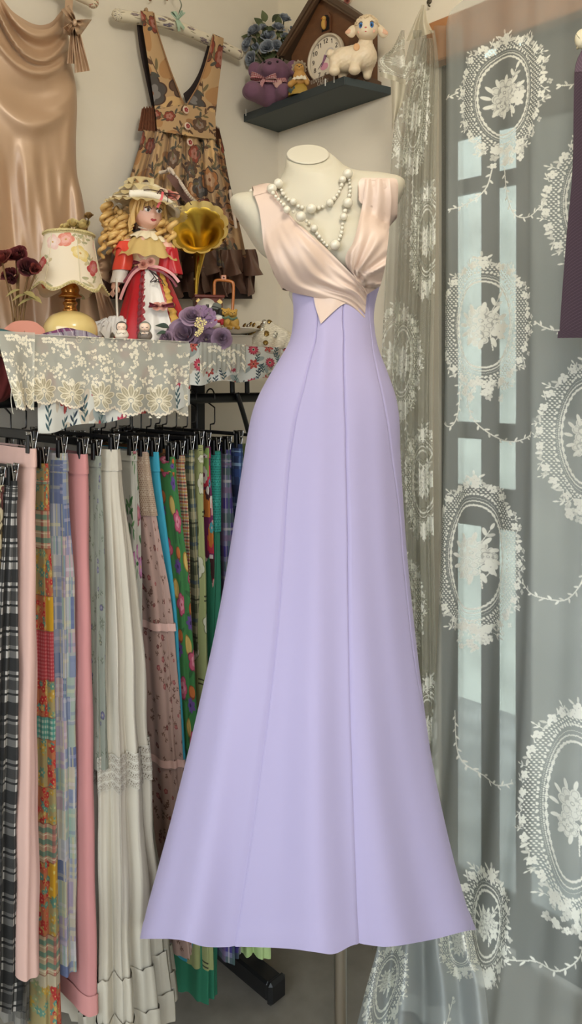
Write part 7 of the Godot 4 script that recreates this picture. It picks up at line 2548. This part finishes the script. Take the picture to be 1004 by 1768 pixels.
	for e in [[Vector2(0.38, 292), Vector2(0.50, 312), Vector2(0.60, 338), Vector2(0.72, 362)], [Vector2(0.30, 298), Vector2(0.36, 296), Vector2(0.40, 292), Vector2(0.44, 300)], [Vector2(0.985, 330), Vector2(0.975, 350), Vector2(0.972, 372), Vector2(0.965, 392)]]:
		var c := []
		for q in e:
			c.append(sk.call(q.x, q.y, 0.032))
		for i in 26:
			lace.ball(path3(c, i / 25.0), Vector3.ONE * 0.0052, Basis(), 7, 5)
		ribbon(lace, c, 0.010, N, 30)
	obj("lace_edging", lace, mat(rgb(206, 190, 172), 0.8), t)


# ---------------------------------------------------------------- lace curtains
class Lace:
	var cv: Cv
	var sx := 1.0
	var sy := 1.0
	var hue := Color(0.93, 0.93, 0.89)
	var r := RandomNumberGenerator.new()

	func o(p: Vector2, rx: float, ry: float, g: float, a := 1.0, hollow := 0.0) -> void:
		# an ellipse given in fabric millimetres; the picture may be stretched
		var q := Vector2(p.x * sx, p.y * sy)
		var c := cos(g)
		var s := sin(g)
		var m := maxf(rx, ry)
		for j in range(-int(m * sy) - 1, int(m * sy) + 2):
			for i in range(-int(m * sx) - 1, int(m * sx) + 2):
				var x := i / sx
				var y := j / sy
				var u := (x * c + y * s) / rx
				var v := (-x * s + y * c) / ry
				var d := sqrt(u * u + v * v)
				var soft := 1.2 / maxf(minf(rx, ry) * minf(sx, sy), 1.0)
				var k := clampf((1.0 - d) / soft + 0.5, 0, 1)
				if hollow > 0.0:
					k = minf(k, clampf((d - hollow) / soft + 0.5, 0, 1))
				var X := int(q.x) + i
				var Y := int(q.y) + j
				if k > 0.0 and X >= 0 and Y >= 0 and X < cv.w and Y < cv.h:
					cv.dot(X, Y, hue, a * k)

	func cut(p: Vector2, rx: float, ry: float, g: float, hollow: float, ground: float) -> void:   # a dark outline: back to the bare net
		var q := Vector2(p.x * sx, p.y * sy)
		var c := cos(g)
		var s := sin(g)
		var m := maxf(rx, ry)
		for j in range(-int(m * sy) - 1, int(m * sy) + 2):
			for i in range(-int(m * sx) - 1, int(m * sx) + 2):
				var x := i / sx
				var y := j / sy
				var d := Vector2((x * c + y * s) / rx, (-x * s + y * c) / ry).length()
				var X := int(q.x) + i
				var Y := int(q.y) + j
				if d < 1.0 and d > hollow and X >= 0 and Y >= 0 and X < cv.w and Y < cv.h:
					cv.im.set_pixel(X, Y, Color(hue, ground))

	func line(a: Vector2, b: Vector2, w: float, al := 1.0) -> void:
		var n := int(a.distance_to(b) / (w * 0.45)) + 1
		for i in n + 1:
			o(a.lerp(b, float(i) / n), w * 0.5, w * 0.5, 0, al)

	func leaf(p: Vector2, l: float, g: float, a := 1.0) -> void:
		o(p + Vector2(cos(g), sin(g)) * l * 0.5, l * 0.5, l * 0.2, g, a)

	func posy(p: Vector2, s: float, a := 1.0) -> void:
		for k in 4:
			var g := PI * 0.25 + k * PI * 0.5 + p.x
			o(p + Vector2(cos(g), sin(g)) * s * 0.55, s * 0.5, s * 0.46, g, a)

	func sprig(p: Vector2, g: float, s: float) -> void:
		line(p, p + Vector2(cos(g), sin(g)) * s, 2.2)
		leaf(p + Vector2(cos(g), sin(g)) * s * 0.9, s * 0.55, g)
		leaf(p + Vector2(cos(g), sin(g)) * s * 0.4, s * 0.6, g + 0.75, 0.75)
		leaf(p + Vector2(cos(g), sin(g)) * s * 0.4, s * 0.6, g - 0.75)

	func swag(pts: Array, w := 3.0) -> void:
		var last: Vector2 = pts[0]
		var walked := 0.0
		var k := 0
		for i in range(1, 61):
			var x := i / 60.0 * (pts.size() - 1)
			var j := mini(int(x), pts.size() - 2)
			var p0: Vector2 = pts[j]
			var q: Vector2 = p0.cubic_interpolate(pts[j + 1], pts[maxi(j - 1, 0)], pts[mini(j + 2, pts.size() - 1)], x - j)
			line(last, q, w)
			walked += q.distance_to(last)
			if walked > 12.0:
				walked = 0.0
				k += 1
				var g := (q - last).angle()
				leaf(q, 13.0, g + (0.8 if k % 2 else -0.8), 1.0 if k % 3 else 0.75)
			last = q
		o(last, 4.5, 3.0, 0.3)

	func rosebloom(p: Vector2, s: float) -> void:
		for k in 7:
			var g := TAU * k / 7.0 + p.y
			var q := p + Vector2(cos(g), sin(g)) * s * 0.66
			o(q, s * 0.38, s * 0.34, g, 0.9)
			cut(q, s * 0.30, s * 0.26, g, 0.72, 0.62)
		cut(p, s * 0.56, s * 0.48, 0.4, 0.0, 0.5)
		for k in 4:
			var g := TAU * k / 4.0 + p.x
			o(p + Vector2(cos(g), sin(g)) * s * 0.24, s * 0.27, s * 0.2, g, 0.92)
		cut(p, s * 0.16, s * 0.13, 0.4, 0.0, 0.5)
		o(p, s * 0.10, s * 0.08, 0, 1.0)

	func medallion(c: Vector2, rx: float, ry: float, top_open := 0.0) -> void:
		# dotted ground between two ovals
		var ix := rx * 0.61
		var iy := ry * 0.76
		var st := 9.0
		var row := 0
		var y := -ry
		while y < ry:
			var x := -rx + (st * 0.5 if row % 2 else 0.0)
			while x < rx:
				if Vector2(x / rx, y / ry).length() < 0.97 and Vector2(x / ix, y / iy).length() > 1.12:
					o(c + Vector2(x, y), 2.7, 2.0, 0.5)
				x += st
			y += st * 0.62
			row += 1
		var n := int(PI * (ix + iy) / 3.2)
		for i in n:
			var g := TAU * i / n
			var e := Vector2(sin(g) * ix, -cos(g) * iy)
			o(c + e, 1.7, 1.7, 0)
			o(c + e * (1.0 - 5.5 / ix), 3.0 + 1.3 * sin(i * 1.3), 2.6, 0)
			o(c + e * (1.0 + 4.0 / ix), 0.9, 0.9, 0)
			if i % 3 == 0:
				o(c + e * (1.0 + 9.5 / ix), 3.4, 2.8, -g)
		# wreath of posies, leaves and sprigs
		var m := int(PI * (rx + ry) / 15.5)
		for i in m:
			var g := TAU * (i + 0.2) / m
			var e := Vector2(sin(g) * rx, -cos(g) * ry)
			var out := e.angle()
			match i % 5:
				0, 3:
					posy(c + e * 0.98, 10.0)
					posy(c + e * 1.05 + Vector2(7, 8), 6.5, 0.7)
				1:
					sprig(c + e * 0.97, out - 0.5, 19)
					leaf(c + e * 0.96, 17, out + 1.1, 0.8)
				2:
					leaf(c + e * 0.93, 19, out + 0.35)
					leaf(c + e * 0.97, 16, out - 0.9, 0.7)
				4:
					sprig(c + e * 0.98, out + 0.6, 17)
		# heavier cluster at the foot, spray at the head
		for i in 16:
			var q := c + Vector2(r.randf_range(-0.42, 0.42) * rx, ry * r.randf_range(0.9, 1.22))
			posy(q, r.randf_range(8, 11), 1.0 if i % 3 else 0.7)
			leaf(q, 15, r.randf() * TAU, 0.8)
		sprig(c + Vector2(rx * 0.4, ry * 0.98), 0.1, 22)
		sprig(c + Vector2(-rx * 0.4, ry * 0.98), PI - 0.1, 22)
		posy(c + Vector2(0, -ry * 1.05), 12)
		for k in 6:
			leaf(c + Vector2(0, -ry * 1.05) + Vector2.from_angle(k * 1.05 + 0.4) * 10.0, 15, k * 1.05 + 0.4, 1.0 if k % 2 else 0.75)
		# bouquet in the middle
		var bx := rx * 1.22
		rosebloom(c + Vector2(-bx * 0.02, -ry * 0.06), bx * 0.25)
		rosebloom(c + Vector2(bx * 0.20, -ry * 0.01), bx * 0.17)
		rosebloom(c + Vector2(-bx * 0.08, ry * 0.17), bx * 0.19)
		posy(c + Vector2(bx * 0.24, ry * 0.12), bx * 0.13)
		for k in 12:
			var g := TAU * k / 12.0
			leaf(c + Vector2(sin(g) * bx * 0.25, -cos(g) * ry * 0.22 + ry * 0.02), bx * 0.18, Vector2(sin(g), -cos(g)).angle() + 0.2)
		sprig(c + Vector2(bx * 0.12, -ry * 0.22), -1.1, bx * 0.25)
		line(c + Vector2(bx * 0.10, ry * 0.16), c + Vector2(bx * 0.14, ry * 0.42), 3.4)
		line(c + Vector2(bx * 0.26, ry * 0.16), c + Vector2(bx * 0.13, ry * 0.32), 2.6)


func lace_sheet(w: int, h: int, wide_mm: float, tall_mm: float, ground: Color) -> Lace:
	var l := Lace.new()
	l.cv = Cv.new(w, h, ground)
	l.cv.lace = true
	l.sx = w / wide_mm
	l.sy = h / tall_mm
	l.r.seed = 3
	return l


func curtain_mat(l: Lace) -> StandardMaterial3D:
	return mat(Color.WHITE, 0.9, {"tex": l.cv.tex(), "alpha": true, "back": Color(0.5, 0.5, 0.5)})


func curtains() -> void:
	# main panel: from the left edge at px 786 to beyond the frame
	var b_l := 0.735
	var b_r := 1.56
	var y_t := EYE + 1.06
	var y_b := 0.012
	var a_c := 0.085
	var wide := (b_r - b_l) * 1000.0
	var tall := (y_t - y_b) * 1000.0
	var l := lace_sheet(1024, 2048, wide, tall, Color(0.74, 0.76, 0.74, 0.40))
	var at := func(px: float, py: float) -> Vector2:   # fabric millimetres at a pixel
		var q := by(px, py, a_c)
		for i in 4:
			q = by(px, py, a_c + 0.20 * pow(clampf((y_t - q.y) / (y_t - y_b), 0, 1), 4))
		return Vector2((q.x - b_l) * 1000.0, (y_t - q.y) * 1000.0)
	for q in [Vector4(868, 160, 76, 98), Vector4(834, 560, 78, 106), Vector4(820, 962, 76, 130), Vector4(1012, 345, 72, 106), Vector4(1008, 752, 78, 122), Vector4(984, 1398, 84, 182), Vector4(836, 1590, 50, 90)]:
		var c: Vector2 = at.call(q.x, q.y)
		var e: Vector2 = at.call(q.x + q.z, q.y)
		var f: Vector2 = at.call(q.x, q.y + q.w)
		l.medallion(c, absf(e.x - c.x), absf(f.y - c.y))
	var sw := func(list: Array) -> void:
		var o := []
		for q in list:
			o.append(at.call(q.x, q.y))
		l.swag(o)
	sw.call([Vector2(846, 290), Vector2(838, 325), Vector2(818, 350), Vector2(778, 366)])
	sw.call([Vector2(866, 288), Vector2(872, 340), Vector2(888, 372), Vector2(920, 372), Vector2(946, 352)])
	sw.call([Vector2(796, 668), Vector2(792, 710), Vector2(782, 735), Vector2(766, 730)])
	sw.call([Vector2(810, 668), Vector2(818, 715), Vector2(845, 752), Vector2(880, 762), Vector2(918, 752)])
	sw.call([Vector2(1010, 960), Vector2(996, 1010), Vector2(968, 1040), Vector2(935, 1030), Vector2(902, 1006)])
	sw.call([Vector2(792, 1226), Vector2(798, 1300), Vector2(818, 1338), Vector2(850, 1352), Vector2(884, 1350)])
	sw.call([Vector2(1008, 1600), Vector2(994, 1650), Vector2(955, 1676), Vector2(915, 1668), Vector2(872, 1640)])
	sw.call([Vector2(1004, 144), Vector2(985, 150), Vector2(964, 150)])
	sw.call([Vector2(1004, 560), Vector2(960, 570), Vector2(930, 556)])
	sw.call([Vector2(752, 160), Vector2(772, 176), Vector2(790, 168)])
	var main := thing("lace_curtain", "sheer white curtain with rose medallions hanging flat over the glazed door", "curtain", R(a_c, 1.1, y_b))
	var hang_at := func(u: float, v: float, off: float) -> Vector3:
		var y := minf(lerpf(y_b, y_t, v), EYE + 0.95 + 0.12 * smoothstep(0.0, 0.22, u) + 0.012 * sin(u * 47.0))
		var b := lerpf(b_l, b_r, u)
		var e := 0.5 + 0.5 * (1.0 - v)
		var f := 0.016 * e * sin(u * 26.0 + 0.5 * v) + 0.009 * e * sin(u * 57.0 + 1.3) + 0.010 * bump(u - 0.02, 0.02)
		var sag := 0.03 * pow(v, 8) * sin(u * 20.0)
		return R(a_c + f + off + 0.20 * pow(1.0 - v, 4), b + 0.008 * sin(u * 26.0 + 1.6), y + sag)
	obj("sheer_panel", MB.new().grid(260, 60, func(u: float, v: float) -> Vector3: return hang_at.call(u, v, 0.0), false, 1.0, 1.0), curtain_mat(l), main)
	obj("sheer_hem", MB.new().grid(160, 2, func(u: float, v: float) -> Vector3: return hang_at.call(u, v * 0.014, 0.003)), mat(Color(0.84, 0.85, 0.82, 0.6), 0.9, {"alpha": true}), main)
	# bunched panel beside the door
	var l2 := lace_sheet(512, 2048, 165.0, 2700.0, Color(0.66, 0.66, 0.60, 0.46))
	for q in [[50.0, 200.0], [140.0, 520.0], [40.0, 830.0], [135.0, 1140.0], [45.0, 1460.0], [140.0, 1780.0], [50.0, 2100.0]]:
		l2.medallion(Vector2(q[0], q[1]), 78, 120)
	for q in [240.0, 820.0, 1400.0, 2000.0]:
		l2.swag([Vector2(60, q + 110), Vector2(66, q + 190), Vector2(96, q + 250), Vector2(150, q + 290)])
	var bm := curtain_mat(l2)
	var bl := [Vector2(40, 716), Vector2(110, 698), Vector2(200, 682), Vector2(320, 672), Vector2(500, 664), Vector2(700, 656), Vector2(1000, 660), Vector2(1400, 660), Vector2(1768, 620)]
	var brr := [Vector2(40, 748), Vector2(110, 757), Vector2(200, 754), Vector2(500, 750), Vector2(700, 746), Vector2(1000, 750), Vector2(1400, 760), Vector2(1768, 800)]
	var bunch := thing("lace_curtain", "gathered bunch of sheer white lace curtain hanging left of the glazed door", "curtain", R(0.1, 0.6, 0.01))
	for layer in 2:
		obj("gathered_panel", MB.new().grid(220, 60, func(u: float, v: float) -> Vector3:
			var py := lerpf(1880.0, 52.0 + 14.0 * layer, v)
			var px := lerpf(tab(bl, py) + 20 * layer, tab(brr, py) - 6 * layer, u)
			var f := 0.030 * sin(u * 15.0 + layer * 2.0 + 0.8 * sin(v * 3.0)) + 0.010 * sin(u * 37.0 + v)
			var p := WR(px, py, 0.13 + 0.045 * layer + f * (0.35 + 0.65 * sqrt(1.0 - v)))
			return Vector3(p.x, maxf(p.y, 0.008), p.z), false, 1.0, 1.0), bm, bunch)
	# the corner pulled up to the hook, and the hemmed edge folded back over the shelf end
	var sheer := mat(Color(0.80, 0.77, 0.68, 0.80), 0.9, {"alpha": true})
	obj("tied_corner", MB.new().grid(26, 22, func(u: float, v: float) -> Vector3:
		var l0 := path2([Vector2(700, 72), Vector2(712, 44), Vector2(728, 8)], v)
		var r0 := path2([Vector2(748, 56), Vector2(738, 36), Vector2(733, 8)], v)
		var q := l0.lerp(r0, u)
		return WR(q.x, q.y, 0.14 + 0.03 * sin(u * 11.0) * (1.0 - v) - 0.08 * v)), sheer, bunch)
	obj("hemmed_flap", MB.new().grid(24, 24, func(u: float, v: float) -> Vector3:
		var l0 := path2([Vector2(655, 126), Vector2(653, 104), Vector2(676, 84), Vector2(692, 52)], v)
		var r0 := path2([Vector2(700, 142), Vector2(699, 110), Vector2(698, 80), Vector2(698, 52)], v)
		var q := l0.lerp(r0, u)
		return WR(q.x, q.y, 0.20 + 0.02 * sin(u * 8.0 + v * 3.0)), false, 0.35, 0.12), bm, bunch)
	obj("hem_band", MB.new().grid(20, 5, func(u: float, v: float) -> Vector3:
		var q := Vector2(655, 132).lerp(Vector2(700, 146), u) + Vector2(0, -9) * v
		return WR(q.x, q.y, 0.204 + 0.02 * sin(u * 8.0))), mat(rgb(206, 200, 180), 0.9), bunch)
	obj("flap_return", MB.new().grid(16, 20, func(u: float, v: float) -> Vector3:
		var l0 := path2([Vector2(676, 230), Vector2(676, 180), Vector2(674, 137)], v)
		var r0 := path2([Vector2(682, 206), Vector2(694, 176), Vector2(700, 146)], v)
		var q := l0.lerp(r0, u)
		return WR(q.x, q.y, 0.19 + 0.012 * sin(u * 5.0))), sheer, bunch)
	# narrow single layer between the bunch and the main panel
	obj("sheer_strip", MB.new().grid(24, 40, func(u: float, v: float) -> Vector3:
		var py := lerpf(1800.0, 44.0, v)
		return WR(lerpf(748.0, 800.0, u), py, 0.075 + 0.01 * sin(u * 9.0))), mat(Color(0.62, 0.62, 0.57, 0.26), 0.9, {"alpha": true}), bunch)
	# hem spread on the floor under the gown
	var l3 := lace_sheet(640, 640, 420.0, 420.0, Color(0.78, 0.80, 0.80, 0.52))
	l3.medallion(Vector2(70, 240), 66, 110)
	l3.medallion(Vector2(350, 120), 74, 110)
	l3.swag([Vector2(120, 350), Vector2(200, 376), Vector2(270, 356), Vector2(310, 300)])
	obj("trailing_hem", MB.new().grid(80, 40, func(u: float, v: float) -> Vector3:
		var l0 := path2([Vector2(596, 1850), Vector2(628, 1720), Vector2(650, 1640), Vector2(676, 1540)], v)
		var r0 := path2([Vector2(850, 1850), Vector2(836, 1700), Vector2(820, 1640), Vector2(800, 1540)], v)
		var q := l0.lerp(r0, u)
		var p := P(q.x, q.y, 1.80 - 0.12 * (1.0 - v) - 0.05 * sin(u * 9.0) * (1.0 - v) - 0.05 * sin(u * 21.0 + v * 2.0))
		return Vector3(p.x, maxf(p.y, 0.006), p.z)), curtain_mat(l3), bunch)
	# the plum ribbed coat sleeve and its padded hanger at the right edge
	var h := thing("padded_hanger", "cream padded hanger end poking in at the right edge over the curtain", "hanger", WR(1010, 64, 0.2))
	obj("padding", MB.new().tube(line3([WR(1003, 68, 0.2), WR(1014, 60, 0.2), WR(1060, 40, 0.2), WR(1130, 20, 0.2)], 14), 0.017, -1, 16).ball(WR(1005, 67, 0.2), Vector3(0.0165, 0.021, 0.0165), Basis(), 18, 12), mat(rgb(232, 224, 196), 0.6), h)
	obj("hook", MB.new().tube(line3([WR(1110, 20, 0.2), WR(1112, -20, 0.2), WR(1120, -40, 0.15), WR(1120, -44, 0.1)], 10), 0.0016, -1, 6), mat(rgb(150, 146, 140), 0.3, {"metallic": 1.0}), h)
	obj("seam_tie", MB.new().tube(line3([WR(996, 84, 0.2), WR(999, 78, 0.205), WR(1004, 76, 0.2)], 6), 0.003, -1, 6), mat(rgb(214, 204, 172), 0.7), h)
	var co := thing("knit_coat", "plum striped ribbed knit sleeve hanging at the right edge over the curtain", "coat", WR(1010, 585, 0.2))
	var cv := Cv.new(64, 64, rgb(92, 74, 86))
	for i in 64:
		for k in 4:
			cv.dot(i, i + k * 16, rgb(150, 128, 142), 0.8)
			cv.dot(i + 1, i + k * 16, rgb(150, 128, 142), 0.4)
	var knit := mat(Color.WHITE, 0.9, {"tex": cv.tex(), "uv": Vector3(7, 22, 1), "sheen": 0.3})
	var edge := [Vector2(60, 1012), Vector2(120, 1004), Vector2(300, 1000), Vector2(400, 991), Vector2(500, 983), Vector2(585, 977)]
	obj("sleeve", MB.new().grid(36, 44, func(u: float, v: float) -> Vector3:
		var py := lerpf(583.0, 62.0, v)
		var g := u * TAU
		var e := WR(tab(edge, py), py, 0.2)
		var top := sqrt(maxf(1.0 - pow(maxf(v - 0.86, 0.0) / 0.14, 2.0), 0.0))
		return e + N * (0.06 + 0.06 * sin(g - PI * 0.5) * lerpf(0.6, 1.0, top)) + U * 0.036 * cos(g) * (0.25 + 0.75 * top) + N * 0.05 * (1.0 - top), true, 1.0, 1.0), knit, co)
	obj("cuff", MB.new().grid(36, 4, func(u: float, v: float) -> Vector3:
		var py := lerpf(585.0, 573.0, v)
		var g := u * TAU
		var e := WR(tab(edge, py) - 1.5, py, 0.2)
		return e + N * (0.062 + 0.062 * sin(g - PI * 0.5)) + U * 0.039 * cos(g), true, 1.0, 0.05), knit, co)
	obj("coat_body", MB.new().grid(50, 50, func(u: float, v: float) -> Vector3:
		var py := lerpf(1010.0, 62.0, v)
		var g := u * TAU
		var e := WR(1075.0 + 40.0 * (1.0 - v), 560.0, 0.2)
		e.y = WR(1010.0, py, 0.2).y
		var top := sqrt(maxf(1.0 - pow(maxf(v - 0.86, 0.0) / 0.14, 2.0), 0.0))
		var w := 0.17 * lerpf(0.75, 1.0, top)
		return e + N * (0.12 + w * sin(g - PI * 0.5) + 0.006 * sin(g * 9.0)) + U * (0.05 * cos(g) * (0.3 + 0.7 * top) + 0.006 * sin(g * 11.0)), true, 3.0, 1.8), knit, co)
